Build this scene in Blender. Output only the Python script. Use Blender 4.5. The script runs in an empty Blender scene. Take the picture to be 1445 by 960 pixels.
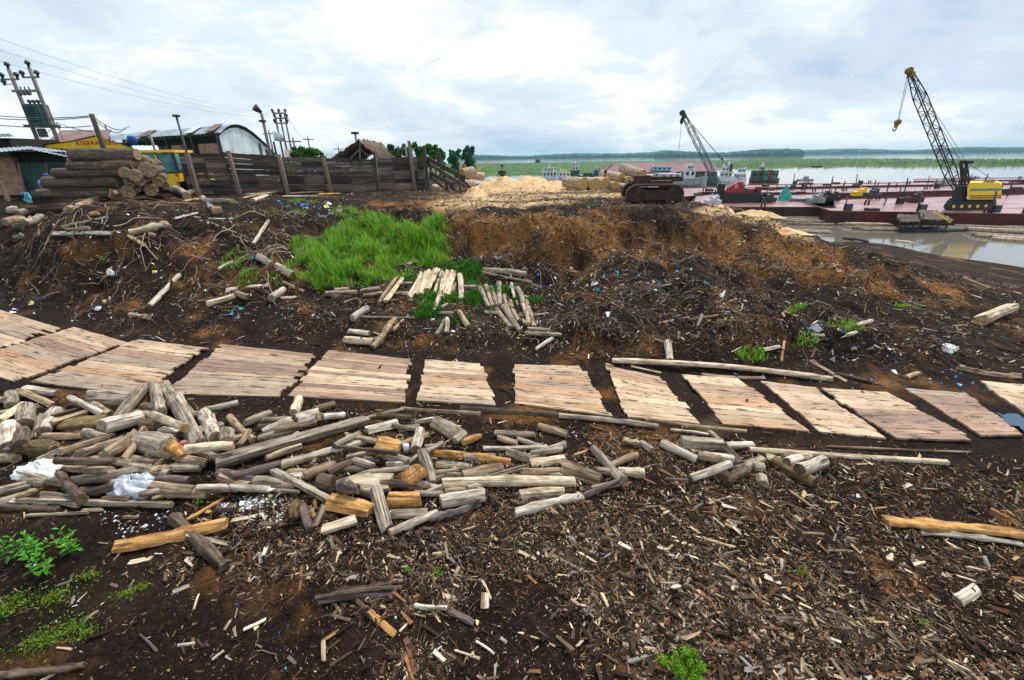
import bpy, math, random
import numpy as np
from mathutils import Vector, Matrix, Euler

random.seed(7)
rng = np.random.default_rng(11)
PI = math.pi
scene = bpy.context.scene
COL = scene.collection

# ------------------------------------------------------------------ camera
CH, CF = 4.0, 602.0
CP, CR = math.radians(23.2), math.radians(0.75)
cam_d = bpy.data.cameras.new("camera")
cam = bpy.data.objects.new("camera", cam_d)
COL.objects.link(cam)
cam_d.sensor_width = 36.0
cam_d.lens = CF / 1445.0 * 36.0
cam_d.clip_start = 0.05
cam_d.clip_end = 40000
cam.location = (0, 0, CH)
CM = Matrix.Rotation(PI / 2 - CP, 3, 'X') @ Matrix.Rotation(-CR, 3, 'Z')
cam.rotation_euler = CM.to_euler()
scene.camera = cam
CMn = np.array(CM)

# ------------------------------------------------------------------ sky and sun
SUN_EL, SUN_AZ = math.radians(56), math.radians(28)      # azimuth of the sun, clockwise from +Y
world = bpy.data.worlds.new("World")
scene.world = world
world.use_nodes = True
nt = world.node_tree
nt.nodes.clear()
N = nt.nodes.new
L = nt.links.new
sky = N('ShaderNodeTexSky')
sky.sky_type = 'NISHITA'
sky.sun_disc = False
sky.sun_elevation = SUN_EL
sky.sun_rotation = SUN_AZ
sky.air_density = 1.2
sky.dust_density = 2.5
tc = N('ShaderNodeTexCoord')
sep = N('ShaderNodeSeparateXYZ')
L(tc.outputs['Generated'], sep.inputs[0])
def wmath(op, a, b=None, c=None):
    m = N('ShaderNodeMath')
    m.operation = op
    for i, v in enumerate((a, b, c)):
        if v is None:
            continue
        if isinstance(v, (int, float)):
            m.inputs[i].default_value = v
        else:
            L(v, m.inputs[i])
    return m.outputs[0]
zz = wmath('MAXIMUM', sep.outputs[2], 0.0)
zd = wmath('ADD', zz, 0.30)
cx = wmath('DIVIDE', sep.outputs[0], zd)
cy = wmath('DIVIDE', sep.outputs[1], zd)
comb = N('ShaderNodeCombineXYZ')
L(cx, comb.inputs[0]); L(cy, comb.inputs[1])
comb.inputs[2].default_value = 3.3
def wnoise(scale, detail, rough, dist=0.0):
    n = N('ShaderNodeTexNoise')
    n.inputs['Scale'].default_value = scale
    n.inputs['Detail'].default_value = detail
    n.inputs['Roughness'].default_value = rough
    n.inputs['Distortion'].default_value = dist
    L(comb.outputs[0], n.inputs['Vector'])
    return n.outputs['Fac']
def wramp(fac, stops):
    r = N('ShaderNodeValToRGB')
    r.color_ramp.interpolation = 'EASE'
    el = r.color_ramp.elements
    while len(el) < len(stops):
        el.new(0.5)
    for e, (p, c) in zip(el, stops):
        e.position = p
        e.color = (c[0], c[1], c[2], 1)
    L(fac, r.inputs[0])
    return r.outputs[0]
big = wnoise(0.85, 7, 0.55, 0.25)
small = wnoise(2.7, 8, 0.6, 0.4)
mixn = wmath('ADD', wmath('MULTIPLY', big, 0.68), wmath('MULTIPLY', small, 0.32))
cloud = wramp(mixn, [(0.34, (0.49, 0.62, 0.79)), (0.43, (0.63, 0.74, 0.87)), (0.50, (0.77, 0.85, 0.93)), (0.57, (1.02, 1.03, 1.04))])
up = N('ShaderNodeVectorMath'); up.operation = 'SCALE'
L(cloud, up.inputs[0]); up.inputs['Scale'].default_value = 10.0
hole = wramp(wnoise(0.9, 5, 0.5), [(0.60, (0, 0, 0)), (0.78, (0.4, 0.4, 0.4))])
mx = N('ShaderNodeMix'); mx.data_type = 'RGBA'
L(hole, mx.inputs['Factor']); L(up.outputs[0], mx.inputs['A']); L(sky.outputs[0], mx.inputs['B'])
bg = N('ShaderNodeBackground')
L(mx.outputs['Result'], bg.inputs['Color'])
bg.inputs['Strength'].default_value = 0.1
wo = N('ShaderNodeOutputWorld')
L(bg.outputs[0], wo.inputs['Surface'])

sun_d = bpy.data.lights.new("sun", 'SUN')
sun_d.energy = 3.8
sun_d.angle = math.radians(10)
sun_d.color = (1.0, 0.95, 0.87)
sun = bpy.data.objects.new("sun", sun_d)
COL.objects.link(sun)
sdir = Vector((math.sin(SUN_AZ) * math.cos(SUN_EL), math.cos(SUN_AZ) * math.cos(SUN_EL), math.sin(SUN_EL)))
sun.rotation_euler = sdir.to_track_quat('Z', 'Y').to_euler()
sun.location = sdir * 50

scene.view_settings.view_transform = 'Standard'
scene.view_settings.look = 'None'
scene.view_settings.exposure = 0.1
scene.view_settings.gamma = 1.0
scene.view_settings.use_curve_mapping = False
scene.cycles.max_bounces = 6
scene.cycles.diffuse_bounces = 2
scene.cycles.glossy_bounces = 3
scene.cycles.transmission_bounces = 4
scene.cycles.volume_bounces = 0
scene.cycles.transparent_max_bounces = 8
scene.cycles.use_denoising = True

# ------------------------------------------------------------------ pixel -> place helpers (a point of the ground seen at a pixel)
def ray(px, py):
    v = np.array([(px - 722.5) / CF, -(py - 480) / CF, -1.0])
    return CMn @ v
def at(px, py, z):
    d = ray(px, py)
    t = (z - CH) / d[2]
    return Vector((d[0] * t, d[1] * t, z))
def atd(px, py, axial):
    """point on the pixel's ray at that depth along the horizontal view axis"""
    d = ray(px, py)
    t = axial / d[1]
    return Vector((d[0] * t, axial, CH + d[2] * t))
def zt(px, py, P):
    """height above the datum of what stands over P and is seen at row py"""
    d = ray(px, py)
    t = P[1] / d[1]
    return CH + d[2] * t
WATER = -2.0

# ------------------------------------------------------------------ value noise
_perm = rng.random((256, 256)).astype(np.float64)
def vnoise(x, y):
    xi = np.floor(x).astype(np.int64); yi = np.floor(y).astype(np.int64)
    fx = x - xi; fy = y - yi
    fx = fx * fx * (3 - 2 * fx); fy = fy * fy * (3 - 2 * fy)
    a = _perm[xi & 255, yi & 255]; b = _perm[(xi + 1) & 255, yi & 255]
    c = _perm[xi & 255, (yi + 1) & 255]; d = _perm[(xi + 1) & 255, (yi + 1) & 255]
    return (a * (1 - fx) + b * fx) * (1 - fy) + (c * (1 - fx) + d * fx) * fy - 0.5
def fbm(x, y, f, octs=4, g=0.5):
    s = np.zeros_like(x); a = 1.0
    for i in range(octs):
        s += a * vnoise(x * f + 17.3 * i, y * f + 5.1 * i)
        a *= g; f *= 2.03
    return s

# ------------------------------------------------------------------ terrain heights
CTRL = [  # pixel of a ground point, its height
 (0,960,0),(722,960,0),(1445,960,0),(-400,960,0),(1900,960,0),(100,800,0),(722,800,0),(1400,800,-.03),(300,740,.02),(900,720,0),(1445,700,-.05),
 (60,650,.16),(300,650,.2),(500,665,.16),(650,650,.06),(1000,660,.05),(-60,640,.1),
 (-30,430,0),(40,452,0),(-60,470,0),(0,460,0),(0,530,0),(-200,480,0),(-300,420,.1),(100,490,0),(200,520,0),(400,530,0),(600,540,0),(800,550,0),(1000,570,0),(1200,585,0),(1440,590,0),(1650,600,0),
 (60,575,.02),(300,580,.02),(560,590,.02),(900,615,.02),(1250,640,.0),
 (83,452,.03),(180,474,.02),(320,478,.02),(460,486,.02),(600,500,.02),(720,506,.02),(850,508,.02),(970,522,.02),(1160,542,.02),(1370,532,.02),(1500,535,0),
 (0,405,.25),(150,440,.22),(300,450,.25),(450,460,.2),
 (0,385,.6),(150,400,.6),(300,400,.7),(0,350,1.2),(150,350,1.5),(300,350,1.45),(0,310,2.0),(-60,320,1.9),(80,310,2.25),(150,300,2.45),(240,290,2.5),(300,300,2.3),(350,290,2.4),
 (-150,330,1.9),(-150,300,2.4),(0,290,2.4),(-300,350,1.5),
 (400,295,2.2),(400,350,1.4),(450,350,1.2),(450,400,.65),(400,420,.5),(550,300,2.0),(550,350,1.15),(550,400,.55),(600,425,.4),(600,290,2.2),(540,460,.22),(640,470,.16),
 (700,290,2.2),(660,310,1.9),(700,320,1.75),(700,345,1.25),(700,370,.8),(650,380,.7),(750,390,.6),(700,440,.38),(720,485,.1),(780,470,.25),
 (800,300,2.1),(800,340,1.45),(820,380,.75),(900,292,2.2),(900,340,1.3),(950,380,.75),(900,440,.5),(850,480,.3),(950,480,.35),(1000,500,.3),
 (985,285,2.2),(1000,300,2.0),(1010,294,2.05),(1070,312,1.7),(1130,334,1.35),(1200,352,1.0),(1280,374,.62),(1350,400,.32),(1400,425,.1),(1500,440,-.1),
 (1050,350,1.15),(1050,400,.6),(1150,385,.75),(1150,430,.45),(1250,405,.5),(1250,440,.4),(1350,440,.12),(1400,480,.02),(1300,490,.25),(1200,480,.4),(1100,480,.4),(1440,500,0),(1200,520,.2),(1300,530,.1),
 (800,275,2.2),(880,278,2.2),(700,275,2.25),(925,290,2.05),(0,302,2.15),(1250,359,-.5),(1350,384,-1.0),(1445,402,-1.3),(1083,323,1.0),(1040,309,1.25),(1000,299,1.45),(970,294,1.7),(1120,338,.6),(1160,352,.1),(1200,359,-.2),(1000,303,.3),(1083,327,-.2),(1140,342,-.8),(1190,350,-1.3),
 (1110,318,-2.5),(1180,327,-2.5),(1150,334,-2.1),(1190,341,-2.0),(1225,346,-1.95),(1250,345,-2.0),(1330,361,-2.0),(1400,370,-2.02),(1445,377,-2.02),(1600,405,-2.0),
 (1110,308,-2.6),(1200,318,-2.8),(1300,335,-2.7),(1445,350,-2.9),
 (660,262,2.2),(750,262,2.25),(850,266,2.2),(940,275,2.2),(600,268,2.25),(500,272,2.3),(400,275,2.35),
]
CW = [ # x, y, z in metres
 (0,-3,0),(-6,-4,0),(6,-4,0),(0,-30,.5),(-40,-20,.5),(40,-20,-.5),(-25,2,.3),(25,2,-.6),(-60,10,1.5),(60,5,-2.5),
 (-30,30,2.4),(-40,45,2.4),(-20,40,2.3),(-8,36,2.25),(2,35,2.2),(8,33,1.7),(14,30,-.6),(11.2,26,.9),
 (-60,60,2.4),(-25,70,2.2),(-8,60,1.8),(-120,80,2.3),(-60,150,1.8),(-15,150,-1.0),(-400,400,2.0),(-200,600,1.2),(-30,300,-1.9),(-800,800,2),(-2500,1500,2),(-1500,3500,0),(-300,1500,-2.5),
 (2,44,-.5),(8,42,-2.2),(16,34,-2.2),(14,60,-3.2),(2,60,-2.6),(30,45,-3.2),(50,80,-3.5),(0,100,-3.2),(60,30,-3.4),(120,120,-3.6),(50,300,-3.5),(600,600,-3.6),(2000,1000,-3.6),(500,3000,-3.6),(150,20,-3.5),(3000,-200,-3.5),(-3000,-300,2),
]
cp = [tuple(at(a, b, c)) for a, b, c in CTRL] + CW
cp = np.array(cp, dtype=np.float64)
def warp(x, y):
    r = np.hypot(x, y) + 1e-6
    return np.arctan2(x, y), np.log(r + 0.8)
ct, cl = warp(cp[:, 0], cp[:, 1])
def _phi(d2):
    return -np.sqrt(d2 + 0.0009)
A = _phi((ct[:, None] - ct[None]) ** 2 + (cl[:, None] - cl[None]) ** 2)
n_ = len(cp)
K = np.zeros((n_ + 1, n_ + 1)); K[:n_, :n_] = A - np.eye(n_) * 0.0012; K[:n_, n_] = 1; K[n_, :n_] = 1
WT = np.linalg.solve(K, np.append(cp[:, 2], 0))

MATS = [  # path mats: far-left, far-right, near-right, near-left corner pixels
 [(-90,412),(83,464),(-22,503),(-170,466)],
 [(105,463),(181,485),(22,540),(-62,515)],
 [(195,481),(292,493),(192,560),(45,541)],
 [(315,488),(447,502),(397,562),(228,558)],
 [(465,496),(580,509),(567,570),(405,561)],
 [(602,509),(680,515),(702,574),(588,567)],
 [(724,516),(820,518),(864,589),(727,571)],
 [(856,518),(933,534),(988,600),(884,590)],
 [(963,531),(1043,537),(1140,611),(1021,601)],
 [(1073,540),(1148,549),(1251,621),(1158,612)],
 [(1158,550),(1250,556),(1374,624),(1262,621)],
 [(1275,550),(1362,557),(1442,616),(1384,617)],
 [(1380,539),(1480,548),(1565,628),(1455,592)],
]
MATW = [[at(a, b, 0.0) for a, b in q] for q in MATS]
_pc = np.array([[sum(v[0] for v in q) / 4, sum(v[1] for v in q) / 4] for q in MATW])
_pc = np.vstack([[_pc[0] + (_pc[0] - _pc[1])], _pc, [_pc[-1] + (_pc[-1] - _pc[-2])]])
def path_dist(x, y):
    best = np.full(x.shape, 1e9)
    for i in range(len(_pc) - 1):
        a, b = _pc[i], _pc[i + 1]
        d = b - a
        t = np.clip(((x - a[0]) * d[0] + (y - a[1]) * d[1]) / (d @ d), 0, 1)
        best = np.minimum(best, np.hypot(x - a[0] - t * d[0], y - a[1] - t * d[1]))
    return best
def base_h(x, y):
    t, l = warp(x, y)
    out = np.empty(x.size); tf = t.ravel(); lf = l.ravel()
    for s in range(0, x.size, 20000):
        e = slice(s, s + 20000)
        out[e] = _phi((tf[e, None] - ct[None]) ** 2 + (lf[e, None] - cl[None]) ** 2) @ WT[:n_] + WT[n_]
    return out.reshape(x.shape)
def full_h(x, y):
    r = np.hypot(x, y)
    h = base_h(x, y)
    tt = np.clip((h - .7) / 1.35, 0, 1); st = tt * tt * (3 - 2 * tt); st = st * st * (3 - 2 * st)
    wz = np.clip((x + 5) / 3, 0, 1) * np.clip((11 - x) / 2, 0, 1) * np.clip((22 - r) / 4, 0, 1)
    h = h + (st - tt) * 1.35 * .75 * wz
    pd = path_dist(x, y)
    m = np.clip((pd - 1.0) / 0.9, 0, 1)
    h = h * m + (1 - m) * np.clip(h, -.03, .01)
    rough = np.clip((h - 0.05) / 0.5, 0, 1)
    shore = np.clip((h + 2.1) / 1.0, 0.05, 1)
    far = np.clip((60 - r) / 30, 0, 1)
    slope_band = np.clip(rough * (1 - np.clip((h - 1.95) / .3, 0, 1)), 0, 1)
    n = fbm(x, y, 0.55, 3) * (0.10 + 0.34 * slope_band) + fbm(x + 9, y - 4, 2.1, 4) * (0.05 + 0.16 * slope_band)
    rid = 1 - 2 * np.abs(vnoise(x * 1.35 + 3, y * 1.35 + 8))
    n += (rid - 0.6) * 0.20 * slope_band
    rid2 = 1 - 2 * np.abs(vnoise(x * 3.7 + 13 + y * .6, y * 1.1 + 2))
    n += (rid2 - 0.55) * 0.09 * slope_band
    n *= 1 - .65 * np.clip((x - 9) / 3, 0, 1) * np.clip((y - 13) / 4, 0, 1)
    n += fbm(x - 3, y + 7, 8.0, 3) * (0.034 + .05 * slope_band)
    n = n * (0.12 + 0.88 * m) * shore * (0.15 + 0.85 * far)
    far_w = np.clip((r - 90) / 60, 0, 1)
    left = np.clip((-np.arctan2(x, y) - .12) / .15, 0, 1)
    hc = np.clip(h, -4.5, -3.0) * (1 - left) + np.clip(h, -4.0, 2.3) * left
    h = h * (1 - far_w) + hc * far_w
    return h + n
RMIN, RMID, RMAX = 0.5, 48.0, 3800.0
NR1, NR2 = 520, 70
rr = np.concatenate([np.exp(np.linspace(math.log(RMIN), math.log(RMID), NR1)), np.exp(np.linspace(math.log(RMID), math.log(RMAX), NR2 + 1))[1:]])
th = np.concatenate([np.linspace(-180, -62, 40)[:-1], np.linspace(-62, 62, 760), np.linspace(62, 180, 40)[1:]]) * PI / 180
TT, RR = np.meshgrid(th, rr, indexing='ij')
GX, GY = np.sin(TT) * RR, np.cos(TT) * RR
GZ = full_h(GX, GY)
def height(x, y):
    x = np.asarray(x, dtype=np.float64); y = np.asarray(y, dtype=np.float64)
    r = np.clip(np.hypot(x, y), RMIN * 1.001, RMAX * 0.99); t = np.clip(np.arctan2(x, y), th[0], th[-1] - 1e-6)
    i = np.clip(np.searchsorted(th, t, side='right') - 1, 0, len(th) - 2)
    j = np.clip(np.searchsorted(rr, r, side='right') - 1, 0, len(rr) - 2)
    u = (t - th[i]) / (th[i + 1] - th[i]); v = (r - rr[j]) / (rr[j + 1] - rr[j])
    return (GZ[i, j] * (1 - u) * (1 - v) + GZ[i + 1, j] * u * (1 - v) + GZ[i, j + 1] * (1 - u) * v + GZ[i + 1, j + 1] * u * v)
def hz(x, y):
    return float(height(np.array([x]), np.array([y]))[0])
_tm = np.exp(np.linspace(math.log(1.2), math.log(120), 700))
def G(px, py, lift=0.0):
    """the ground point seen at that pixel, raised by lift"""
    d = ray(px, py)
    xs, ys, zs = d[0] * _tm, d[1] * _tm, CH + d[2] * _tm
    g = height(xs, ys) + lift - zs
    k = np.argmax(g > 0)
    if g[k] <= 0:
        k = len(_tm) - 1
    a, b = (_tm[k - 1] if k else 1.0), _tm[k]
    for _ in range(18):
        m = (a + b) / 2
        if hz(d[0] * m, d[1] * m) + lift > CH + d[2] * m:
            b = m
        else:
            a = m
    return Vector((d[0] * b, d[1] * b, CH + d[2] * b))

# ------------------------------------------------------------------ mesh helpers
def lerp(a, b, t): return a + (b - a) * t
class MB:
    def __init__(s, off=(0, 0, 0)):
        s.v = []; s.f = []; s.m = []; s.off = Vector(off); s.smooth = []
    def add(s, verts, faces, mi=0, smooth=False):
        b = len(s.v)
        s.v += [tuple(Vector(v) - s.off) for v in verts]
        s.f += [tuple(i + b for i in f) for f in faces]
        s.m += [mi] * len(faces); s.smooth += [smooth] * len(faces)
        return s
    def box(s, c, size, rot=None, mi=0):
        hx, hy, hz_ = size[0] / 2, size[1] / 2, size[2] / 2
        vs = [Vector((x, y, z)) for x in (-hx, hx) for y in (-hy, hy) for z in (-hz_, hz_)]
        if rot is not None:
            R = Euler(rot).to_matrix(); vs = [R @ v for v in vs]
        return s.add([v + Vector(c) for v in vs], [(0, 1, 3, 2), (4, 6, 7, 5), (0, 4, 5, 1), (2, 3, 7, 6), (0, 2, 6, 4), (1, 5, 7, 3)], mi)
    def beam(s, p, q, w, h=None, mi=0, upv=(0, 0, 1)):
        """square bar from p to q"""
        h = h or w
        p, q = Vector(p), Vector(q); d = (q - p).normalized(); u = Vector(upv)
        if abs(d.dot(u)) > 0.97: u = Vector((1, 0, 0))
        a = d.cross(u).normalized() * w / 2; b = a.cross(d).normalized() * h / 2
        vs = [p - a - b, p + a - b, p + a + b, p - a + b, q - a - b, q + a - b, q + a + b, q - a + b]
        return s.add(vs, [(0, 3, 2, 1), (4, 5, 6, 7), (0, 1, 5, 4), (1, 2, 6, 5), (2, 3, 7, 6), (3, 0, 4, 7)], mi)
    def tube(s, pts, rad, n=8, mi=0, cap=True, smooth=True):
        pts = [Vector(p) for p in pts]
        if not hasattr(rad, '__len__'): rad = [rad] * len(pts)
        vs = []; prev = None
        for i, p in enumerate(pts):
            d = (pts[min(i + 1, len(pts) - 1)] - pts[max(i - 1, 0)]).normalized()
            u = prev if prev is not None else (Vector((0, 0, 1)) if abs(d.z) < 0.95 else Vector((1, 0, 0)))
            a = d.cross(u)
            if a.length < 1e-5: a = d.orthogonal()
            a.normalize(); b = a.cross(d).normalized(); prev = b
            for k in range(n):
                t = 2 * PI * k / n
                vs.append(p + (a * math.cos(t) + b * math.sin(t)) * rad[i])
        fs = []
        for i in range(len(pts) - 1):
            for k in range(n):
                k2 = (k + 1) % n
                fs.append((i * n + k, i * n + k2, (i + 1) * n + k2, (i + 1) * n + k))
        s.add(vs, fs, mi, smooth)
        if cap:
            b0 = len(s.v) - len(vs)
            s.f += [tuple(b0 + k for k in reversed(range(n))), tuple(b0 + (len(pts) - 1) * n + k for k in range(n))]
            s.m += [mi, mi]; s.smooth += [False, False]
        return s
    def prism(s, pts, ext, mi=0):
        """polygon pts (3-D) pushed along ext"""
        n = len(pts); e = Vector(ext)
        vs = [Vector(p) for p in pts] + [Vector(p) + e for p in pts]
        fs = [tuple(reversed(range(n))), tuple(range(n, 2 * n))] + [(i, (i + 1) % n, (i + 1) % n + n, i + n) for i in range(n)]
        return s.add(vs, fs, mi)
    def ball(s, c, r, n=8, mi=0, squash=1.0):
        vs = []; m = n // 2 + 1
        for i in range(m + 1):
            a = PI * i / m
            for k in range(n):
                t = 2 * PI * k / n
                vs.append(Vector(c) + Vector((math.sin(a) * math.cos(t) * r, math.sin(a) * math.sin(t) * r, math.cos(a) * r * squash)))
        fs = [(i * n + k, i * n + (k + 1) % n, (i + 1) * n + (k + 1) % n, (i + 1) * n + k)[::-1] for i in range(m) for k in range(n)]
        return s.add(vs, fs, mi, True)
    def build(s, name, mats, parent=None, loc=None):
        me = bpy.data.meshes.new(name)
        me.from_pydata(s.v, [], s.f)
        if not isinstance(mats, (list, tuple)): mats = [mats]
        for m in mats: me.materials.append(m)
        me.polygons.foreach_set('material_index', s.m)
        me.polygons.foreach_set('use_smooth', s.smooth)
        me.update()
        o = bpy.data.objects.new(name, me); COL.objects.link(o)
        if parent: o.parent = parent
        elif loc is not None: o.location = loc
        else: o.location = s.off
        return o
def tag(o, label, cat=None, group=None, kind=None):
    if label: o['label'] = label
    if cat: o['category'] = cat
    if group: o['group'] = group
    if kind: o['kind'] = kind
    return o
def thing(name, label, cat, loc=(0, 0, 0), rotz=0, group=None):
    o = bpy.data.objects.new(name, None); COL.objects.link(o)
    o.empty_display_size = 0.1
    o.location = loc; o.rotation_euler = (0, 0, rotz)
    return tag(o, label, cat, group)
def kids(o): return [c for c in bpy.data.objects if c.parent == o]
def copy_tree(o, parent=None, depth=0):
    c = o.copy(); COL.objects.link(c); c.parent = parent
    for ch in list(o.children): copy_tree(ch, c, depth + 1)
    return c
def np_mesh(name, V, Fq, mat, colors=None, smooth=False):
    """quads (or tris) straight from numpy"""
    me = bpy.data.meshes.new(name)
    nf, k = Fq.shape
    me.vertices.add(len(V)); me.vertices.foreach_set('co', np.ascontiguousarray(V, dtype=np.float32).ravel())
    me.loops.add(nf * k); me.loops.foreach_set('vertex_index', np.ascontiguousarray(Fq, dtype=np.int32).ravel())
    me.polygons.add(nf)
    me.polygons.foreach_set('loop_start', np.arange(0, nf * k, k, dtype=np.int32))
    me.polygons.foreach_set('use_smooth', np.full(nf, smooth, dtype=bool))
    me.materials.append(mat)
    me.update(calc_edges=True); me.validate()
    if colors is not None:
        for nm, c in colors.items():
            ca = me.color_attributes.new(nm, 'FLOAT_COLOR', 'POINT')
            ca.data.foreach_set('color', np.ascontiguousarray(c, dtype=np.float32).ravel())
    o = bpy.data.objects.new(name, me); COL.objects.link(o)
    return o

# ------------------------------------------------------------------ materials
def newmat(name):
    m = bpy.data.materials.new(name); m.use_nodes = True
    t = m.node_tree; b = t.nodes['Principled BSDF']
    return m, t, b
def nd(t, ty, **kw):
    n = t.nodes.new(ty)
    for k, v in kw.items():
        if k in n.inputs.keys() if hasattr(n.inputs, 'keys') else False: n.inputs[k].default_value = v
        else: setattr(n, k, v)
    return n
def ramp(t, fac, stops, interp='LINEAR'):
    r = t.nodes.new('ShaderNodeValToRGB'); r.color_ramp.interpolation = interp
    el = r.color_ramp.elements
    while len(el) < len(stops): el.new(0.5)
    for e, (p, c) in zip(el, stops):
        e.position = p; e.color = (*c, 1) if len(c) == 3 else c
    t.links.new(fac, r.inputs[0]); return r.outputs[0]
def tnoise(t, vec, scale, detail=4, rough=0.55, dist=0):
    n = t.nodes.new('ShaderNodeTexNoise')
    n.inputs['Scale'].default_value = scale; n.inputs['Detail'].default_value = detail
    n.inputs['Roughness'].default_value = rough; n.inputs['Distortion'].default_value = dist
    t.links.new(vec, n.inputs['Vector']); return n.outputs['Fac']
def tmap(t, vec, scale=(1, 1, 1), loc=None):
    m = t.nodes.new('ShaderNodeMapping'); m.inputs['Scale'].default_value = scale
    t.links.new(vec, m.inputs['Vector'])
    if loc is not None: t.links.new(loc, m.inputs['Location'])
    return m.outputs[0]
def tmix(t, fac, a, b, mode='MIX'):
    m = t.nodes.new('ShaderNodeMix'); m.data_type = 'RGBA'; m.blend_type = mode
    for sock, v in (('Factor', fac), ('A', a), ('B', b)):
        i = m.inputs[sock] if sock == 'Factor' else [q for q in m.inputs if q.name == sock and q.type == 'RGBA'][0]
        if isinstance(v, (int, float)): i.default_value = v
        elif isinstance(v, tuple): i.default_value = (*v, 1) if len(v) == 3 else v
        else: t.links.new(v, i)
    return [q for q in m.outputs if q.type == 'RGBA'][0]
def tbump(t, b, h, strength=0.4, dist=0.02):
    n = t.nodes.new('ShaderNodeBump'); n.inputs['Strength'].default_value = strength; n.inputs['Distance'].default_value = dist
    t.links.new(h, n.inputs['Height']); t.links.new(n.outputs[0], b.inputs['Normal'])
_mc = {}
def mk(name, c1, c2=None, scale=3.0, st=(1, 1, 1), rough=0.8, metal=0.0, bump=0.3, bd=0.01, lo=0.35, hi=0.65, rand=0.15):
    """two colours broken up by noise, with a slight change from object to object"""
    if name in _mc: return _mc[name]
    m, t, b = newmat(name)
    c2 = c2 or tuple(x * 0.6 for x in c1)
    tcn = t.nodes.new('ShaderNodeTexCoord'); oi = t.nodes.new('ShaderNodeObjectInfo')
    lv = t.nodes.new('ShaderNodeVectorMath'); lv.operation = 'SCALE'; lv.inputs[0].default_value = (31, 17, 23)
    t.links.new(oi.outputs['Random'], lv.inputs['Scale'])
    v = tmap(t, tcn.outputs['Object'], st, lv.outputs[0])
    n = tnoise(t, v, scale, 8, 0.62)
    col = ramp(t, n, [(lo, c2), (hi, c1)])
    if rand:
        hsv = t.nodes.new('ShaderNodeHueSaturation')
        mr = t.nodes.new('ShaderNodeMapRange'); mr.inputs['To Min'].default_value = 1 - rand; mr.inputs['To Max'].default_value = 1 + rand
        t.links.new(oi.outputs['Random'], mr.inputs['Value']); t.links.new(mr.outputs[0], hsv.inputs['Value'])
        t.links.new(col, hsv.inputs['Color']); col = hsv.outputs[0]
    t.links.new(col, b.inputs['Base Color'])
    b.inputs['Roughness'].default_value = rough; b.inputs['Metallic'].default_value = metal
    if bump: tbump(t, b, n, bump, bd)
    _mc[name] = m; return m
def wood(name, light, mid, dark, sc=1.0, moss=None):
    """weathered log: long streaks and cracks along local X, blotches, a little different on each log"""
    m, t, b = newmat(name)
    tcn = t.nodes.new('ShaderNodeTexCoord'); oi = t.nodes.new('ShaderNodeObjectInfo')
    lv = t.nodes.new('ShaderNodeVectorMath'); lv.operation = 'SCALE'; lv.inputs[0].default_value = (31, 17, 23)
    t.links.new(oi.outputs['Random'], lv.inputs['Scale'])
    v = tmap(t, tcn.outputs['Object'], (1.6 * sc, 26 * sc, 26 * sc), lv.outputs[0])
    v2 = tmap(t, tcn.outputs['Object'], (4, 9, 9), lv.outputs[0])
    v3 = tmap(t, tcn.outputs['Object'], (1.1 * sc, 60 * sc, 60 * sc), lv.outputs[0])
    n1 = tnoise(t, v, 1.0, 8, 0.65, 0.3); n2 = tnoise(t, v2, 1.2, 6, 0.6); n3 = tnoise(t, v3, 1.0, 4, 0.6)
    c = ramp(t, n1, [(0.36, dark), (0.49, mid), (0.64, light)])
    blot = ramp(t, n2, [(0.34, (0.28, 0.23, 0.19)), (0.56, (1, 1, 1))])
    c = tmix(t, 0.75, c, blot, 'MULTIPLY')
    crack = ramp(t, n3, [(0.34, (0.10, 0.08, 0.065)), (0.44, (1, 1, 1))])
    c = tmix(t, 0.8, c, crack, 'MULTIPLY')
    if moss:
        c = tmix(t, ramp(t, tnoise(t, v2, 2.3, 5), [(0.5, (0, 0, 0)), (0.62, (.8, .8, .8))]), c, moss)
    hsv = t.nodes.new('ShaderNodeHueSaturation')
    mr = t.nodes.new('ShaderNodeMapRange'); mr.inputs['To Min'].default_value = 0.78; mr.inputs['To Max'].default_value = 1.16
    t.links.new(oi.outputs['Random'], mr.inputs['Value']); t.links.new(mr.outputs[0], hsv.inputs['Value'])
    t.links.new(c, hsv.inputs['Color']); t.links.new(hsv.outputs[0], b.inputs['Base Color'])
    b.inputs['Roughness'].default_value = 0.85
    ad = t.nodes.new('ShaderNodeMath'); ad.operation = 'ADD'; t.links.new(n1, ad.inputs[0]); t.links.new(n3, ad.inputs[1])
    tbump(t, b, ad.outputs[0], 0.7, 0.012)
    _mc[name] = m; return m
def endgrain(name, light, dark):
    m, t, b = newmat(name)
    tcn = t.nodes.new('ShaderNodeTexCoord')
    v = tmap(t, tcn.outputs['Object'], (0.15, 1, 1))
    w = t.nodes.new('ShaderNodeTexWave'); w.wave_type = 'RINGS'; w.rings_direction = 'X'
    w.inputs['Scale'].default_value = 14; w.inputs['Distortion'].default_value = 3; w.inputs['Detail'].default_value = 3
    t.links.new(v, w.inputs['Vector'])
    n = tnoise(t, tcn.outputs['Object'], 9, 6, 0.65)
    c = ramp(t, w.outputs['Fac'], [(0.2, tuple(x * 0.75 for x in light)), (0.8, light)])
    c = tmix(t, ramp(t, n, [(0.42, (.85, .85, .85)), (0.66, (0, 0, 0))]), c, dark)
    t.links.new(c, b.inputs['Base Color']); b.inputs['Roughness'].default_value = 0.9
    tbump(t, b, n, 0.4, 0.01)
    _mc[name] = m; return m
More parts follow.
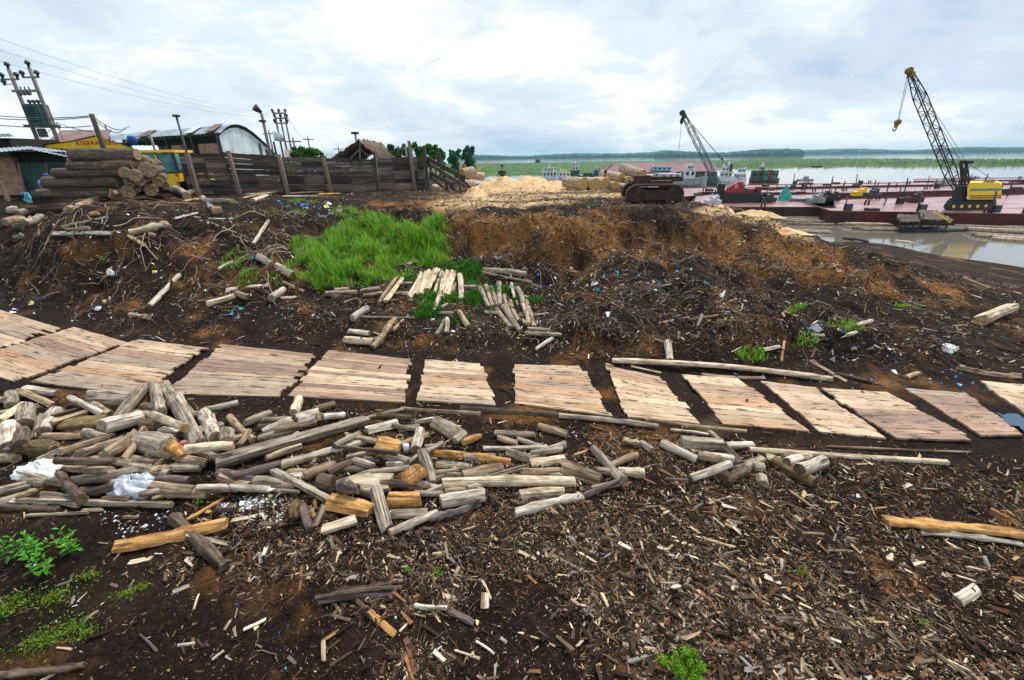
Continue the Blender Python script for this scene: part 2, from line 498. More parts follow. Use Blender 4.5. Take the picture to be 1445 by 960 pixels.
W = {
 'g': wood('weathered grey wood', (.52, .45, .36), (.33, .27, .20), (.085, .062, .045)),
 'w': wood('bleached wood', (.76, .70, .60), (.55, .48, .38), (.17, .13, .09)),
 't': wood('tan wood', (.56, .42, .27), (.36, .25, .15), (.10, .065, .04)),
 'o': wood('fresh orange wood', (.66, .38, .13), (.50, .25, .07), (.16, .07, .02)),
 'd': wood('dark damp wood', (.20, .145, .10), (.11, .075, .05), (.03, .02, .015)),
 'c': wood('cream split wood', (.80, .70, .54), (.66, .53, .36), (.34, .23, .13)),
 'p': wood('purplish bark wood', (.26, .20, .19), (.15, .11, .105), (.05, .035, .035)),
 'm': wood('mossy brown wood', (.36, .24, .10), (.22, .14, .06), (.05, .03, .02), moss=(.12, .11, .02)),
}
EG = {'g': endgrain('sawn end grey', (.42, .34, .24), (.10, .07, .04)), 'o': endgrain('sawn end orange', (.55, .33, .13), (.16, .08, .03)),
      'c': endgrain('sawn end pale', (.62, .44, .24), (.30, .17, .08)), 'd': endgrain('sawn end dark', (.16, .10, .05), (.04, .025, .015))}
EG.update({'w': EG['g'], 't': EG['g'], 'p': EG['d'], 'm': EG['d']})

# ------------------------------------------------------------------ ground
def blob(px, py, rx_, ry_=None, kind='px'):
    p = G(px, py); return (p.x, p.y, rx_, ry_ or rx_)
def field(X, Y, blobs):
    o = np.zeros_like(X)
    for bx, by, r1, r2 in blobs:
        o = np.maximum(o, np.exp(-(((X - bx) / r1) ** 2 + ((Y - by) / r2) ** 2)))
    return o
ORANGE = [blob(*q) for q in [(680,318,1.5,1.0),(720,330,1.2,.8),(560,287,2.2,.6),(640,290,2.0,.8),(860,345,1.2,1.4),(830,330,1.6,1.2),(900,360,1.0,1.4),(1010,330,1.5,1.7),(1030,345,1.0,1.6),(1100,350,1.2,1.0),
   (1180,385,1.0,.8),(1240,400,1.2,.7),(1330,410,1.0,.8),(300,335,1.0,.8),(275,360,.7,.6),(760,310,2,.8),(1215,390,1.5,.8),(1130,355,1.4,1.2)]]
SAWD = [blob(*q) for q in [(700,270,2.6,2.4),(780,268,3.0,2.2),(720,255,4.5,4.0),(700,278,2.6,2.0),(780,276,2.8,2.0),(850,277,2.2,1.5),(760,286,1.8,.8),(700,291,1.4,.7),(1010,296,.8,.4),(1060,311,.8,.35),(1100,324,.8,.35),(1030,302,.8,.35),(1130,335,.6,.3),(650,285,1.4,1.6),(820,260,4.5,3)]]
sub_o = np.clip(field(GX, GY, ORANGE) * 1.25 + fbm(GX, GY, 1.3, 4) * 1.6 - .28, 0, 1)
sub_s = np.clip(field(GX, GY, SAWD) * 1.7 + fbm(GX + 4, GY, .7, 4) * 0.55 - .28, 0, 1)
far_g = np.clip((np.hypot(GX, GY) - 55) / 30, 0, 1)
def ground_mat():
    m, t, b = newmat('ground')
    tcn = t.nodes.new('ShaderNodeTexCoord'); v = tcn.outputs['Object']
    at_ = t.nodes.new('ShaderNodeVertexColor'); at_.layer_name = 'soil'
    sp = t.nodes.new('ShaderNodeSeparateColor'); t.links.new(at_.outputs[0], sp.inputs[0])
    n1 = tnoise(t, v, 1.1, 9, 0.62); n2 = tnoise(t, v, 14, 8, 0.7); n3 = tnoise(t, v, 60, 5, 0.7)
    hum = ramp(t, n1, [(0.3, (.005, .003, .002)), (0.5, (.013, .007, .005)), (0.72, (.034, .019, .012))])
    hum = tmix(t, ramp(t, n2, [(0.52, (0, 0, 0)), (0.72, (.6, .6, .6))]), hum, (.070, .040, .024))
    hum = tmix(t, ramp(t, n3, [(0.62, (0, 0, 0)), (0.70, (.8, .8, .8))]), hum, (.22, .16, .11))
    org = ramp(t, n2, [(0.35, (.085, .032, .009)), (0.65, (.36, .165, .042))])
    saw = ramp(t, n2, [(0.3, (.46, .27, .12)), (0.7, (.74, .54, .31))])
    c = tmix(t, sp.outputs[0], hum, org)
    c = tmix(t, sp.outputs[1], c, saw)
    grs = ramp(t, n1, [(0.4, (.04, .09, .015)), (0.6, (.09, .15, .03))])
    c = tmix(t, sp.outputs[2], c, grs)
    t.links.new(c, b.inputs['Base Color'])
    b.inputs['Roughness'].default_value = 0.88
    b.inputs['Specular IOR Level'].default_value = 0.12
    a = t.nodes.new('ShaderNodeMath'); a.operation = 'MULTIPLY_ADD'; t.links.new(n3, a.inputs[0]); a.inputs[1].default_value = 0.35; t.links.new(n2, a.inputs[2])
    tbump(t, b, a.outputs[0], 1.0, 0.05)
    return m
nT, nR = GX.shape
V = np.stack([GX, GY, GZ], -1).reshape(-1, 3)
ii, jj = np.meshgrid(np.arange(nT - 1), np.arange(nR - 1), indexing='ij')
q0 = (ii * nR + jj).ravel()
Fq = np.stack([q0, q0 + 1, q0 + nR + 1, q0 + nR], -1)[:, ::-1]
colr = np.stack([sub_o, sub_s, far_g, np.ones_like(sub_o)], -1).reshape(-1, 4)
MG = ground_mat()
go = np_mesh('ground', V, Fq, MG, {'soil': colr}, True)
tag(go, 'dark damp bark strewn earth rising to a sawdust yard', kind='structure')

# ------------------------------------------------------------------ water
def water_mat():
    m, t, b = newmat('river water')
    tcn = t.nodes.new('ShaderNodeTexCoord')
    v = tmap(t, tcn.outputs['Object'], (0.5, 1.0, 1))
    n = tnoise(t, v, 2.2, 6, 0.6); n2 = tnoise(t, v, 0.12, 4, 0.6)
    b.inputs['Base Color'].default_value = (.17, .155, .13, 1)
    b.inputs['Roughness'].default_value = 0.06
    b.inputs['IOR'].default_value = 1.45
    b.inputs['Specular IOR Level'].default_value = 0.9
    a = t.nodes.new('ShaderNodeMath'); a.operation = 'MULTIPLY'; t.links.new(n, a.inputs[0]); t.links.new(n2, a.inputs[1])
    tbump(t, b, a.outputs[0], 0.10, 0.05)
    return m
wm = MB()
wm.add([(-3900, -3900, WATER), (3900, -3900, WATER), (3900, 3900, WATER), (-3900, 3900, WATER)], [(0, 1, 2, 3)])
tag(wm.build('water', water_mat()), 'wide pale river reflecting the overcast sky', kind='structure')

# ------------------------------------------------------------------ islands, far banks
def grass_mat(name, a, b_, c):
    return mk(name, a, b_, .9, (1, 1, 1), .9, 0, .8, .1, .38, .62, 0)
M_ISL = mk('island grass', (.045, .14, .006), (.010, .045, .004), .09, (1, 2.2, 1), .95, 0, 0, 0, .4, .6, 0)
def island(near, far, top, label, seed, n=260, m=26):
    """low grassy bank: near and far shore lines given as pixels on the water"""
    g = np.random.default_rng(seed)
    def line(pts, t):
        P = np.array([tuple(at(a, b, WATER))[:2] for a, b in pts]); s = np.linspace(0, 1, len(P))
        return np.stack([np.interp(t, s, P[:, 0]), np.interp(t, s, P[:, 1])], -1)
    t = np.linspace(0, 1, n)
    A_, B_ = line(near, t), line(far, t)
    A_ += (B_ - A_) * (fbm(t * 40, t * 0, 1, 3)[:, None] * .05)
    u = np.linspace(0, 1, m) ** 1.3
    P = A_[:, None] * (1 - u)[None, :, None] + B_[:, None] * u[None, :, None]
    edge = np.clip(np.minimum(u, 1 - u) * 14, 0, 1)[None] * np.clip(np.minimum(t, 1 - t) * 30, 0, 1)[:, None]
    zz_ = WATER - .3 + edge * (top + .3) * (1 + .5 * fbm(P[..., 0], P[..., 1], .05, 3) + .45 * g.normal(0, .5, P.shape[:2]))
    V_ = np.concatenate([P, zz_[..., None]], -1).reshape(-1, 3)
    ii, jj = np.meshgrid(np.arange(n - 1), np.arange(m - 1), indexing='ij'); q = (ii * m + jj).ravel()
    o = np_mesh('island', V_, np.stack([q, q + m, q + m + 1, q + 1], -1), M_ISL); tag(o, label, kind='structure')
    return A_, B_
island([(560,258),(640,251),(700,250),(760,248),(850,247),(950,246),(1010,240),(1060,239)], [(560,233),(640,231),(700,231),(760,230.5),(850,228.5),(950,228),(1010,227),(1062,227)], .8, 'broad green grass flat beyond the moored boats', 41)
island([(1030,238.5),(1110,236),(1200,234.8),(1300,233.8),(1400,233),(1520,230)], [(1030,227.5),(1110,226.5),(1200,226),(1300,227),(1400,228.5),(1520,229.5)], 1.3, 'long narrow green grass bar across the river', 42)
M_FOR = mk('far forest', (.02, .10, .06), (.010, .05, .035), .02, (1, 1, 1), .95, 0, 0, 0, .4, .6, 0)
def far_forest(x0, x1, ybase, hpx, D, label, seed, n):
    """a far bank of trees: many rounded crowns in a deep band"""
    g = np.random.default_rng(seed); mb = MB()
    ico = [(math.cos(a) * math.sin(b), math.sin(a) * math.sin(b), math.cos(b)) for b in (.35, .9, 1.45) for a in np.arange(6) * PI / 3 + b]
    for i in range(n):
        px = x0 + (x1 - x0) * (i + g.random()) / n
        d = D * g.uniform(.97, 1.12); v = ray(px, 218); hd = math.hypot(v[0], v[1]); X, Y = v[0] / hd * d, v[1] / hd * d
        hh = (hpx * Y / CF + 6) * g.uniform(.65, 1.05) * (1 + .3 * math.sin(px * .031 + seed) * math.sin(px * .011)) ; R = hh * g.uniform(.7, 1.5)
        vs = [(X + a * R * g.uniform(.8, 1.2), Y + b * R * g.uniform(.8, 1.2), WATER + hh * (.35 + .65 * c) * g.uniform(.9, 1.1)) for a, b, c in ico]
        vs += [(X, Y, WATER + hh), (X - R, Y, WATER - 1), (X + R, Y, WATER - 1), (X, Y - R, WATER - 1), (X, Y + R, WATER - 1)]
        fs = [(k, (k + 1) % 6, 6 + (k + 1) % 6, 6 + k)[::-1] for k in range(6)] + [(6 + k, 6 + (k + 1) % 6, 12 + (k + 1) % 6, 12 + k)[::-1] for k in range(6)] + [(18, k, (k + 1) % 6) for k in range(6)]
        b0 = len(mb.v); low = [(X + a * R, Y + b * R, WATER - 1) for a, b, c in ico[12:18]]
        fs += [(12 + k, 12 + (k + 1) % 6, 23 + (k + 1) % 6, 23 + k)[::-1] for k in range(6)]
        mb.add(vs + low, fs, 0, False)
    tag(mb.build('far_forest', M_FOR), label, kind='stuff')
far_forest(640, 1075, 221, 3.0, 1700, 'low hazy forest on the far river bank', 51, 800)
far_forest(930, 1122, 220, 4.5, 1350, 'nearer spit of forest reaching into the river', 52, 400)
far_forest(1115, 1560, 217, 3.8, 2500, 'blue hazy forest on the most distant bank', 53, 1500)

# ------------------------------------------------------------------ materials of the yard
RUST = mk('rusty corrugated sheet', (.30, .33, .36), (.10, .075, .065), 1.4, (1, 1, 1), .55, .5, .2)
SHEETW = mk('pale corrugated sheet', (.80, .88, .90), (.50, .60, .64), 1.1, (1, 1, .4), .5, .3, .2)
SHEETG = mk('blue grey corrugated sheet', (.36, .43, .50), (.13, .16, .20), .8, (1, 1, 1), .5, .4, .2)
SHEETR = mk('brown rusted sheet', (.24, .15, .12), (.09, .05, .04), 1.1, rough=.7)
YEL = mk('yellow paint', (.90, .60, .02), (.58, .36, .015), 2.2, rough=.5, lo=.25, hi=.45, rand=0)
REDP = mk('red sign paint', (.62, .07, .03), (.5, .05, .02), 3, rough=.6, rand=0)
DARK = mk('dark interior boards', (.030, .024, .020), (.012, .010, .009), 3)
BLK = mk('black rubber and grease', (.022, .022, .024), (.008, .008, .009), 5, rough=.6)
STEEL = mk('dark grey steel', (.09, .10, .115), (.03, .035, .04), 5, rough=.45, metal=.6)
CONC = mk('weathered pole', (.24, .24, .24), (.11, .105, .10), 4, (1, 1, .15), .85)
GRN = mk('green transformer paint', (.035, .16, .13), (.02, .07, .06), 3, rough=.45)
TARPG = mk('dark green tarpaulin', (.015, .085, .075), (.006, .03, .03), 1.5, (1, 1, .5), .6)
TEAL = mk('teal tarpaulin', (.015, .42, .34), (.008, .22, .19), 3, rough=.5)
GLASS = mk('dark window glass', (.03, .06, .07), (.01, .02, .02), 2, rough=.06, bump=0)
CABG = mk('greenish cab glass', (.10, .30, .30), (.03, .09, .10), 1.5, rough=.08, bump=0)
RED = mk('red crane paint', (.34, .022, .022), (.14, .015, .015), 2, rough=.5)
HULLR = mk('dark red hull', (.12, .016, .018), (.03, .010, .010), .9, (1, 1, .4), .6)
DECK = mk('faded red deck', (.50, .26, .26), (.15, .04, .044), .55, (.5, 1.6, 1), .28, bump=.1, lo=.36, hi=.62)
WHT = mk('white boat paint', (.74, .77, .80), (.48, .50, .54), 1.6, rough=.5)
GRYH = mk('grey white hull', (.42, .46, .50), (.24, .26, .29), 1, rough=.55)
GRB = mk('green boat paint', (.03, .14, .10), (.015, .06, .045), 1.5, rough=.55)
BLU = mk('blue boat paint', (.03, .12, .28), (.015, .05, .12), 2, rough=.5)
THAT = mk('dry thatch', (.34, .24, .19), (.10, .065, .05), 9, (1, 1, .2), .95, bump=1, bd=.05)
FENB = mk('old fence boards', (.115, .080, .062), (.028, .018, .015), 2.2, (.22, 1, 4.5), .9, bump=.6, bd=.02, rand=.3)
FENB2 = mk('greyer fence boards', (.20, .165, .14), (.055, .042, .036), 2.2, (.22, 1, 4.5), .9, bump=.6, bd=.02, rand=.2)
FENB3 = mk('blackened fence boards', (.06, .042, .036), (.014, .010, .009), 2.2, (.22, 1, 4.5), .9, bump=.6, bd=.02, rand=.2)
FENP = mk('split fence post', (.30, .24, .18), (.11, .08, .06), 3, (1, 1, .2), .9, bump=.5)
FEND = mk('dark fence post', (.09, .07, .055), (.035, .025, .02), 3, (1, 1, .2), .9, bump=.5)
def brick():
    m, t, b = newmat('old brick')
    tcn = t.nodes.new('ShaderNodeTexCoord'); v = tmap(t, tcn.outputs['Object'], (1, 1, 1))
    sp = t.nodes.new('ShaderNodeSeparateXYZ'); t.links.new(v, sp.inputs[0]); cb = t.nodes.new('ShaderNodeCombineXYZ')
    a = t.nodes.new('ShaderNodeMath'); a.operation = 'ADD'; t.links.new(sp.outputs[0], a.inputs[0]); t.links.new(sp.outputs[1], a.inputs[1])
    t.links.new(a.outputs[0], cb.inputs[0]); t.links.new(sp.outputs[2], cb.inputs[1])
    br = t.nodes.new('ShaderNodeTexBrick'); t.links.new(cb.outputs[0], br.inputs['Vector'])
    br.inputs['Scale'].default_value = 1; br.inputs['Brick Width'].default_value = .26; br.inputs['Row Height'].default_value = .10; br.inputs['Mortar Size'].default_value = .012
    br.inputs['Color1'].default_value = (.60, .29, .16, 1); br.inputs['Color2'].default_value = (.42, .27, .18, 1); br.inputs['Mortar'].default_value = (.16, .14, .12, 1)
    n = tnoise(t, v, 3, 6, .6)
    c = tmix(t, .8, br.outputs['Color'], ramp(t, n, [(.35, (.45, .4, .38)), (.6, (1, 1, 1))]), 'MULTIPLY')
    t.links.new(c, b.inputs['Base Color']); b.inputs['Roughness'].default_value = .9
    tbump(t, b, br.outputs['Fac'], -.5, .01)
    return m
BRICK = brick()
def corr_sheet(mb, p00, p10, p11, p01, pitch=.22, amp=.03, mi=0):
    """corrugated sheet between four corners; the ribs run from p0x to p1x side (00->01)"""
    p00, p10, p11, p01 = map(Vector, (p00, p10, p11, p01))
    n = max(4, int((p10 - p00).length / pitch) * 2)
    nr = (p10 - p00).cross(p01 - p00).normalized()
    vs = []
    for i in range(n + 1):
        s = i / n; o = nr * (amp if i % 2 else 0)
        vs += [p00.lerp(p10, s) + o, p01.lerp(p11, s) + o]
    fs = [(i * 2, i * 2 + 2, i * 2 + 3, i * 2 + 1) for i in range(n)]
    vs2 = [v - nr * .012 for v in vs]
    mb.add(vs, fs, mi); mb.add(vs2, [f[::-1] for f in fs], mi)
def gz(px, py_, ax):
    p = atd(px, py_, ax); return Vector((p.x, p.y, hz(p.x, p.y)))

# ------------------------------------------------------------------ long arched warehouse
nearc, farc, leftc = atd(311, 200, 40), atd(379, 200, 50), atd(120, 200, 56)
base_z = 2.2
wh = thing('warehouse', 'long brick warehouse with a blue grey corrugated roof and rounded white end wall', 'warehouse', (nearc.x, nearc.y, base_z))
O = wh.location.copy()
prof = [(0.0, 187), (.10, 181), (.22, 176.5), (.36, 176), (.50, 180), (.64, 187), (.78, 196), (.90, 204), (1.0, 212)]
def endp(s, row):
    px = lerp(311, 379, s); ax = lerp(40, 50, s); p = nearc.lerp(farc, s); p = Vector((p.x, p.y, 0)); p.z = zt(px, row, p); return p
ep = [endp(s, r__) for s, r__ in prof]
run = Vector((leftc.x - nearc.x, leftc.y - nearc.y, 0))
mb = MB(O)
NP = 48
ws = []
def prof_at(s):
    for (a, b) in zip(range(len(ep) - 1), range(1, len(ep))):
        if prof[a][0] <= s <= prof[b][0]: return ep[a].lerp(ep[b], (s - prof[a][0]) / (prof[b][0] - prof[a][0]))
    return ep[-1]
vs = []
for i in range(NP + 1):
    p = prof_at(i / NP); o = Vector((.03 if i % 2 else 0, -.03 if i % 2 else 0, 0)); vs += [p + o - Vector((0, 0, .25)), Vector((p.x, p.y, base_z)) + o]
mb.add(vs, [(i * 2, i * 2 + 1, i * 2 + 3, i * 2 + 2) for i in range(NP)])
mb.build('end_wall', SHEETW, wh)
for s0, s1, rz0, rz1, nm in ((.74, .78, .2, .45, 'dark'), (.88, .92, .2, .6, 'dark')):
    mb = MB(O); a, b = prof_at(s0), prof_at(s1)
    f = Vector((.07, -.09, 0))
    mb.prism([a + f - Vector((0, 0, rz0 + .3)), b + f - Vector((0, 0, rz0 + .3)), Vector((b.x, b.y, base_z + .5)) + f, Vector((a.x, a.y, base_z + .5)) + f], (.03, -.04, 0)); mb.build('window', DARK, wh)
mb = MB(O); NL = 90
vs = []
for k, p in enumerate(ep):
    for i in range(NL + 1):
        q = p + run * (i / NL) - run.normalized() * .35
        vs.append(q + Vector((0, 0, (.05 if i % 2 else 0) + .12 * vnoise(np.array([i * .11]), np.array([k * .5]))[0])))
mb.add(vs, [(k * (NL + 1) + i, (k + 1) * (NL + 1) + i, (k + 1) * (NL + 1) + i + 1, k * (NL + 1) + i + 1) for k in range(len(ep) - 1) for i in range(NL)])
mb.build('roof', SHEETG, wh)
for u0, u1, c in ((.14, .19, SHEETW), (.45, .52, SHEETR), (.02, .07, SHEETR)):
    mb = MB(O)
    a = [ep[0] + run * u0, ep[0] + run * u1, ep[2] + run * u1, ep[2] + run * u0]
    mb.prism([p + Vector((-.05, -.1, .12)) for p in a], (0, 0, .03)); mb.build('roof_sheet', c, wh)
wall_h = lambda f: base_z + f * (ep[0].z - base_z)
mb = MB(O)
mb.prism([Vector((nearc.x, nearc.y, base_z)) + run * .003, Vector((nearc.x, nearc.y, base_z)) + run, (nearc.x + run.x, nearc.y + run.y, wall_h(.42)), (nearc.x + run.x * .003, nearc.y + run.y * .003, wall_h(.42))], (.15, .2, 0))
for u0, u1, f0, f1 in ((.02, .13, .44, .80), (.24, .30, .44, .80), (.34, .44, .44, .78), (.55, .62, .44, .80), (.74, .9, .44, .78)):
    a, b = nearc + run * u0, nearc + run * u1
    mb.prism([(a.x, a.y, wall_h(f0)), (b.x, b.y, wall_h(f0)), (b.x, b.y, wall_h(f1)), (a.x, a.y, wall_h(f1))], (.15, .2, 0))
mb.build('brick_wall', BRICK, wh)
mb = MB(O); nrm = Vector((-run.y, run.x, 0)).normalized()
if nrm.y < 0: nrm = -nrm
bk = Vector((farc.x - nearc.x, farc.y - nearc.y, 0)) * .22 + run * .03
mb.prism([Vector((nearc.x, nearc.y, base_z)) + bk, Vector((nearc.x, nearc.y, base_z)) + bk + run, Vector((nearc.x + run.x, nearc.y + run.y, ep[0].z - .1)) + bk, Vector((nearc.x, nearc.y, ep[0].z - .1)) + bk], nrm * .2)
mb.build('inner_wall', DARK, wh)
for u in (.01, .16, .32, .46, .64, .8, .97):
    mb = MB(O); a = nearc + run * u; mb.beam((a.x, a.y, base_z), (a.x, a.y, ep[0].z), .18); mb.build('column', FEND, wh)

# ------------------------------------------------------------------ yellow gabled sawmill front
yx = [(56, 206), (100, 200.5), (136, 192.5), (165, 202), (191, 211)]
AX = 30
yb = thing('sawmill_building', 'yellow painted gable with faded red lettering under a rusty roof', 'building', tuple(gz(120, 215, AX)))
O = yb.location.copy(); O.z = 2.3; yb.location.z = 2.3
mb = MB(O)
gp = [atd(a, b, AX) for a, b in yx]
pts = gp + [Vector((gp[-1].x, AX, zt(191, 214, gp[-1]))), Vector((gp[0].x, AX, zt(56, 209, gp[0])))]
mb.prism(pts, (0, .12, 0)); mb.build('gable', YEL, yb)
mb = MB(O)
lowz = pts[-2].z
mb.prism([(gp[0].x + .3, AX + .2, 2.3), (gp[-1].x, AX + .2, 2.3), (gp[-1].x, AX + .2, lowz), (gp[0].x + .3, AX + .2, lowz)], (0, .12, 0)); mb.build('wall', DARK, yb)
mb = MB(O)
for a, b in zip(gp[:-1], gp[1:]):
    d = Vector((-8.0, 9, .3)) ; corr_sheet(mb, a + Vector((0, -.06, .04)), b + Vector((0, -.06, .04)), b + d, a + d, .25)
mb.build('roof', SHEETR, yb)
fc = bpy.data.curves.new('lettering', 'FONT'); fc.body = 'ASERRADERO'; fc.size = .36; fc.extrude = .01; fc.space_character = 1.25; fc.align_x = 'CENTER'
ft_ = bpy.data.objects.new('text', fc); tm_ = bpy.data.meshes.new_from_object(ft_); bpy.data.objects.remove(ft_); tm_.materials.clear(); tm_.materials.append(REDP)
fo = bpy.data.objects.new('lettering', tm_); COL.objects.link(fo); fo.parent = yb
c_ = atd(137, 204.5, AX); fo.location = Vector((c_.x, AX - .03, c_.z)) - O; fo.rotation_euler = (PI / 2, 0, 0)
# rusty roofs between the gable and the warehouse
bs = thing('shed', 'low shed with a brown rusted lean-to roof behind the yellow gable', 'shed', (atd(110, 195, 40).x, 40, 2.3))
mb = MB(bs.location); q = [atd(58, 205, 38), atd(150, 199, 38), atd(158, 184, 46), atd(88, 184, 46)]
corr_sheet(mb, q[0], q[1], q[2], q[3], .3); mb.build('roof', SHEETR, bs)
mb = MB(bs.location); mb.box((q[0].x * .5 + q[1].x * .5, 42, 3.8), ((q[1] - q[0]).length * .9, 5, 3)); mb.build('wall', DARK, bs)
ps = thing('shed', 'small grey roofed shed between the loader and the yellow gable', 'shed', (atd(205, 205, 32).x, 32, 2.3))
mb = MB(ps.location); q = [atd(188, 215, 29), atd(226, 215, 29), atd(222, 206, 33), atd(186, 206, 33)]
corr_sheet(mb, q[0], q[1], q[2], q[3], .25); mb.build('roof', SHEETW, ps)
mb = MB(ps.location); mb.box(((q[0].x + q[1].x) / 2, 31, 3.2), (1.6, 3, 2)); mb.build('wall', DARK, ps)

# ------------------------------------------------------------------ brick hut at the left edge
HX = 21.6
hut = thing('brick_hut', 'old brick hut with tin roof and dark green tarpaulin door at the left edge', 'hut', tuple(gz(40, 280, HX)))
O = hut.location.copy(); gzv = O.z - .5
def wallquad(px0, px1, rt0, rt1, ax0, ax1, zb=None, off=.0):
    a, b = atd(px0, 250, ax0), atd(px1, 250, ax1)
    return [Vector((a.x, a.y + off, gzv if zb is None else zt(px0, zb, a))), Vector((b.x, b.y + off, gzv if zb is None else zt(px1, zb, b))), Vector((b.x, b.y + off, zt(px1, rt1, b))), Vector((a.x, a.y + off, zt(px0, rt0, a)))]
mb = MB(O); mb.prism(wallquad(-60, 28, 222, 222, HX, HX), (0, .25, 0)); mb.build('brick_wall', BRICK, hut)
mb = MB(O); mb.prism(wallquad(28.3, 98, 230, 229, HX + .1, HX + .1), (0, .06, 0))
mb.build('tarpaulin', TARPG, hut)
mb = MB(O); mb.prism(wallquad(28.3, 100, 214, 214, HX + .4, HX + .4), (0, .2, 0)); mb.prism(wallquad(98.3, 104, 218, 218, HX, HX), (0, .2, 0)); mb.build('wall', DARK, hut)
mb = MB(O)
for a, b in (((26, 229), (37, 277)), ((66, 231), (70, 275))):
    p, q = atd(*a, HX - .08), atd(*b, HX - .08); mb.beam(p, q, .07)
mb.build('frame', FENP, hut)
mb = MB(O); q = [atd(-40, 219, HX - .8), atd(42, 211, HX - .8), atd(40, 207, HX + 4), atd(-40, 212, HX + 4)]
corr_sheet(mb, q[0], q[1], q[2], q[3], .2)
q = [atd(42, 211, HX - .8), atd(104, 224, HX - .8), atd(100, 214, HX + 4), atd(40, 207, HX + 4)]
corr_sheet(mb, q[0], q[1], q[2], q[3], .2); mb.build('roof', SHEETG, hut)
dh = thing('dark_shack', 'dark roofed shack cut off by the left edge behind the brick hut', 'shack', (atd(-5, 210, 28).x, 28, 2.3))
mb = MB(dh.location); mb.prism([atd(-60, 195, 28), atd(12, 195, 28), Vector((atd(12, 195, 28).x, 28, 2.3)), Vector((atd(-60, 195, 28).x, 28, 2.3))], (0, 3, 0)); mb.build('wall', DARK, dh)
mb = MB(dh.location); q = [atd(-60, 195, 27), atd(20, 193, 27), atd(14, 189, 31), atd(-60, 190, 31)]; corr_sheet(mb, *q, .25); mb.build('roof', GRB, dh)
mb = MB(); a = gz(12, 285, 19.5); t_ = atd(1, 256, 19.5)
mb = MB(a); mb.beam(a - Vector((0, 0, .2)), t_, .12); o = mb.build('fence_post', FENP); tag(o, 'short leaning post against the brick wall at the left edge', 'post')

# ------------------------------------------------------------------ utility poles and wires
def upole(px, top, ax, r, name, label, mat=CONC, base_px=None, group=None):
    a = atd(px, top, ax); zb = hz(a.x, a.y) - .3
    bx = a.x if base_px is None else atd(base_px[0], base_px[1], ax).x
    t = thing(name, label, 'pole', (bx, a.y, zb), 0, group)
    m = MB(t.location); m.tube([(bx, a.y, zb), (a.x, a.y, a.z)], [r * 1.25, r], 8); m.build('pole', mat, t)
    return t, a
def insul(m, p, s=1.0): m.tube([p, p + Vector((0, 0, .10 * s)), p + Vector((0, 0, .12 * s)), p + Vector((0, 0, .26 * s))], [.05 * s, .05 * s, .11 * s, .07 * s], 8)
AXP = 34
hp, ta = upole(12, 97, AXP, .11, 'transformer_pole', 'twin pole frame carrying a green transformer at the far left')
tb = atd(41, 95, AXP); O = hp.location.copy()
m = MB(O); m.tube([(tb.x, tb.y, O.z), tuple(tb)], [.14, .11], 8); m.build('pole', CONC, hp)
def rowz(y, px=30): return zt(px, y, ta)
m = MB(O)
for cxm, yy in ((ta.x, 112.5), (tb.x, 110)):
    z_ = rowz(yy); m.beam((cxm - .55, AXP - .15, z_), (cxm + .55, AXP - .15, z_), .10)
m.beam((ta.x - .2, AXP - .15, rowz(129)), (tb.x + .2, AXP - .15, rowz(129)), .14); m.beam((ta.x - .5, AXP - .15, rowz(119.5)), (ta.x, AXP - .15, rowz(119.5)), .04)
m.build('crossarm', CONC, hp)
for p in [(ta.x, AXP, ta.z), (tb.x, AXP, tb.z)] + [(ta.x - .5, AXP - .15, rowz(112)), (ta.x + .5, AXP - .15, rowz(112)), (tb.x - .5, AXP - .15, rowz(109.5)), (tb.x + .5, AXP - .15, rowz(109.5)), (ta.x - .55, AXP - .15, rowz(121))]:
    m = MB(O); insul(m, Vector(p), 1.5); m.build('insulator', STEEL, hp)
for i in range(3):
    m = MB(O); x_ = lerp(ta.x, tb.x, .3 + .2 * i); m.beam((x_, AXP - .15, rowz(123)), (x_, AXP - .15, rowz(135)), .05); m.tube([(x_, AXP - .3, rowz(130)), (x_, AXP - .3, rowz(136))], .06, 8); m.build('fuse', BLK, hp)
zc = rowz(162); m = MB(O); m.box(((ta.x + tb.x) / 2 + .1, AXP, zc), (1.05, .8, 1.25))
for k in range(7): m.box(((ta.x + tb.x) / 2 - .3 + k * .13, AXP - .46, zc), (.04, .14, 1.0))
m.build('transformer', GRN, hp)
m = MB(O)
for k in range(3): insul(m, Vector(((ta.x + tb.x) / 2 - .2 + k * .3, AXP, zc + .6)), 1.2)
m.build('bushing', STEEL, hp)
m = MB(O); m.beam((ta.x - .2, AXP, zc - .72), (tb.x + .25, AXP, zc - .72), .8, .14); m.build('platform', STEEL, hp)
m = MB(O); m.box((ta.x + .55, AXP, rowz(188)), (.4, .3, .55)); m.build('meter_box', STEEL, hp)
wp, wpt = upole(129, 161, 28, .12, 'utility_pole', 'dark wooden pole standing in front of the yellow gable', FEND)
up2, _ = upole(148, 176, 46, .06, 'utility_pole', 'thin grey pole rising behind the yellow gable')
up3, _ = upole(80, 173, 40, .05, 'utility_pole', 'thin stay pole right of the twin pole frame')
fl, fla = upole(249, 165, 24, .05, 'lamp_pole', 'thin dark lamp pole rising from the first fence post', STEEL)
m = MB(fl.location); m.box((fla.x, fla.y, fla.z + .04), (.26, .2, .1)); m.build('lamp', BLK, fl)
upole(211, 188, 26, .06, 'utility_pole', 'short grey pole left of the yellow loader')
lp, la_ = upole(369, 160, 34, .10, 'lamp_post', 'tall grey post with a round horn floodlight by the arched warehouse')
m = MB(lp.location); m.tube([la_ + Vector((0, 0, .05)), la_ + Vector((-.25, -.3, .35))], [.1, .26], 12); m.build('floodlight', BLK, lp); m = MB(lp.location); m.box((la_.x, la_.y - .1, la_.z - .5), (.34, .34, .14)); m.build('bracket', BLK, lp)
AXT = 52
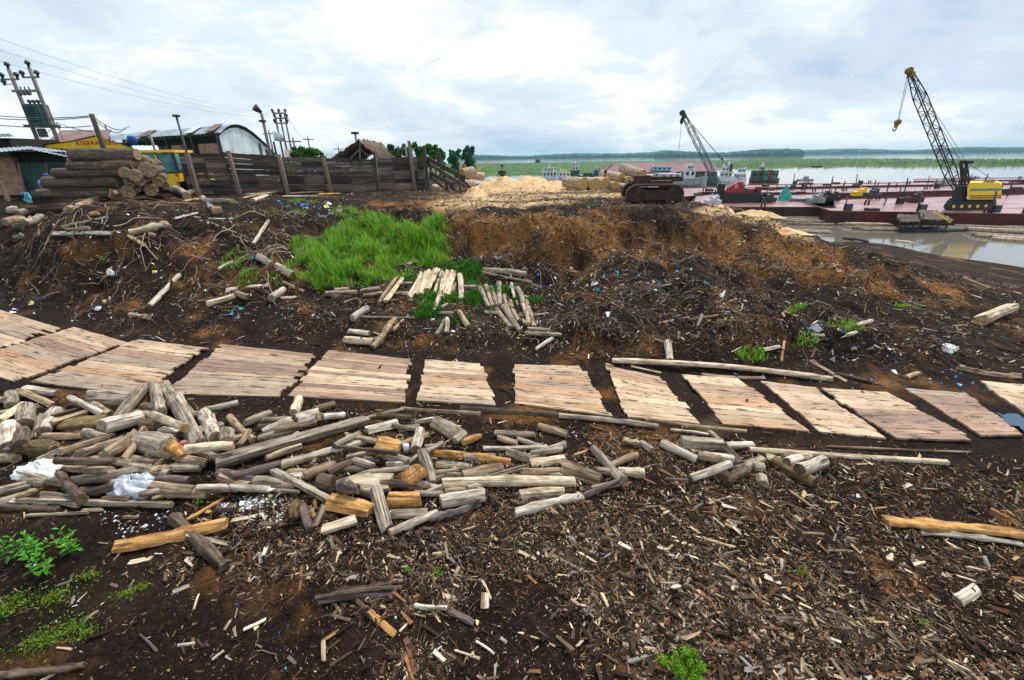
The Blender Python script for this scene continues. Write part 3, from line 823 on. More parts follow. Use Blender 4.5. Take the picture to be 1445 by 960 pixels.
tp, ta2 = upole(387, 158, AXT, .09, 'transformer_pole', 'three pole frame with stacked crossarms behind the fence'); O = tp.location.copy()
for px_, top_ in ((394, 159), (401, 160)):
    q = atd(px_, top_, AXT); m = MB(O); m.tube([(q.x, AXT, O.z), tuple(q)], [.12, .08], 8); m.build('pole', CONC, tp)
for yy, x0_, x1_ in ((160, 385, 403), (167, 388, 405), (174, 388, 406)):
    a, b = atd(x0_, yy, AXT - .2), atd(x1_, yy, AXT - .2); m = MB(O); m.beam(a, b, .14); m.build('crossarm', CONC, tp)
    for s in (0, .5, 1): m = MB(O); insul(m, a.lerp(b, s), 1.6); m.build('insulator', STEEL, tp)
for px_, yy in ((391, 199), (397, 200)):
    q = atd(px_, yy, AXT - .4); m = MB(O); m.tube([q, q + Vector((0, 0, .9))], .3, 10); m.build('transformer', SHEETW, tp)
for px_, top_, ax_, lb in ((379, 184, 60, 'small far pole left of the three pole frame'), (413, 194, 50, 'pale thin pole in front of the green bush'), (434, 193, 70, 'far pole with one crossarm above the green bush'), (477, 207, 80, 'faint far pole left of the thatched roof'),
                           (572, 203, 45, 'pale thin pole among the trees behind the fence'), (612, 208, 60, 'thin pole beside the right trees')):
    t_, a = upole(px_, top_, ax_, .09, 'utility_pole', lb)
    m = MB(t_.location); m.beam(a + Vector((-.8, 0, -.4)), a + Vector((.8, 0, -.4)), .12); m.build('crossarm', CONC, t_)
lq, a = upole(501, 188, 36, .07, 'lamp_post', 'small floodlight post rising above the thatched roof')
m = MB(lq.location); m.box((a.x, a.y, a.z), (.5, .3, .16)); m.build('floodlight', BLK, lq)
def wire(p, q, sag, label, r=.018):
    m = MB(p); pts = [p.lerp(q, s) - Vector((0, 0, sag * 4 * s * (1 - s))) for s in np.linspace(0, 1, 13)]
    m.tube(pts, r, 4); tag(m.build('power_line', STEEL), label, 'wire', 'overhead wires at the left')
tp2 = atd(390, 161, AXT)
for i, (y0, y1) in enumerate(((52, 160), (68, 163), (84, 166))):
    wire(atd(-10, y0, 22), atd(388 + i * 5, y1, AXT), .6, ['topmost', 'middle', 'lowest'][i] + ' faint wire of three across the left sky', .006)
for i, (y0, y1) in enumerate(((163, 163.5), (167, 165), (176, 178))):
    wire(atd(-10, y0, 26), atd(129, y1, 28), .12, ['upper', 'second', 'lower'][i] + ' wire running from the left edge to the dark wooden pole', .022)
wire(atd(129, 163, 28), atd(182, 178, 40), .5, 'upper wire dropping from the dark wooden pole to the roof', .03); wire(atd(129, 165, 28), atd(176, 180, 40), .6, 'lower wire dropping from the dark wooden pole to the roof', .03)
wire(atd(80, 173, 40), atd(129, 186, 28), .1, 'short wire between the stay pole and the dark wooden pole', .03); wire(atd(52, 200, 34), atd(80, 173, 40), .05, 'stay wire slanting up to the thin stay pole', .03)
wire(tp2 + Vector((1, 0, 0)), atd(434, 195, 70), .8, 'thin wire sagging right from the three pole frame', .02)

# ------------------------------------------------------------------ plank fence
fpx = [(270, 214, 278, 22.5), (332, 214, 281, 23.3), (400, 220, 272, 24.3), (462, 222, 271, 25.3), (532, 222, 270, 26.4), (582, 222, 270, 27.2), (601, 223, 270, 27.6)]
fn = thing('plank_fence', 'long fence of dark horizontal planks between leaning posts', 'fence', tuple(gz(300, 279, 22.8)))
O = fn.location.copy()
fb_ = []
for px_, rt, rb_, ax_ in fpx:
    a = atd(px_, rb_, ax_); zb = hz(a.x, a.y); fb_.append((a.x, a.y, zb - .05, zt(px_, rt, a)))
rf = random.Random(3)
for k in range(len(fb_) - 1):
    A_, B_ = fb_[k], fb_[k + 1]
    m = MB(O); rows = 8
    for i in range(rows):
        if k in (3, 4) and i == 1 and rf.random() < .5: continue
        for half in range(2):
            u0, u1 = (0, .5) if half == 0 else (.5, 1)
            u0 -= .01; u1 += .01
            j0, j1 = rf.uniform(-.02, .02), rf.uniform(-.02, .02)
            g0 = rf.uniform(.0, .018)
            def P_(u, f): return Vector((lerp(A_[0], B_[0], u), lerp(A_[1], B_[1], u) + (.03 * half), lerp(lerp(A_[2], B_[2], u), lerp(A_[3], B_[3], u), f)))
            f0, f1 = i / rows, (i + 1) / rows
            top_j = rf.uniform(-.05, .03) if i == rows - 1 else 0
            q = [P_(u0, f0 + j0 * .3), P_(u1, f0 + j1 * .3), P_(u1, f1 + top_j - g0 + j1 * .3), P_(u0, f1 + top_j * .5 - g0 + j0 * .3)]
            m.prism(q, (0, .03, 0), rf.choice((0, 0, 0, 1, 1, 2, 2)))
    m.build('plank_panel', [FENB, FENB2, FENB3], fn)
def post(parent, px0, y0, px1, y1, ax, w, mat):
    a, b = atd(px0, y0, ax), atd(px1, y1, ax); b.z = min(b.z, hz(b.x, b.y) - .1)
    m = MB(parent.location); m.beam(b, a, w); m.build('post', mat, parent)
for a in [(263, 215, 282, 282, 22.2, .17, FENP), (322, 213, 341, 282, 23, .15, FENP), (393, 218, 407, 272, 24, .16, FENP), (456, 222, 468, 272, 25, .15, FENP), (528, 214, 535, 273, 26.1, .13, FENP), (577, 199, 586, 272, 26.9, .16, FENP), (598, 206, 605, 275, 27.2, .17, FEND)]: post(fn, *a)
post(fn, 528, 214, 534, 274, 25.95, .1, FEND)
m = MB(); a, b = atd(386, 200, 24.1), atd(400, 262, 24.1); m = MB(b); m.beam(b, a, .07); tag(m.build('wooden_pole', FEND), 'thin dark pole tied to the third fence post', 'pole')
rl = thing('broken_fence', 'collapsed rail fence with sloping dark planks at the fence end', 'fence', tuple(gz(635, 275, 26.5)))
for a in [(619, 216, 634, 277, 26.6, .15, FEND), (646, 231, 652, 302, 24.0, .11, FEND), (626, 256, 628, 284, 25.6, .1, FENP)]: post(rl, *a)
for p0, p1, w_ in (((603, 224, 27.4), (656, 252, 24.3), .26), ((606, 232, 27.3), (658, 264, 24.2), .18), ((607, 244, 27.3), (640, 262, 25.2), .22), ((607, 250, 27.3), (650, 284, 24.2), .15), ((632, 238, 26), (668, 268, 24), .16), ((634, 262, 25.5), (670, 292, 23.6), .2)):
    a, b = atd(*p0), atd(*p1); m = MB(rl.location); m.beam(a, b, .05, w_); m.build('rail', FENB, rl)

# ------------------------------------------------------------------ thatched shelter
AXH = 33
th_ = thing('thatched_hut', 'open shelter with a ragged brown thatch roof behind the plank fence', 'hut', tuple(gz(510, 240, AXH)))
O = th_.location.copy()
L_, A2, R_ = atd(468, 224, AXH), atd(506, 197, AXH), atd(532, 224, AXH)
back = atd(541, 204, 37.5) - A2; rg = np.random.default_rng(8)
def thatch(m, a, b, c, d, n1=26, n2=12):
    """ragged sheet a-b (ridge) to d-c (eave)"""
    vs = []
    for i in range(n1 + 1):
        for j in range(n2 + 1):
            u, v = i / n1, j / n2; p = a.lerp(b, u).lerp(d.lerp(c, u), v * (1 + (.07 * rg.normal() if j == n2 else 0)))
            vs.append(p + Vector((0, 0, .05 * rg.normal() + (.05 if j % 3 == 0 else -.03))))
    m.add(vs, [(i * (n2 + 1) + j, (i + 1) * (n2 + 1) + j, (i + 1) * (n2 + 1) + j + 1, i * (n2 + 1) + j + 1) for i in range(n1) for j in range(n2)])
    m.add([v - Vector((0, 0, .14)) for v in vs], [(i * (n2 + 1) + j, i * (n2 + 1) + j + 1, (i + 1) * (n2 + 1) + j + 1, (i + 1) * (n2 + 1) + j) for i in range(n1) for j in range(n2)])
    for _ in range(260):
        u, v = rg.random(), rg.random() ** .5; p = a.lerp(b, u).lerp(d.lerp(c, u), v); q = p + (d - a).normalized() * rg.uniform(.2, .6) + Vector((rg.normal() * .05, 0, .07)); m.beam(p + Vector((0, 0, .06)), q, .03, .012)
m = MB(O); thatch(m, A2, A2 + back, R_ + back + Vector((-.3, 0, 0)), R_ + Vector((.2, 0, 0))); thatch(m, A2 + back, A2, L_, L_ + back); m.build('roof', THAT, th_)
m = MB(O)
k1 = atd(508, 201, AXH + .1); kb = atd(508, 226, AXH + .1); kc = atd(508, 210, AXH + .1)
m.beam(k1, kb, .1); m.beam(kc, atd(495, 224, AXH + .1), .08); m.beam(kc, atd(521, 221, AXH + .1), .08); m.build('truss', FENP, th_)
for p in (L_, R_, L_ + back, R_ + back):
    m = MB(O); m.beam((p.x, p.y + .1, O.z - .3), (p.x, p.y + .1, p.z - .1), .12); m.build('post', FENP, th_)
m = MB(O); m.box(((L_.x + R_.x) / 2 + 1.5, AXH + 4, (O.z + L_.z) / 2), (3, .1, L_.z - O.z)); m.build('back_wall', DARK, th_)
ws_ = thing('shed', 'pale walled low shed roof showing between bush and three pole frame', 'shed', tuple(gz(408, 220, 42)))
m = MB(ws_.location); q = [atd(402, 221, 40), atd(424, 223, 40), atd(418, 212, 45), atd(402, 211, 45)]; corr_sheet(m, *q, .25); m.build('roof', SHEETR, ws_)
m = MB(ws_.location); m.box((q[0].x + .6, 43, 3.2), (1.6, 2, 1.9)); m.build('wall', WHT, ws_)
ws2 = thing('shed', 'low pale shed roof between the bush and the thatched roof', 'shed', tuple(gz(462, 220, 50)))
m = MB(ws2.location); q = [atd(455, 221, 48), atd(476, 221, 48), atd(474, 216, 53), atd(457, 216, 53)]; corr_sheet(m, *q, .3); m.build('roof', SHEETG, ws2)
m = MB(ws2.location); m.box(((q[0].x + q[1].x) / 2, 50.5, 3.1), (1.4, 3, 1.9)); m.build('wall', WHT, ws2)

# ------------------------------------------------------------------ trees
LEAF = {}
def leafmat(nm, a, b):
    m, t, bs_ = newmat(nm); gi = t.nodes.new('ShaderNodeVertexColor'); gi.layer_name = 'tone'
    t.links.new(gi.outputs[0], bs_.inputs['Base Color']); bs_.inputs['Roughness'].default_value = .55; bs_.inputs['Specular IOR Level'].default_value = .2
    tr = t.nodes.new('ShaderNodeBsdfTranslucent'); ms = t.nodes.new('ShaderNodeMixShader'); ms.inputs[0].default_value = .42; out = t.nodes['Material Output']
    t.links.new(gi.outputs[0], tr.inputs[0]); t.links.new(bs_.outputs[0], ms.inputs[1]); t.links.new(tr.outputs[0], ms.inputs[2]); t.links.new(ms.outputs[0], out.inputs['Surface'])
    m['a'] = a; return m
MLEAF = leafmat('foliage', 0, 0)
def leaves(name, C_, n, size, cols, seed, parent=None, loc=(0, 0, 0), squash=1):
    """C_: list of (centre, radius) clumps; leaf faces through their volume"""
    g = np.random.default_rng(seed); nc = len(C_); rad = np.array([c[1] for c in C_])
    k = g.choice(nc, n, p=rad ** 2 / (rad ** 2).sum()); d = g.normal(0, 1, (n, 3)); d /= np.linalg.norm(d, axis=1)[:, None]
    r = rad[k] * g.uniform(.35, 1.0, n) * (1 + .5 * g.random(n) ** 5); p = np.array([tuple(c[0]) for c in C_])[k] + d * r[:, None] * np.array([1, 1, squash]) - np.array(loc)
    a = g.normal(0, 1, (n, 3)); a /= np.linalg.norm(a, axis=1)[:, None]; b = np.cross(a, g.normal(0, 1, (n, 3))); b /= np.linalg.norm(b, axis=1)[:, None]
    s = size * g.uniform(.6, 1.5, n)[:, None]
    Vv = np.stack([p - a * s, p - b * s * .5, p + a * s, p + b * s * .5], 1).reshape(-1, 3); Ff = np.arange(n * 4).reshape(-1, 4)
    cc = np.array(cols)[g.integers(0, len(cols), n)] * g.uniform(.75, 1.2, (n, 1)) * g.uniform(.72, 1.15, nc)[k][:, None]
    cc = np.concatenate([np.repeat(cc, 4, 0), np.ones((n * 4, 1))], 1)
    o = np_mesh(name, Vv, Ff, MLEAF, {'tone': cc}); o.parent = parent; return o
BARK = mk('tree bark', (.14, .10, .07), (.05, .035, .025), 5, (1, 1, .3), .9)
def tree(px, ybase, ytop, wpx, ax, label, seed, cols, name='broadleaf_tree', group=None):
    a = atd(px, ybase, ax); zb = hz(a.x, a.y); top = zt(px, ytop, a); h = top - zb; w_ = wpx * ax / CF / 2
    t = thing(name, label, 'tree' if 'tree' in name else 'bush', (a.x, a.y, zb), 0, group); g = random.Random(seed)
    m = MB(); m.tube([(0, 0, -.2), (.1, 0, h * .35), (.0, .1, h * .7)], [.05 * h, .035 * h, .012 * h], 8)
    C_ = []
    for i in range(30):
        an = g.uniform(0, 6.28); rr_ = g.uniform(.1, .95) * w_; zc_ = h * g.uniform(.36, .93); cr = g.uniform(.12, .30) * w_
        zc_ = min(zc_, h - cr * .8)
        c = Vector((math.cos(an) * rr_, math.sin(an) * rr_ * .8, zc_)); C_.append((c, cr))
        if i < 7: m.tube([(0.05, 0, h * .3), tuple(c * .6 + Vector((0, 0, h * .14))), tuple(c)], [.02 * h, .012 * h, .004 * h], 5)
    m.build('trunk', BARK, t)
    leaves('crown', C_, 6500, .020 * h + .05, cols, seed, t)
    return t
DG = [(.06, .19, .03), (.08, .24, .04), (.13, .30, .05), (.035, .12, .025)]; LG_ = [(.06, .16, .02), (.09, .22, .03), (.04, .12, .015), (.13, .26, .04)]; TG = [(.035, .15, .07), (.05, .19, .08), (.08, .23, .09)]
tree(426, 224, 200, 26, 38, 'round dark green tree behind the third fence post', 61, DG)
tree(437, 224, 209, 26, 36, 'light green bush in front of the round dark green tree', 62, LG_, 'green_bush')
tree(449, 224, 210, 16, 38, 'small green bush at the right end of the bush cluster', 63, DG, 'green_bush')
tree(552, 222, 203, 14, 60, 'small tree tip showing over the thatched roof', 64, DG)
tree(575, 226, 202, 26, 48, 'light green tree behind the tallest fence post', 65, LG_[:3] + DG)
tree(590, 226, 206, 20, 48, 'green tree between the two tallest fence posts', 66, DG + LG_[:2])
tree(606, 227, 203, 26, 55, 'dark green tree right of the dark fence end post', 67, DG)
tree(620, 227, 208, 18, 60, 'smaller green tree near the collapsed rails', 68, DG + LG_[:1])
tree(641, 226, 207, 19, 90, 'far round tree, left one of two beside the river', 69, TG)
tree(659, 227, 204, 24, 90, 'far round tree, right one of two beside the river', 70, TG)
tree(384, 224, 208, 12, 60, 'little tree beside the arched warehouse', 71, DG)

# ------------------------------------------------------------------ yellow loader behind the fence corner
def loader():
    AXL = 23.5; g0 = gz(239, 279, AXL)
    t = thing('wheel_loader', 'yellow wheel loader with a glazed cab parked beside the log stack', 'loader', (g0.x, g0.y, g0.z), 0.12)
    sc_ = AXL / CF
    def Zr(y): return zt(243, y, g0) - g0.z
    w2 = 1.65 / 2 * 1.05
    m = MB(); zb, zt_ = Zr(245), Zr(214.5)
    for sx in (-w2, w2):
        for sy in (-.1, 1.5): m.beam((sx, sy, zb), (sx * .95, sy, zt_), .09)
    m.beam((0.05, -.1, zb), (.0, -.1, zt_), .06); m.beam((-w2, -.12, zb + .02), (w2, -.12, zb + .02), .08); m.build('cab_frame', BLK, t)
    m = MB(); m.box((0, .7, zt_ + .04), (w2 * 2.1, 1.9, .12)); m.build('cab_roof', YEL, t)
    for x0_, x1_ in ((-w2 + .07, -.03), (.09, w2 - .07)):
        m = MB(); m.box(((x0_ + x1_) / 2, -.08, (zb + zt_) / 2), (x1_ - x0_, .03, zt_ - zb - .12)); m.build('window', CABG, t)
    m = MB(); m.box((w2, .7, (zb + zt_) / 2), (.03, 1.4, zt_ - zb - .12)); m.build('window', CABG, t)
    m = MB(); m.box((.1, .5, zb + .3), (.5, .5, .7)); m.box((.1, .8, zb + .8), (.45, .15, .5)); m.build('seat', BLK, t)
    m = MB(); m.tube([(.05, -.17, zt_ - .1), (.12, -.22, zt_ - .5), (.25, -.2, zt_ - .75)], .035, 6); m.build('mirror_arm', YEL, t)
    m = MB(); m.prism([(-w2 * .9, -.3, Zr(246)), (w2 * 1.15, -.3, Zr(245)), (w2 * 1.15, -.3, Zr(256)), (w2 * .75, -.3, Zr(258)), (w2 * .6, -.3, Zr(261)), (-w2 * .2, -.3, Zr(258)), (-w2 * .9, -.3, Zr(254))], (0, 2.4, 0)); m.build('body', YEL, t)
    m = MB(); m.prism([(.25, -.35, Zr(258)), (.75, -.35, Zr(258)), (.68, -.35, Zr(278)), (.45, -.35, Zr(279)), (.45, -.35, Zr(266))], (0, .3, 0)); m.build('stabiliser_leg', YEL, t)
    for sx, sy in ((-w2, .3), (w2, .6), (-w2, 2.4), (w2, 2.6)):
        m = MB(); m.tube([(sx - .2, sy, .62), (sx + .2, sy, .62)], .62, 18); w = m.build('wheel', BLK, t)
        m = MB(); m.tube([(sx - .22, sy, .62), (sx + .22, sy, .62)], .3, 14); m.build('rim', YEL, w)
    m = MB(); m.box((-w2 + .1, -.34, Zr(250)), (.16, .06, .1)); m.build('headlight', WHT, t)
    m = MB(); m.box((w2 * 1.0, -.34, Zr(247)), (.1, .06, .12)); m.build('indicator_light', REDP, t)
loader()
m = MB(atd(187, 199, 44)); a = atd(187, 199, 44); m.tube([(a.x, a.y, a.z - .4), (a.x, a.y, a.z), (a.x, a.y, a.z + .35), (a.x, a.y, a.z + .45)], [.34, .38, .34, .15], 14)
wt = m.build('water_tank', mk('blue plastic', (.02, .12, .5), (.01, .06, .28), 2)); tag(wt, 'blue plastic tank under the warehouse eave', 'tank')

# ------------------------------------------------------------------ long log stack
SB = wood('stacked log bark', (.25, .19, .135), (.15, .105, .075), (.05, .033, .024), .6); EGS = endgrain('stack log end', (.56, .40, .24), (.17, .10, .055))
def biglog(a, b, ra, rb, label, mat, eg, group, seed, bend=.004, name='saw_log'):
    Lg = (b - a).length
    m = log_like(Lg, ra, rb, seed, bend)
    o = m[0].build(name, mat, loc=(a + b) / 2); o.rotation_mode = 'QUATERNION'; o.rotation_quaternion = frame_x(a, b).to_quaternion()
    for e in (0, 1):
        c = m[1][e].build('cut_end', eg, o); c.location = (0, 0, 0)
    return tag(o, label, 'log', group)
def frame_x(a, b, roll=0.0):
    d = (b - a).normalized(); y = Vector((0, 0, 1)).cross(d); y.normalize(); z = d.cross(y)
    return Matrix((d, y, z)).transposed() @ Matrix.Rotation(roll, 3, 'X')
def log_like(Lg, ra, rb, seed, bend):
    g = np.random.default_rng(seed); n = 18; NS = 14; vs = []; ends = []
    ph = g.uniform(0, 6, 3); 
    for i in range(NS + 1):
        s = i / NS; R = (ra + (rb - ra) * s) * (1 + .02 * g.normal()); oz = bend * Lg * math.sin(PI * s)
        for k in range(n):
            a = 2 * PI * k / n; rr_ = R * (1 + .04 * math.sin(2 * a + ph[0]) + .03 * math.sin(3 * a + ph[1] + s) + .012 * g.normal())
            vs.append(((s - .5) * Lg + (.04 * g.normal() * R if 0 < i < NS else 0), math.cos(a) * rr_, math.sin(a) * rr_ + oz))
    m = MB(); m.add(vs, [(i * n + k, (i + 1) * n + k, (i + 1) * n + (k + 1) % n, i * n + (k + 1) % n) for i in range(NS) for k in range(n)], 0, True)
    for e in (0, 1):
        ring = [Vector(vs[e * NS * n + k]) for k in range(n)]; c = sum(ring, Vector()) / n; sg = 1 if e else -1
        inn = [c + (p - c) * .95 + Vector((sg * .012, 0, 0)) for p in ring]; q = MB()
        f1 = [(k, (k + 1) % n, n + (k + 1) % n, n + k) for k in range(n)] + [tuple(range(n, 2 * n))]
        if not e: f1 = [f[::-1] for f in f1]
        q.add(ring + inn, f1); ends.append(q)
    return m, ends
SAX = 19.0
def stacklog(x1, y1, x2, y2, w1, w2, label, seed, ax1=SAX, ax2=None):
    ax2 = ax2 or ax1
    a, b = atd(x1, y1, ax1), atd(x2, y2, ax2)
    biglog(a, b, w1 / 2 * ax1 * .93 / CF, w2 / 2 * ax2 * .93 / CF, label, SB, EGS, 'long logs in the left stack', seed)
SL = [((56, 274, 156, 273.5, 13, 14), 'bottom log of the stack, half sunk in the dirt'),
 ((64, 258, 168, 256, 16, 18), 'thick log second from the bottom of the stack, its end lit tan'),
 ((78, 245, 176, 242.5, 13, 16), 'log just above the thick one in the stack'), ((97, 235, 190, 233, 10, 15), 'fourth log up in the stack'),
 ((99, 228, 178, 226, 10, 10), 'thin reddish log near the top of the stack'), ((101, 218.5, 194, 218.5, 16, 15), 'topmost dark brown log lying across the stack')]
for i, (q, lb) in enumerate(SL): stacklog(*q, lb, 200 + i, SAX - i * .12 + (.0 if i < 4 else .3))
ends = [(176, 244, 8), (190, 248, 8.5), (183, 257, 7.5), (193, 266, 6), (181, 271, 9), (197, 256, 7), (204, 249, 9), (199, 238, 8), (209, 240, 10), (199, 228, 9), (216, 240, 7), (223, 257, 7), (213, 268, 9), (210, 231, 6), (219, 248, 6), (228, 252, 6), (205, 264, 7), (233, 262, 6)]
EL = ['lower left corner', 'second row left', 'third row left', 'pale small end low down', 'dark end at the bottom', 'middle of the pile', 'pale end facing right of middle', 'above the pale middle end', 'ragged end right of it', 'largest end near the top', 'thin end at upper right', 'pale end at lower right', 'dark end lowest right', 'upper right shoulder', 'right side', 'outer right side', 'low middle', 'outermost low right']
for i, (px_, py_, rpx) in enumerate(ends):
    ax_ = SAX - .9 + .10 * i; a = atd(px_, py_, ax_ - .35 * math.sin(i * 1.7)); d = Vector((-1.0, 1.4 + .25 * math.sin(i * 2.1), .04 * math.sin(i))).normalized()
    biglog(a + d * 3.1, a, rpx * ax_ / CF * .84, rpx * ax_ / CF * .88, 'log seen end on in the left stack, ' + EL[i], SB, EGS, 'end on logs in the left stack', 230 + i)

# ------------------------------------------------------------------ pale sawn logs on the yard
YB = wood('debarked yard log', (.66, .55, .40), (.50, .39, .26), (.26, .17, .10), .45); EGY = endgrain('yard log end', (.68, .44, .17), (.42, .24, .08))
for i, (x1, y1, x2, y2, w1, w2, ax_, dz, lb) in enumerate([
  (798, 257, 824, 260, 13, 17, 25, 0, 'pale log at the left end of the yard row'), (822, 258, 840, 261, 15, 18, 25.2, 0, 'second pale log from the left in the yard row'),
  (838, 258, 854, 260, 14, 16, 25.4, 0, 'third pale log from the left in the yard row'), (852, 261, 869, 264, 11, 13, 25.2, 0, 'smaller pale log fourth in the yard row'),
  (850, 247, 877, 253, 13, 15, 27, .0, 'pale log in the back row behind the fourth one'), (878, 252, 888, 255, 10, 11, 26.5, 0, 'small round pale log end right of the back row'),
  (894, 254, 900, 257, 9, 10, 26, 0, 'small pale log above the rusty track frame'), (878, 238, 907, 248, 13, 15, 26.5, .3, 'long pale log lying on top of the back row'),
  (905, 249, 922, 252, 8, 9, 27, 0, 'thin pale log at the right end of the yard logs'), (870, 262, 884, 264, 8, 9, 25, 0, 'half buried pale log beside the rusty track frame')]):
    a, b = atd(x1, y1, ax_ + 1.5), atd(x2, y2, ax_)
    biglog(a, b, w1 / 2 * ax_ / CF * 1.03, w2 / 2 * ax_ / CF, lb, YB, EGY, 'pale sawn logs on the yard', 260 + i, name='saw_log')
for i, (x1, y1, x2, y2, w_, ax_, lb) in enumerate([(610, 266, 632, 266, 10, 27.6, 'pale log lying behind the collapsed rails'), (653, 247, 668, 243, 16, 26, 'upright ended pale block beside the red capped person'), (650, 262, 668, 262, 14, 25, 'lower pale block at the end of the collapsed fence'), (668, 248, 682, 250, 10, 27, 'small pale block right of the upright ended one')]):
    a, b = atd(x1, y1, ax_), atd(x2, y2, ax_ + .4); biglog(a, b, w_ / 2 * ax_ / CF, w_ / 2 * ax_ / CF, lb, YB, EGY, 'pale blocks by the broken fence', 280 + i, name='saw_log')
# heaps of shavings on the yard
SAWM = mk('shaving heap', (.80, .58, .33), (.50, .27, .11), 2.5, rough=.95, bump=1, bd=.06)
def heap(px, py, wpx, hpx, ax, label, seed, depth=1.6):
    a = atd(px, py, ax); g = np.random.default_rng(seed); R = wpx / 2 * ax / CF; H_ = hpx * ax / CF; zb = hz(a.x, a.y) - .1
    n = 40; xs = np.linspace(-1, 1, n); X, Y = np.meshgrid(xs, xs, indexing='ij'); r = np.hypot(X, Y)
    Zh = np.clip(1 - r ** 1.7, -.1, 1) * H_ * (1 + .7 * fbm(X + seed, Y, 2.2, 4)); V_ = np.stack([X * R + a.x, Y * depth + a.y, Zh + zb], -1).reshape(-1, 3)
    ii, jj = np.meshgrid(np.arange(n - 1), np.arange(n - 1), indexing='ij'); q = (ii * n + jj).ravel()
    o = np_mesh('sawdust_heap', V_ - np.array([a.x, a.y, zb]), np.stack([q, q + n, q + n + 1, q + 1], -1), SAWM, None, True); o.location = (a.x, a.y, zb); tag(o, label, 'heap', 'heaps of shavings on the yard')
heap(705, 262, 75, 15, 29, 'bright heap of shavings behind the pale blocks', 1, 2.2); heap(750, 262, 80, 13, 29.5, 'orange brown heap of shavings in the middle of the yard', 2, 2.0); heap(782, 263, 60, 9, 29, 'low brown heap of shavings left of the yard logs', 3)
heap(672, 290, 40, 14, 22, 'small heap of shavings at the foot of the collapsed fence', 4, 1.0); heap(1012, 303, 50, 7, 17.9, 'pale spill of shavings on the bank edge', 5, .7); heap(1062, 319, 66, 7, 16.8, 'long orange spill of shavings down the bank crest', 6, .6); heap(1110, 333, 50, 6, 15.7, 'lowest spill of shavings along the bank crest', 7, .5)
a, b = atd(672, 242, 27), atd(690, 229, 26.5); m = MB(a); m.beam(a, b, .14, .05); tag(m.build('plank', W['c']), 'pale plank sticking up from the shavings', 'plank')
a, b = atd(990, 290, 18.8), atd(1012, 299, 18.1); m = MB(a); m.beam(a, b, .55, .06); tag(m.build('plank', W['c']), 'broad pale slab lying on the bank edge below the red crane', 'plank')

# rusty crawler track frame
def track_frame():
    AXK = 19.5; g0 = gz(922, 287, AXK); g0.z = zt(922, 289, g0)
    t = thing('track_frame', 'rusty brown crawler track frame abandoned on the bank crest', 'machine part', tuple(g0), -.12)
    RU = mk('rust', (.085, .038, .026), (.022, .014, .012), 5, rough=.85, bump=.6, bd=.02)
    Lh, r = 36 * AXK / CF, 12.5 * AXK / CF
    for sy in (0, 1.7):
        m = MB(); n = 40; path = []
        for i in range(n):
            s = i / n * 4
            if s < 1: path.append((-Lh + r + (2 * Lh - 2 * r) * s, 2 * r, 0))
            elif s < 2: a = PI / 2 - PI * (s - 1); path.append((Lh - r + math.cos(a) * r, r + math.sin(a) * r, 1))
            elif s < 3: path.append((Lh - r - (2 * Lh - 2 * r) * (s - 2), 0, 0))
            else: a = -PI / 2 - PI * (s - 3); path.append((-Lh + r + math.cos(a) * r, r + math.sin(a) * r, 1))
        for i in range(n):
            p, q = path[i], path[(i + 1) % n]; m.beam((p[0], sy, p[1]), (q[0], sy, q[1]), .42, .07, upv=(0, 1, 0)) if False else m.beam(((p[0] + q[0]) / 2, sy - .22, (p[1] + q[1]) / 2), ((p[0] + q[0]) / 2, sy + .22, (p[1] + q[1]) / 2), math.hypot(q[0] - p[0], q[1] - p[1]) * .85, .08, upv=(-(q[1] - p[1]), 0, q[0] - p[0]))
        m.build('track', RU, t)
        m = MB(); m.prism([(-Lh + r, sy - .12, r * .5), (Lh - r, sy - .12, r * .5), (Lh - r, sy - .12, r * 1.5), (-Lh + r, sy - .12, r * 1.5)], (0, .24, 0)); m.build('side_frame', RU, t)
        for sx in (-Lh + r, Lh - r):
            m = MB(); m.tube([(sx, sy - .16, r), (sx, sy + .16, r)], r * .86, 16); m.build('sprocket', RU, t)
    m = MB(); m.box((-.1, .85, r * 2.25), (Lh * 1.5, 1.3, .12)); m.box((.6, .85, r * 2.5), (Lh * 1.2, .18, .2)); m.box((-.5, .6, r * 2.55), (.7, .5, .3)); m.build('cross_member', RU, t)
track_frame()

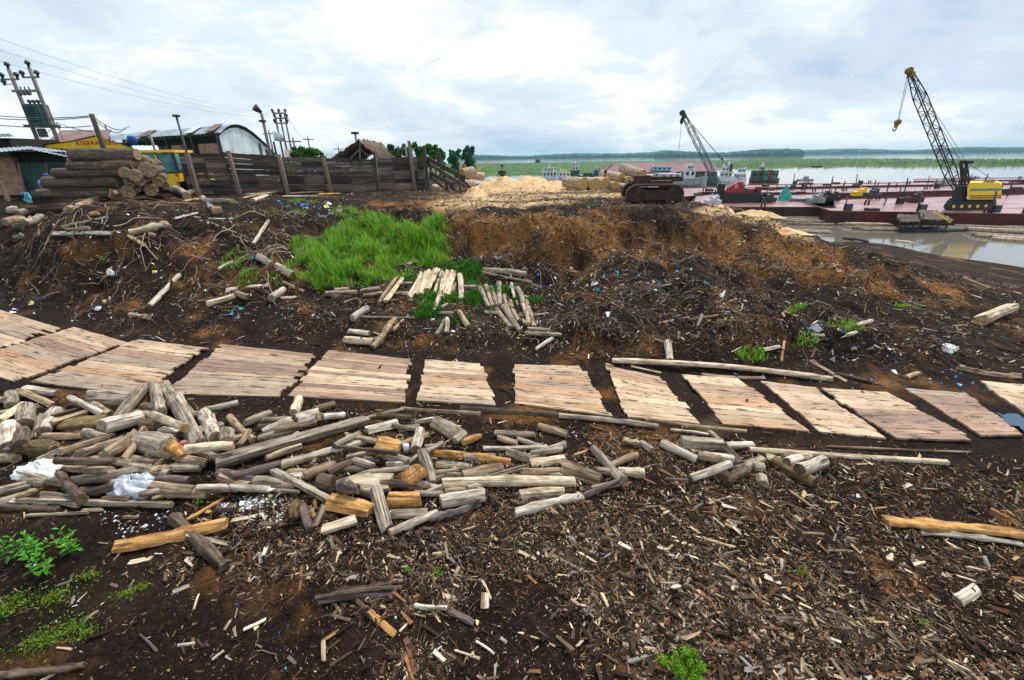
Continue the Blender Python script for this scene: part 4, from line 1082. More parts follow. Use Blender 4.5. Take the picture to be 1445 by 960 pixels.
# ------------------------------------------------------------------ barges
DKZ = -0.9
def barge(name, label, far_l, far_r, near_r, near_l, zdeck=DKZ, deck=None, hull=None, group='rusty red deck barges', stuffn=8, seed=1):
    """flat deck barge; its four deck corners given as pixels"""
    P = [at(*far_l, zdeck), at(*far_r, zdeck), at(*near_r, zdeck), at(*near_l, zdeck)]
    c = sum(P, Vector()) / 4; c.z = WATER
    t = thing(name, label, 'barge', tuple(c), 0, group)
    m = MB(c); bot = [Vector((lerp(c.x, p.x, .985), lerp(c.y, p.y, .97), WATER - .3)) for p in P]; top = [Vector((p.x, p.y, zdeck)) for p in P]
    vs = bot + top; m.add(vs, [(i, (i + 1) % 4, 4 + (i + 1) % 4, 4 + i) for i in range(4)]); m.build('hull', hull or HULLR, t)
    m = MB(c); m.add([p + Vector((0, 0, .004)) for p in top], [(0, 1, 2, 3)][::-1]); m.data = 0
    dk = m.build('deck', deck or DECK, t)
    m = MB(c)
    for i in range(4): m.beam(top[i] + Vector((0, 0, .03)), top[(i + 1) % 4] + Vector((0, 0, .03)), .14, .14)
    m.build('gunwale', hull or HULLR, t)
    g = random.Random(seed)
    for i in range(stuffn):
        u, v = g.random(), g.choice((.06, .94, .5)); p = top[0].lerp(top[1], u).lerp(top[3].lerp(top[2], u), v)
        m = MB(c)
        if g.random() < .6: m.tube([p, p + Vector((0, 0, .5))], .09, 6); m.tube([p + Vector((.35, 0, 0)), p + Vector((.35, 0, .5))], .09, 6); m.build('bollard', HULLR, t)
        else: m.box(p + Vector((0, 0, .15)), (.9, .7, .3)); m.build('hatch', HULLR, t)
    return t, top
bA, tA = barge('barge', 'dark sided work barge carrying the red crane and junk', (985, 272), (1178, 273), (1178, 293.5), (975, 293.5), hull=mk('brown barge side', (.07, .04, .03), (.03, .02, .017), .8), stuffn=5, seed=1)
bB, tB = barge('barge', 'nearest dark red barge under the yellow crane', (1125, 283.5), (1560, 272), (1600, 306), (1172, 299), stuffn=12, seed=2)
bC, tC = barge('barge', 'middle faded pink deck barge behind the yellow crane', (1050, 269), (1540, 259), (1560, 264.5), (1090, 276), stuffn=12, seed=3)
bD, tD = barge('barge', 'farthest pink deck barge along the open water', (1040, 262), (1420, 256), (1440, 259.3), (1050, 265.8), stuffn=12, seed=4)
bE, tE = barge('barge', 'pink deck barge left of the red crane', (905, 268), (1035, 264), (1045, 271.5), (905, 284), stuffn=6, seed=5)
bF, tF = barge('barge', 'small red barge at the right edge behind the middle barge', (1290, 253.5), (1540, 250), (1540, 253), (1290, 256.5), stuffn=5, seed=6)
# masts and railings standing on the barges
g = random.Random(17)
MPOS = ['near the red crane', 'beside the teal tarpaulin', 'on the pink decks in the middle', 'left of the yellow crane', 'on the far deck']
for i in range(46):
    tt, top = [(bC, tC), (bD, tD), (bC, tC), (bB, tB)][i % 4]
    u, v = g.uniform(.04, .92), g.choice((.05, .5, .95)); p = top[0].lerp(top[1], u).lerp(top[3].lerp(top[2], u), v)
    h = g.choice((.7, .9, 1.3, 1.8)); m = MB(p); lean = g.uniform(-.35, .35)
    m.tube([p, p + Vector((lean * h * .5, 0, h))], .05 + .03 * g.random(), 6)
    if i % 3 == 0: m.box(p + Vector((.3, 0, .35)), (.55, .4, .6))
    lb = '%s %spost%s, %s of the %s, %s' % ({.7: 'stubby', .9: 'short', 1.3: 'tall', 1.8: 'tallest'}[h], 'leaning left ' if lean < -.15 else 'leaning right ' if lean > .15 else 'upright ', ' with a box' if i % 3 == 0 else '', {.05: 'far side', .5: 'mid deck', .95: 'near side'}[v], {'farthest pink': 'farthest barge', 'mid': 'middle barge', 'near': 'nearest barge'}['farthest pink' if tt is bD else 'mid' if tt is bC else 'near'], 'left end' if u < .25 else 'left of centre' if u < .5 else 'right of centre' if u < .75 else 'right end')
    tag(m.build('mooring_post', HULLR if i % 3 else STEEL, loc=p), lb, 'post', 'posts on the barge decks')
g = random.Random(4)
for i, (px, py, nm, mt, lb) in enumerate([(1043, 272, 'winch', BLK, 'black winch beside the red crane'), (1072, 285, 'engine', BLK, 'black engine left of the teal tarpaulin'), (1082, 286, 'engine', STEEL, 'grey engine touching the teal tarpaulin'), (1160, 283, 'engine', BLK, 'black engine right of the small wooden boat'), (1150, 287, 'crate', GRYH, 'pale crate on the work barge'),
       (1172, 284, 'winch', BLK, 'black winch at the work barge right end'), (1213, 277, 'generator', YEL, 'small yellow generator on the nearest red barge'), (1230, 279, 'pump', STEEL, 'dark pump beside the yellow generator'), (1135, 257, 'cabin', GRYH, 'grey cabin on the farthest barge'), (1330, 262, 'cabin', GRYH, 'grey machine left of the yellow crane on the middle barge'),
       (1288, 286, 'winch', HULLR, 'red winch in the centre of the nearest barge'), (1005, 290, 'tank', WHT, 'white tank at the left end of the work barge')]):
    p = at(px, py, DKZ); s = p.y / 40
    m = MB(p); m.box(p + Vector((0, 0, .3)), (1.3 * s, .8, .5)); m.tube([p + Vector((-.3, 0, .6)), p + Vector((.4, 0, .65))], .28, 10); m.box(p + Vector((.35, 0, .75)), (.3, .5, .5)); m.tube([p + Vector((-.2, 0, .5)), p + Vector((-.2, 0, 1.2))], .05, 6)
    tag(m.build(nm, mt, loc=p), lb, nm)

# ------------------------------------------------------------------ lattice boom cranes
def lattice(m, a, b, w0, w1, wm, n, t, mi=0):
    """four chords and lacing between a and b"""
    a, b = Vector(a), Vector(b); d = (b - a).normalized(); sx = Vector((0, 1, 0)) if abs(d.y) < .9 else Vector((1, 0, 0))
    p = d.cross(sx).normalized(); q = d.cross(p).normalized()
    def ring(s):
        w = (w0 + (wm - w0) * min(1, s / .18)) if s < .5 else (w1 + (wm - w1) * min(1, (1 - s) / .18)); c = a.lerp(b, s); return [c + p * w / 2 * i + q * w / 2 * j for i, j in ((-1, -1), (1, -1), (1, 1), (-1, 1))]
    R = [ring(i / n) for i in range(n + 1)]
    for i in range(n):
        for k in range(4):
            m.beam(R[i][k], R[i + 1][k], t)
            k2 = (k + 1) % 4
            if (i + k) % 2: m.beam(R[i][k], R[i + 1][k2], t * .6)
            else: m.beam(R[i][k2], R[i + 1][k], t * .6)
            if i % 3 == 0: m.beam(R[i][k], R[i][k2], t * .6)
def crawler(m, cx0, cy_, z, Lh, h, wd, k=0):
    for sy in (-1, 1):
        y0 = cy_ + sy * wd; r = h / 2; cx_ = cx0 + sy * wd * k
        pts = [(cx_ + Lh / 2 - r + math.cos(a) * r, y0 - .25, z + r + math.sin(a) * r) for a in np.linspace(-PI / 2, PI / 2, 8)] + [(cx_ - Lh / 2 + r - math.cos(a) * r, y0 - .25, z + r + math.sin(a) * r) for a in np.linspace(PI / 2, -PI / 2, 8)]
        m.prism(pts, (0, .5, 0))
        for i in range(14): m.box((cx_ - Lh / 2 + .2 + i * (Lh - .4) / 13, y0, z + h), (.12, .56, .08))
def crane(label, foot, tip, body_px, gantry_px, colors, stripe, seed, hook_px, big):
    """foot: pixel of the boom foot base on the deck; body_px: x0,x1,ytop,ybot"""
    base = at(foot[0], foot[1], DKZ); ax_ = base.y
    t = thing('crawler_crane', label, 'crane', tuple(base)); O = base.copy()
    def w(px, py, dy=0): return atd(px, py, ax_ + dy)
    KX = base.x / base.y
    x0, x1, yt, yb_ = body_px
    m = MB(O); a, b = w(*big['track'][:2]), w(*big['track'][2:]); Lh = b.x - a.x
    crawler(m, (a.x + b.x) / 2, ax_, DKZ, Lh, big['th'] * ax_ / CF, 1.1, KX); m.build('crawler_track', BLK, t)
    for i in range(5):
        m = MB(O); m.tube([((a.x + Lh * (.16 + .17 * i)) - 1.34 * KX, ax_ - 1.38, DKZ + .32), ((a.x + Lh * (.16 + .17 * i)) - 1.34 * KX, ax_ - 1.3, DKZ + .32)], .14, 10); m.build('road_wheel', big['wheel'], t)
    m = MB(O); cc = (w((x0 + x1) / 2, yb_).x); m.tube([(cc, ax_, DKZ + .3), (cc, ax_, w(x0, yb_).z + .05)], .6, 14); m.build('turntable', BLK, t)
    P = [w(x0, yb_, -1.2), w(x1, yb_ - .5, -1.2), w(x1 + 1, lerp(yb_, yt, .85), -1.2), w(x1 - 4, yt, -1.2), w(x0 + 3, yt - big.get('slope', 0), -1.2), w(x0, lerp(yb_, yt, .7), -1.2)] if 'poly' not in big else [w(a_, b_, -1.2) for a_, b_ in big['poly']]
    m = MB(O); m.prism(P, (2.5 * KX, 2.5, 0)); hs = m.build('machine_house', colors[0], t)
    if stripe:
        for f, mt_, hh in ((.42, TEAL, .07), (.78, BLK, .03), (.9, BLK, .03)):
            m = MB(O); p, q = w(x0 + 4, lerp(yt, yb_, f), -1.215), w(x1 - .5, lerp(yt, yb_, f), -1.215); m.box(((p.x + q.x) / 2, ax_ - 1.215, p.z), (q.x - p.x, .03, hh * 2.4)); m.build('stripe', mt_, hs)
    if 'emblem' in big:
        c = w(*big['emblem'], -1.22); m = MB(O); m.tube([c, c + Vector((0, .02, 0))], .16, 14); m.build('emblem', WHT, hs)
        m = MB(O); m.tube([c - Vector((0, .02, 0)), c - Vector((0, .01, 0))], .08, 14); m.build('emblem_centre', RED, hs)
    for q in big['extra']:
        a_, b_ = w(q[0], q[1]), w(q[2], q[3]); m = MB(O); m.prism([Vector((q_[0].x - KX * 1.0, ax_ - 1.0, q_[1].z)) for q_ in ((a_, a_), (b_, a_), (b_, b_), (a_, b_))], (1.2 * KX, 1.2, 0)); m.build(q[4], q[5], t)
    ft, tp_ = w(*big['foot']), w(*tip)
    m = MB(O); lattice(m, ft, tp_, .2, .25, big['bw'], big['bn'], .06); m.build('boom', big['bm'], t)
    m = MB(O); d = (tp_ - ft).normalized(); m.tube([tp_ + Vector((-.1, -.15, .1)), tp_ + Vector((-.1, .15, .1))], .26, 12); m.box(tp_ - d * .25, (.34, .4, .4)); m.build('boom_head', big['head'], t)
    if gantry_px:
        gt = w(*gantry_px[0]); m = MB(O)
        for q in gantry_px[1:]: m.beam(w(q[0], q[1]), gt, .1); m.beam(w(q[0], q[1], .9), gt + Vector((0, .6, 0)), .1)
        m.beam(gt + Vector((-.5, 0, 0)), gt + Vector((.45, .0, 0)), .16); m.box(gt, (.5, .8, .25)); m.build('gantry', BLK, t)
        m = MB(O); r = .02
        m.tube([gt, tp_], r, 4); m.tube([gt + Vector((0, .5, 0)), tp_ + Vector((0, .1, 0))], r, 4); m.tube([gt, w(x1 - 6, yt)], r, 4); m.tube([w(x1 - 6, yt), ft.lerp(tp_, .45)], r, 4)
        m.build('stay_cable', STEEL, t)
    else:
        m = MB(O); q = w(x1 - 2, yt); m.tube([q, tp_], .02, 4); m.tube([q + Vector((0, .4, 0)), tp_], .02, 4); m.ball(q.lerp(tp_, .36), .14, 8); m.build('stay_cable', STEEL, t)
    hk = w(*hook_px)
    m = MB(O); m.tube([tp_ + Vector((-.15, 0, 0)), hk], .022, 4); m.tube([tp_, hk + Vector((.1, 0, 0))], .022, 4); m.build('hoist_rope', STEEL, t)
    m = MB(O)
    if big.get('hook', True): m.tube([hk + Vector((.05, -.12, 0)), hk + Vector((.05, .12, 0))], .24, 12); m.box(hk - Vector((0, 0, .25)), (.22, .2, .3))
    else: m.ball(hk, .2, 8, 0, 1.6)
    hb = m.build('hook_block', big['head'], t)
    if big.get('hook', True): m = MB(O); m.tube([hk + Vector((-.0, 0, -.35)), hk + Vector((.1, 0, -.5)), hk + Vector((.0, 0, -.68)), hk + Vector((-.16, 0, -.6)), hk + Vector((-.2, 0, -.48))], .05, 6); m.build('hook', BLK, hb)
    if big.get('drop'):
        m = MB(O); m.tube([hk, w(*big['drop'])], .02, 4); m.build('load_rope', STEEL, t)
    return t
crane('tall yellow striped crawler crane with a black lattice boom', (1368, 294), (1284, 102), (1365, 1413, 258, 282), [(1364, 229), (1357, 262), (1369, 262), (1362, 262)], (YEL, BLK), True, 1, (1266, 173),
      dict(track=(1335, 294, 1399, 294), th=11, wheel=YEL, foot=(1354, 276), bw=.62, bn=22, bm=BLK, head=mk('greasy yellow', (.42, .26, .03), (.06, .045, .02), 6), extra=[(1350, 262, 1363, 281, 'operator_cab', BLK), (1388, 255.5, 1402, 258.5, 'roof_vent', BLK), (1352, 281, 1366, 284, 'base_frame', BLK)]))
crane('smaller red crawler crane with a blue grey lattice boom', (1035, 285), (964, 161), (1022, 1050, 258, 276), None, (RED, BLK), False, 2, (962, 171),
      dict(track=(1012, 286, 1072, 286), th=12, wheel=BLK, foot=(1021, 277), bw=.5, bn=15, bm=mk('blue grey steel', (.10, .15, .18), (.04, .06, .075), 4, rough=.5), head=BLK, hook=False, drop=(957, 222), emblem=(1039.5, 263),
           poly=[(1022, 276), (1048, 276), (1050, 270), (1049, 257), (1043, 257), (1026, 266), (1022, 271)], extra=[(1054, 266, 1066, 276, 'winch_house', RED), (1066, 263, 1072, 277, 'counterweight', RED), (1014, 259, 1022, 272, 'operator_cab', BLK), (1010, 276, 1074, 279, 'base_frame', BLK)]))
# teal tarpaulin cone, small boat
p = at(1107, 283, DKZ); m = MB(p); rg = np.random.default_rng(3)
vs = []; n = 20
hgt = zt(1106, 260, p) - DKZ
for j, (s, r) in enumerate(((0, .95), (.12, .72), (.4, .48), (.75, .22), (1, .04))):
    for k in range(n): rr_ = r * (1 + .14 * math.sin(k * 1.9 * 2 + j) + .08 * rg.normal()); vs.append((p.x + math.cos(2 * PI * k / n) * rr_ - .15 * s, p.y + math.sin(2 * PI * k / n) * rr_, p.z + hgt * s))
m.add(vs, [(j * n + k, j * n + (k + 1) % n, (j + 1) * n + (k + 1) % n, (j + 1) * n + k) for j in range(4) for k in range(n)], 0, True); tag(m.build('tarpaulin', TEAL, loc=p), 'teal tarpaulin draped into a cone on the work barge', 'tarpaulin')
def hull_mesh(O, Lh, wd, ht, sheer=.3, bowx=.25):
    """boat hull along local X, open deck on top"""
    m = MB(); n = 14; secs = []
    for i in range(n + 1):
        s = i / n; wx = wd / 2 * (1 - max(0, (s - (1 - bowx)) / bowx) ** 2 * .96) * (1 - max(0, (.1 - s) / .1) * .25); z_ = ht * (1 + sheer * (abs(2 * s - 1) ** 2.5))
        x = (s - .5) * Lh; secs.append([(x, -wx, z_), (x, -wx * .8, z_ * .4), (x, 0, -.25), (x, wx * .8, z_ * .4), (x, wx, z_)])
    vs = [v for s_ in secs for v in s_]
    m.add(vs, [(i * 5 + k, (i + 1) * 5 + k, (i + 1) * 5 + k + 1, i * 5 + k + 1) for i in range(n) for k in range(4)] + [(0, 1, 2, 3, 4), tuple(n * 5 + k for k in (4, 3, 2, 1, 0))], 0)
    return m, secs
def deckof(secs, dz):
    m = MB(); vs = []
    for s_ in secs: vs += [(s_[0][0], s_[0][1] * .97, s_[0][2] - dz), (s_[4][0], s_[4][1] * .97, s_[4][2] - dz)]
    m.add(vs, [(i * 2, i * 2 + 2, i * 2 + 3, i * 2 + 1) for i in range(len(secs) - 1)]); return m
def boat(px0, px1, ywl, ydeck, label, hullm, houses, rz=0.0, masts=(), extra=(), group='boats moored beyond the barges', name='river_boat', wd=None, far=None, z0=WATER):
    """px0..px1 waterline extent, ydeck row of the gunwale; houses: (u0,u1,row_bottom,row_top,mat,nwin)"""
    a, b = at(px0, ywl, z0), at(px1, ywl, z0); c = (a + b) / 2; Lh = (b - a).length
    t = thing(name, label, 'boat', tuple(c), math.atan2((b - a).y, (b - a).x) + rz, group)
    ht = zt((px0 + px1) / 2, ydeck, c) - z0; wd = wd or Lh * .28
    m, secs = hull_mesh(c, Lh, wd, ht); m.build('hull', hullm, t); deckof(secs, .12 * ht).build('deck', GRYH, t)
    for (u0, u1, rb_, rt, mt_, nw) in houses:
        zb, zt2 = zt((px0 + px1) / 2, rb_, c) - z0, zt((px0 + px1) / 2, rt, c) - z0; X0, X1 = (u0 - .5) * Lh, (u1 - .5) * Lh
        m = MB(); m.box(((X0 + X1) / 2, 0, (zb + zt2) / 2), (X1 - X0, wd * .62, zt2 - zb)); h_ = m.build('cabin', mt_, t)
        m = MB(); m.box(((X0 + X1) / 2, 0, zt2 + .06), ((X1 - X0) * 1.08, wd * .74, .12)); m.build('roof', mt_, h_)
        for i in range(nw):
            xw = lerp(X0, X1, (i + .5) / nw); m = MB(); m.box((xw, -wd * .31 - .02, lerp(zb, zt2, .58)), ((X1 - X0) / nw * .5, .05, (zt2 - zb) * .4)); m.build('window', GLASS, h_)
    for (u, rt, r) in masts:
        zt2 = zt((px0 + px1) / 2, rt, c) - z0; m = MB(); x_ = (u - .5) * Lh; m.tube([(x_, 0, ht), (x_, 0, zt2)], r, 6); m.beam((x_ - .5, 0, zt2 * .85), (x_ + .5, 0, zt2 * .85), r * 1.2); m.build('mast', WHT, t)
    return t
boat(1112, 1138, 284, 280, 'small wooden boat lying on the work barge beside the teal tarpaulin', GRYH, [], wd=1.0, z0=DKZ, name='rowing_boat', group=None)
boat(764, 788, 256, 251, 'white river boat with dark windows, leftmost by the yard logs', WHT, [(.1, .9, 251, 242, WHT, 4), (.15, .7, 242, 237.5, WHT, 3)], masts=[(.45, 232, .12)])
boat(787, 806, 255, 250, 'small white boat with a yellow roof between the leftmost boat and the tower boat', WHT, [(.1, .9, 250, 243.5, WHT, 3), (.3, .6, 243, 240, YEL, 0)], masts=[(.2, 238, .1)])
boat(802, 820, 254, 249, 'boat with a tall white stepped wheelhouse', GRB, [(.15, .85, 249, 241, GRB, 3), (.25, .75, 241, 235, WHT, 2), (.3, .68, 235, 231, WHT, 2)], masts=[(.5, 228, .12)])
boat(818, 840, 255, 249, 'low dark green boat behind the pale yard logs', GRB, [(.2, .8, 249, 245, GRB, 2)])
boat(836, 852, 254, 247, 'small blue boat behind the orange shirted person', BLU, [(.1, .9, 247, 241, BLU, 2), (.2, .7, 240, 236.5, WHT, 2)], masts=[(.3, 234, .1)])
boat(755, 764, 230.5, 228.6, 'tiny dark boat on the far water above the white boats', BLK, [(.2, .7, 228.6, 225.6, BLK, 0)])
boat(766, 769, 230.2, 229.5, 'tiny dark canoe right of the far dark boat', BLK, [])
boat(915, 952, 259, 252, 'white and blue passenger boat in front of the long shed', WHT, [(.05, .95, 252, 244, WHT, 6), (.1, .8, 241, 236, mk('pale blue paint', (.30, .55, .68), (.2, .38, .48), 3), 4)], masts=[(.1, 232, .1)])
boat(930, 996, 266, 252, 'long grey white hulled boat left of the red crane', GRYH, [(.0, .42, 252, 246, WHT, 3), (.5, .72, 252, 240, WHT, 2), (.54, .66, 240, 234, WHT, 2)], masts=[(.6, 230, .1)])
boat(994, 1012, 262, 253, 'dark green boat hidden behind the red crane boom', GRB, [(.1, .8, 252, 244, GRB, 3)])
boat(1012, 1034, 259, 251, 'white ship with a black funnel behind the red crane', WHT, [(.1, .85, 251, 243, WHT, 3), (.15, .6, 243, 236, WHT, 2), (.62, .78, 244, 233, BLK, 0)], masts=[(.25, 230, .13), (.55, 228, .13)])
boat(1032, 1052, 260, 252, 'white deckhouse boat with red trim right of the red crane', WHT, [(.1, .9, 252, 246, WHT, 4), (.3, .8, 244, 238.5, WHT, 2)], masts=[(.8, 236, .1)])
boat(1057, 1099, 258, 253, 'rusty landing boat carrying the green cabins', mk('rusty brown hull', (.18, .09, .06), (.08, .05, .04), 1), [(.02, .42, 253, 241.5, GRB, 2), (.44, .58, 253, 241, mk('pale green cabin', (.12, .30, .25), (.06, .16, .13), 2), 1), (.6, .7, 253, 241, RED, 0), (.72, .9, 253, 241.5, mk('pale green cabin', (.12, .30, .25)), 2), (.25, .42, 240, 236, GRYH, 1)], masts=[(.35, 229, .12)])
boat(1360, 1392, 254.6, 251.8, 'grey flat boat beyond the yellow crane', STEEL, [(.3, .6, 251.8, 250, GRYH, 0)])
boat(1145, 1160, 235.8, 234.6, 'tiny canoe beside the grass bar', BLK, [])
# long roofed shed on the water
a, b = at(845, 258, WATER), at(1012, 258, WATER); c = (a + b) / 2
fs_ = thing('floating_shed', 'long floating shed with a dark red roof behind the white boats', 'shed', tuple(c)); Lh = (b - a).length
ZR, ZE = zt(930, 229, c) - WATER, zt(930, 243, c) - WATER
MAR = mk('dark red roof', (.20, .075, .09), (.10, .04, .05), .4, (1, 1, 1), .7)
m = MB(); m.prism([(-Lh / 2, -3.2, ZE), (-Lh / 2 + 3, 0, ZR), (-Lh / 2 + 3, .2, ZR), (-Lh / 2, 3.2, ZE)][::-1], (.001, 0, 0)); 
m.add([(-Lh / 2, -3.4, ZE), (Lh / 2, -3.4, ZE + .2), (Lh / 2 - 1.5, 0, ZR), (-Lh / 2 + 3.4, 0, ZR), (-Lh / 2, 3.4, ZE), (Lh / 2, 3.4, ZE)], [(0, 1, 2, 3), (3, 2, 5, 4), (0, 3, 4), (1, 5, 2)]); m.build('roof', MAR, fs_)
m = MB(); m.box((0, 0, ZE / 2 + .1), (Lh * .96, 5.6, ZE - .2)); m.build('wall', mk('shed wall boards', (.24, .17, .16), (.10, .07, .07), 1), fs_)
m = MB(); m.box((0, 0, 0), (Lh, 7, .5)); m.build('pontoon', BLK, fs_)
for i in range(14):
    m = MB(); m.beam((-Lh / 2 + .5 + i * Lh / 14, -3.1, .2), (-Lh / 2 + .5 + i * Lh / 14, -3.1, ZE), .25); m.build('post', WHT if i % 3 == 0 else FEND, fs_)

# ------------------------------------------------------------------ floating log rafts and the raft shelter
RW = [wood('raft log pale', (.66, .55, .41), (.48, .38, .27), (.18, .13, .09), .4), wood('raft log grey', (.46, .39, .30), (.30, .24, .18), (.11, .08, .06), .4)]
def raft(q, n, label, seed, mat=0, rad=.16, cover=.9):
    P = [at(a, b, WATER + .05) for a, b in q]; c = sum(P, Vector()) / 4; c.z = WATER
    t = thing('log_raft', label, 'raft', tuple(c), 0, 'log rafts floating between shore and barges'); g = random.Random(seed)
    for i in range(n):
        v = (i + .5) / n; a, b = P[0].lerp(P[3], v), P[1].lerp(P[2], v); s0, s1 = g.uniform(-.03, .12), g.uniform(.86, 1.04)
        if g.random() > cover: continue
        a, b = a.lerp(b, s0), a.lerp(b, s1); r = rad * g.uniform(.7, 1.3); zz_ = WATER + r * g.uniform(.25, .8)
        a.z = b.z = zz_; m = MB(c); mid = a.lerp(b, .5) + Vector((0, g.uniform(-.1, .1), 0)); m.tube([a, mid, b], [r, r * .95, r * .85], 8); m.build('log', RW[mat if g.random() < .75 else 1 - mat], t)
raft([(1085, 303), (1245, 305), (1250, 311), (1092, 311)], 9, 'long pale log raft under the dark side of the work barge', 1)
raft([(1100, 311.5), (1180, 313), (1175, 318), (1110, 317)], 5, 'short log raft close to the bank spill', 2, 1)
raft([(1180, 309), (1268, 311), (1270, 316), (1190, 317)], 7, 'grey log raft left of the thatched raft shelter', 3, 1)
raft([(1190, 320), (1290, 322), (1300, 326), (1215, 325)], 5, 'low dark logs floating in front of the raft shelter', 4, 1, .13)
raft([(1330, 316), (1470, 322), (1500, 332), (1345, 325)], 12, 'wide pale log raft right of the raft shelter', 5, 0)
raft([(1350, 328), (1480, 336), (1490, 345), (1400, 338)], 8, 'pale log raft nearest the shore at the right edge', 6, 0)
raft([(1270, 307), (1420, 312), (1430, 317), (1280, 311)], 7, 'brown log raft along the nearest red barge', 7, 1)
raft([(1430, 312), (1520, 315), (1520, 321), (1435, 318)], 5, 'dark log raft touching the right edge of the picture', 8, 1)
raft([(1120, 324.5), (1175, 327), (1180, 330), (1130, 328)], 3, 'few dark logs stranded at the muddy shore', 9, 1, .12)
raft([(1180, 316.5), (1262, 318), (1262, 320), (1186, 319)], 4, 'low grey logs between the dark logs and the grey raft', 10, 0)
sx = at(1306, 325, WATER); rs = thing('raft_shelter', 'small thatched shelter on poles standing on a dark raft', 'shelter', tuple(sx)); k = sx.y / CF
def sp(px, py, dy=0): return atd(px, py, sx.y + dy)
m = MB(sx)
for i in range(9): m.tube([sp(1272, 321, -.8 + i * .25).xy.to_3d() + Vector((0, 0, WATER + .05)), sp(1372, 324, -.8 + i * .25).xy.to_3d() + Vector((0, 0, WATER + .08))], .13, 8)
m.build('raft_logs', BLK, rs)
for q in ([(1266, 304), (1300, 303), (1298, 313), (1270, 313)], [(1296, 296), (1322, 298), (1345, 311), (1300, 309)]):
    P = [sp(*q[0], 1.4), sp(*q[1], 1.4), sp(*q[2], -.9), sp(*q[3], -.9)]; m = MB(sx); rg = np.random.default_rng(int(q[0][0])); thatch(m, P[0], P[1], P[2], P[3], 14, 8); m.build('thatch_roof', mk('grey thatch', (.26, .20, .17), (.08, .06, .055), 9, (1, 1, .2), .95), rs)
for px_, yt_ in ((1271, 312), (1280, 313), (1290, 313), (1299, 309), (1304, 303), (1318, 308), (1326, 310), (1338, 311)):
    for dy in (-.7, .9):
        m = MB(sx); a = sp(px_, yt_, dy); m.beam((a.x + .08, a.y, WATER), tuple(a), .07); m.build('post', FEND, rs)
m = MB(sx); m.beam(sp(1296, 315, -.6), sp(1342, 315, -.6), .05); m.beam(sp(1270, 318, -.6), sp(1300, 318, -.6), .05); m.build('rail', FEND, rs)
m = MB(sx); m.beam(sp(1318, 299, -1), sp(1341, 314, -1), .10); m.build('yellow_pole', YEL, rs)
for (a_, b_, lb) in (((1222, 332), (1262, 341), 'bleached log beached at the muddy shore'), ((1262, 343), (1300, 348), 'second bleached log along the muddy shore'), ((1190, 338), (1225, 343), 'dark log lying on the mud by the water')):
    p, q = G(*a_), G(*b_); m = MB((p + q) / 2); m.tube([p + Vector((0, 0, .1)), p.lerp(q, .5) + Vector((0, 0, .16)), q + Vector((0, 0, .08))], [.14, .12, .08], 8); tag(m.build('driftwood', W['w'] if 'bleached' in lb else W['d'], loc=(p + q) / 2), lb, 'driftwood')

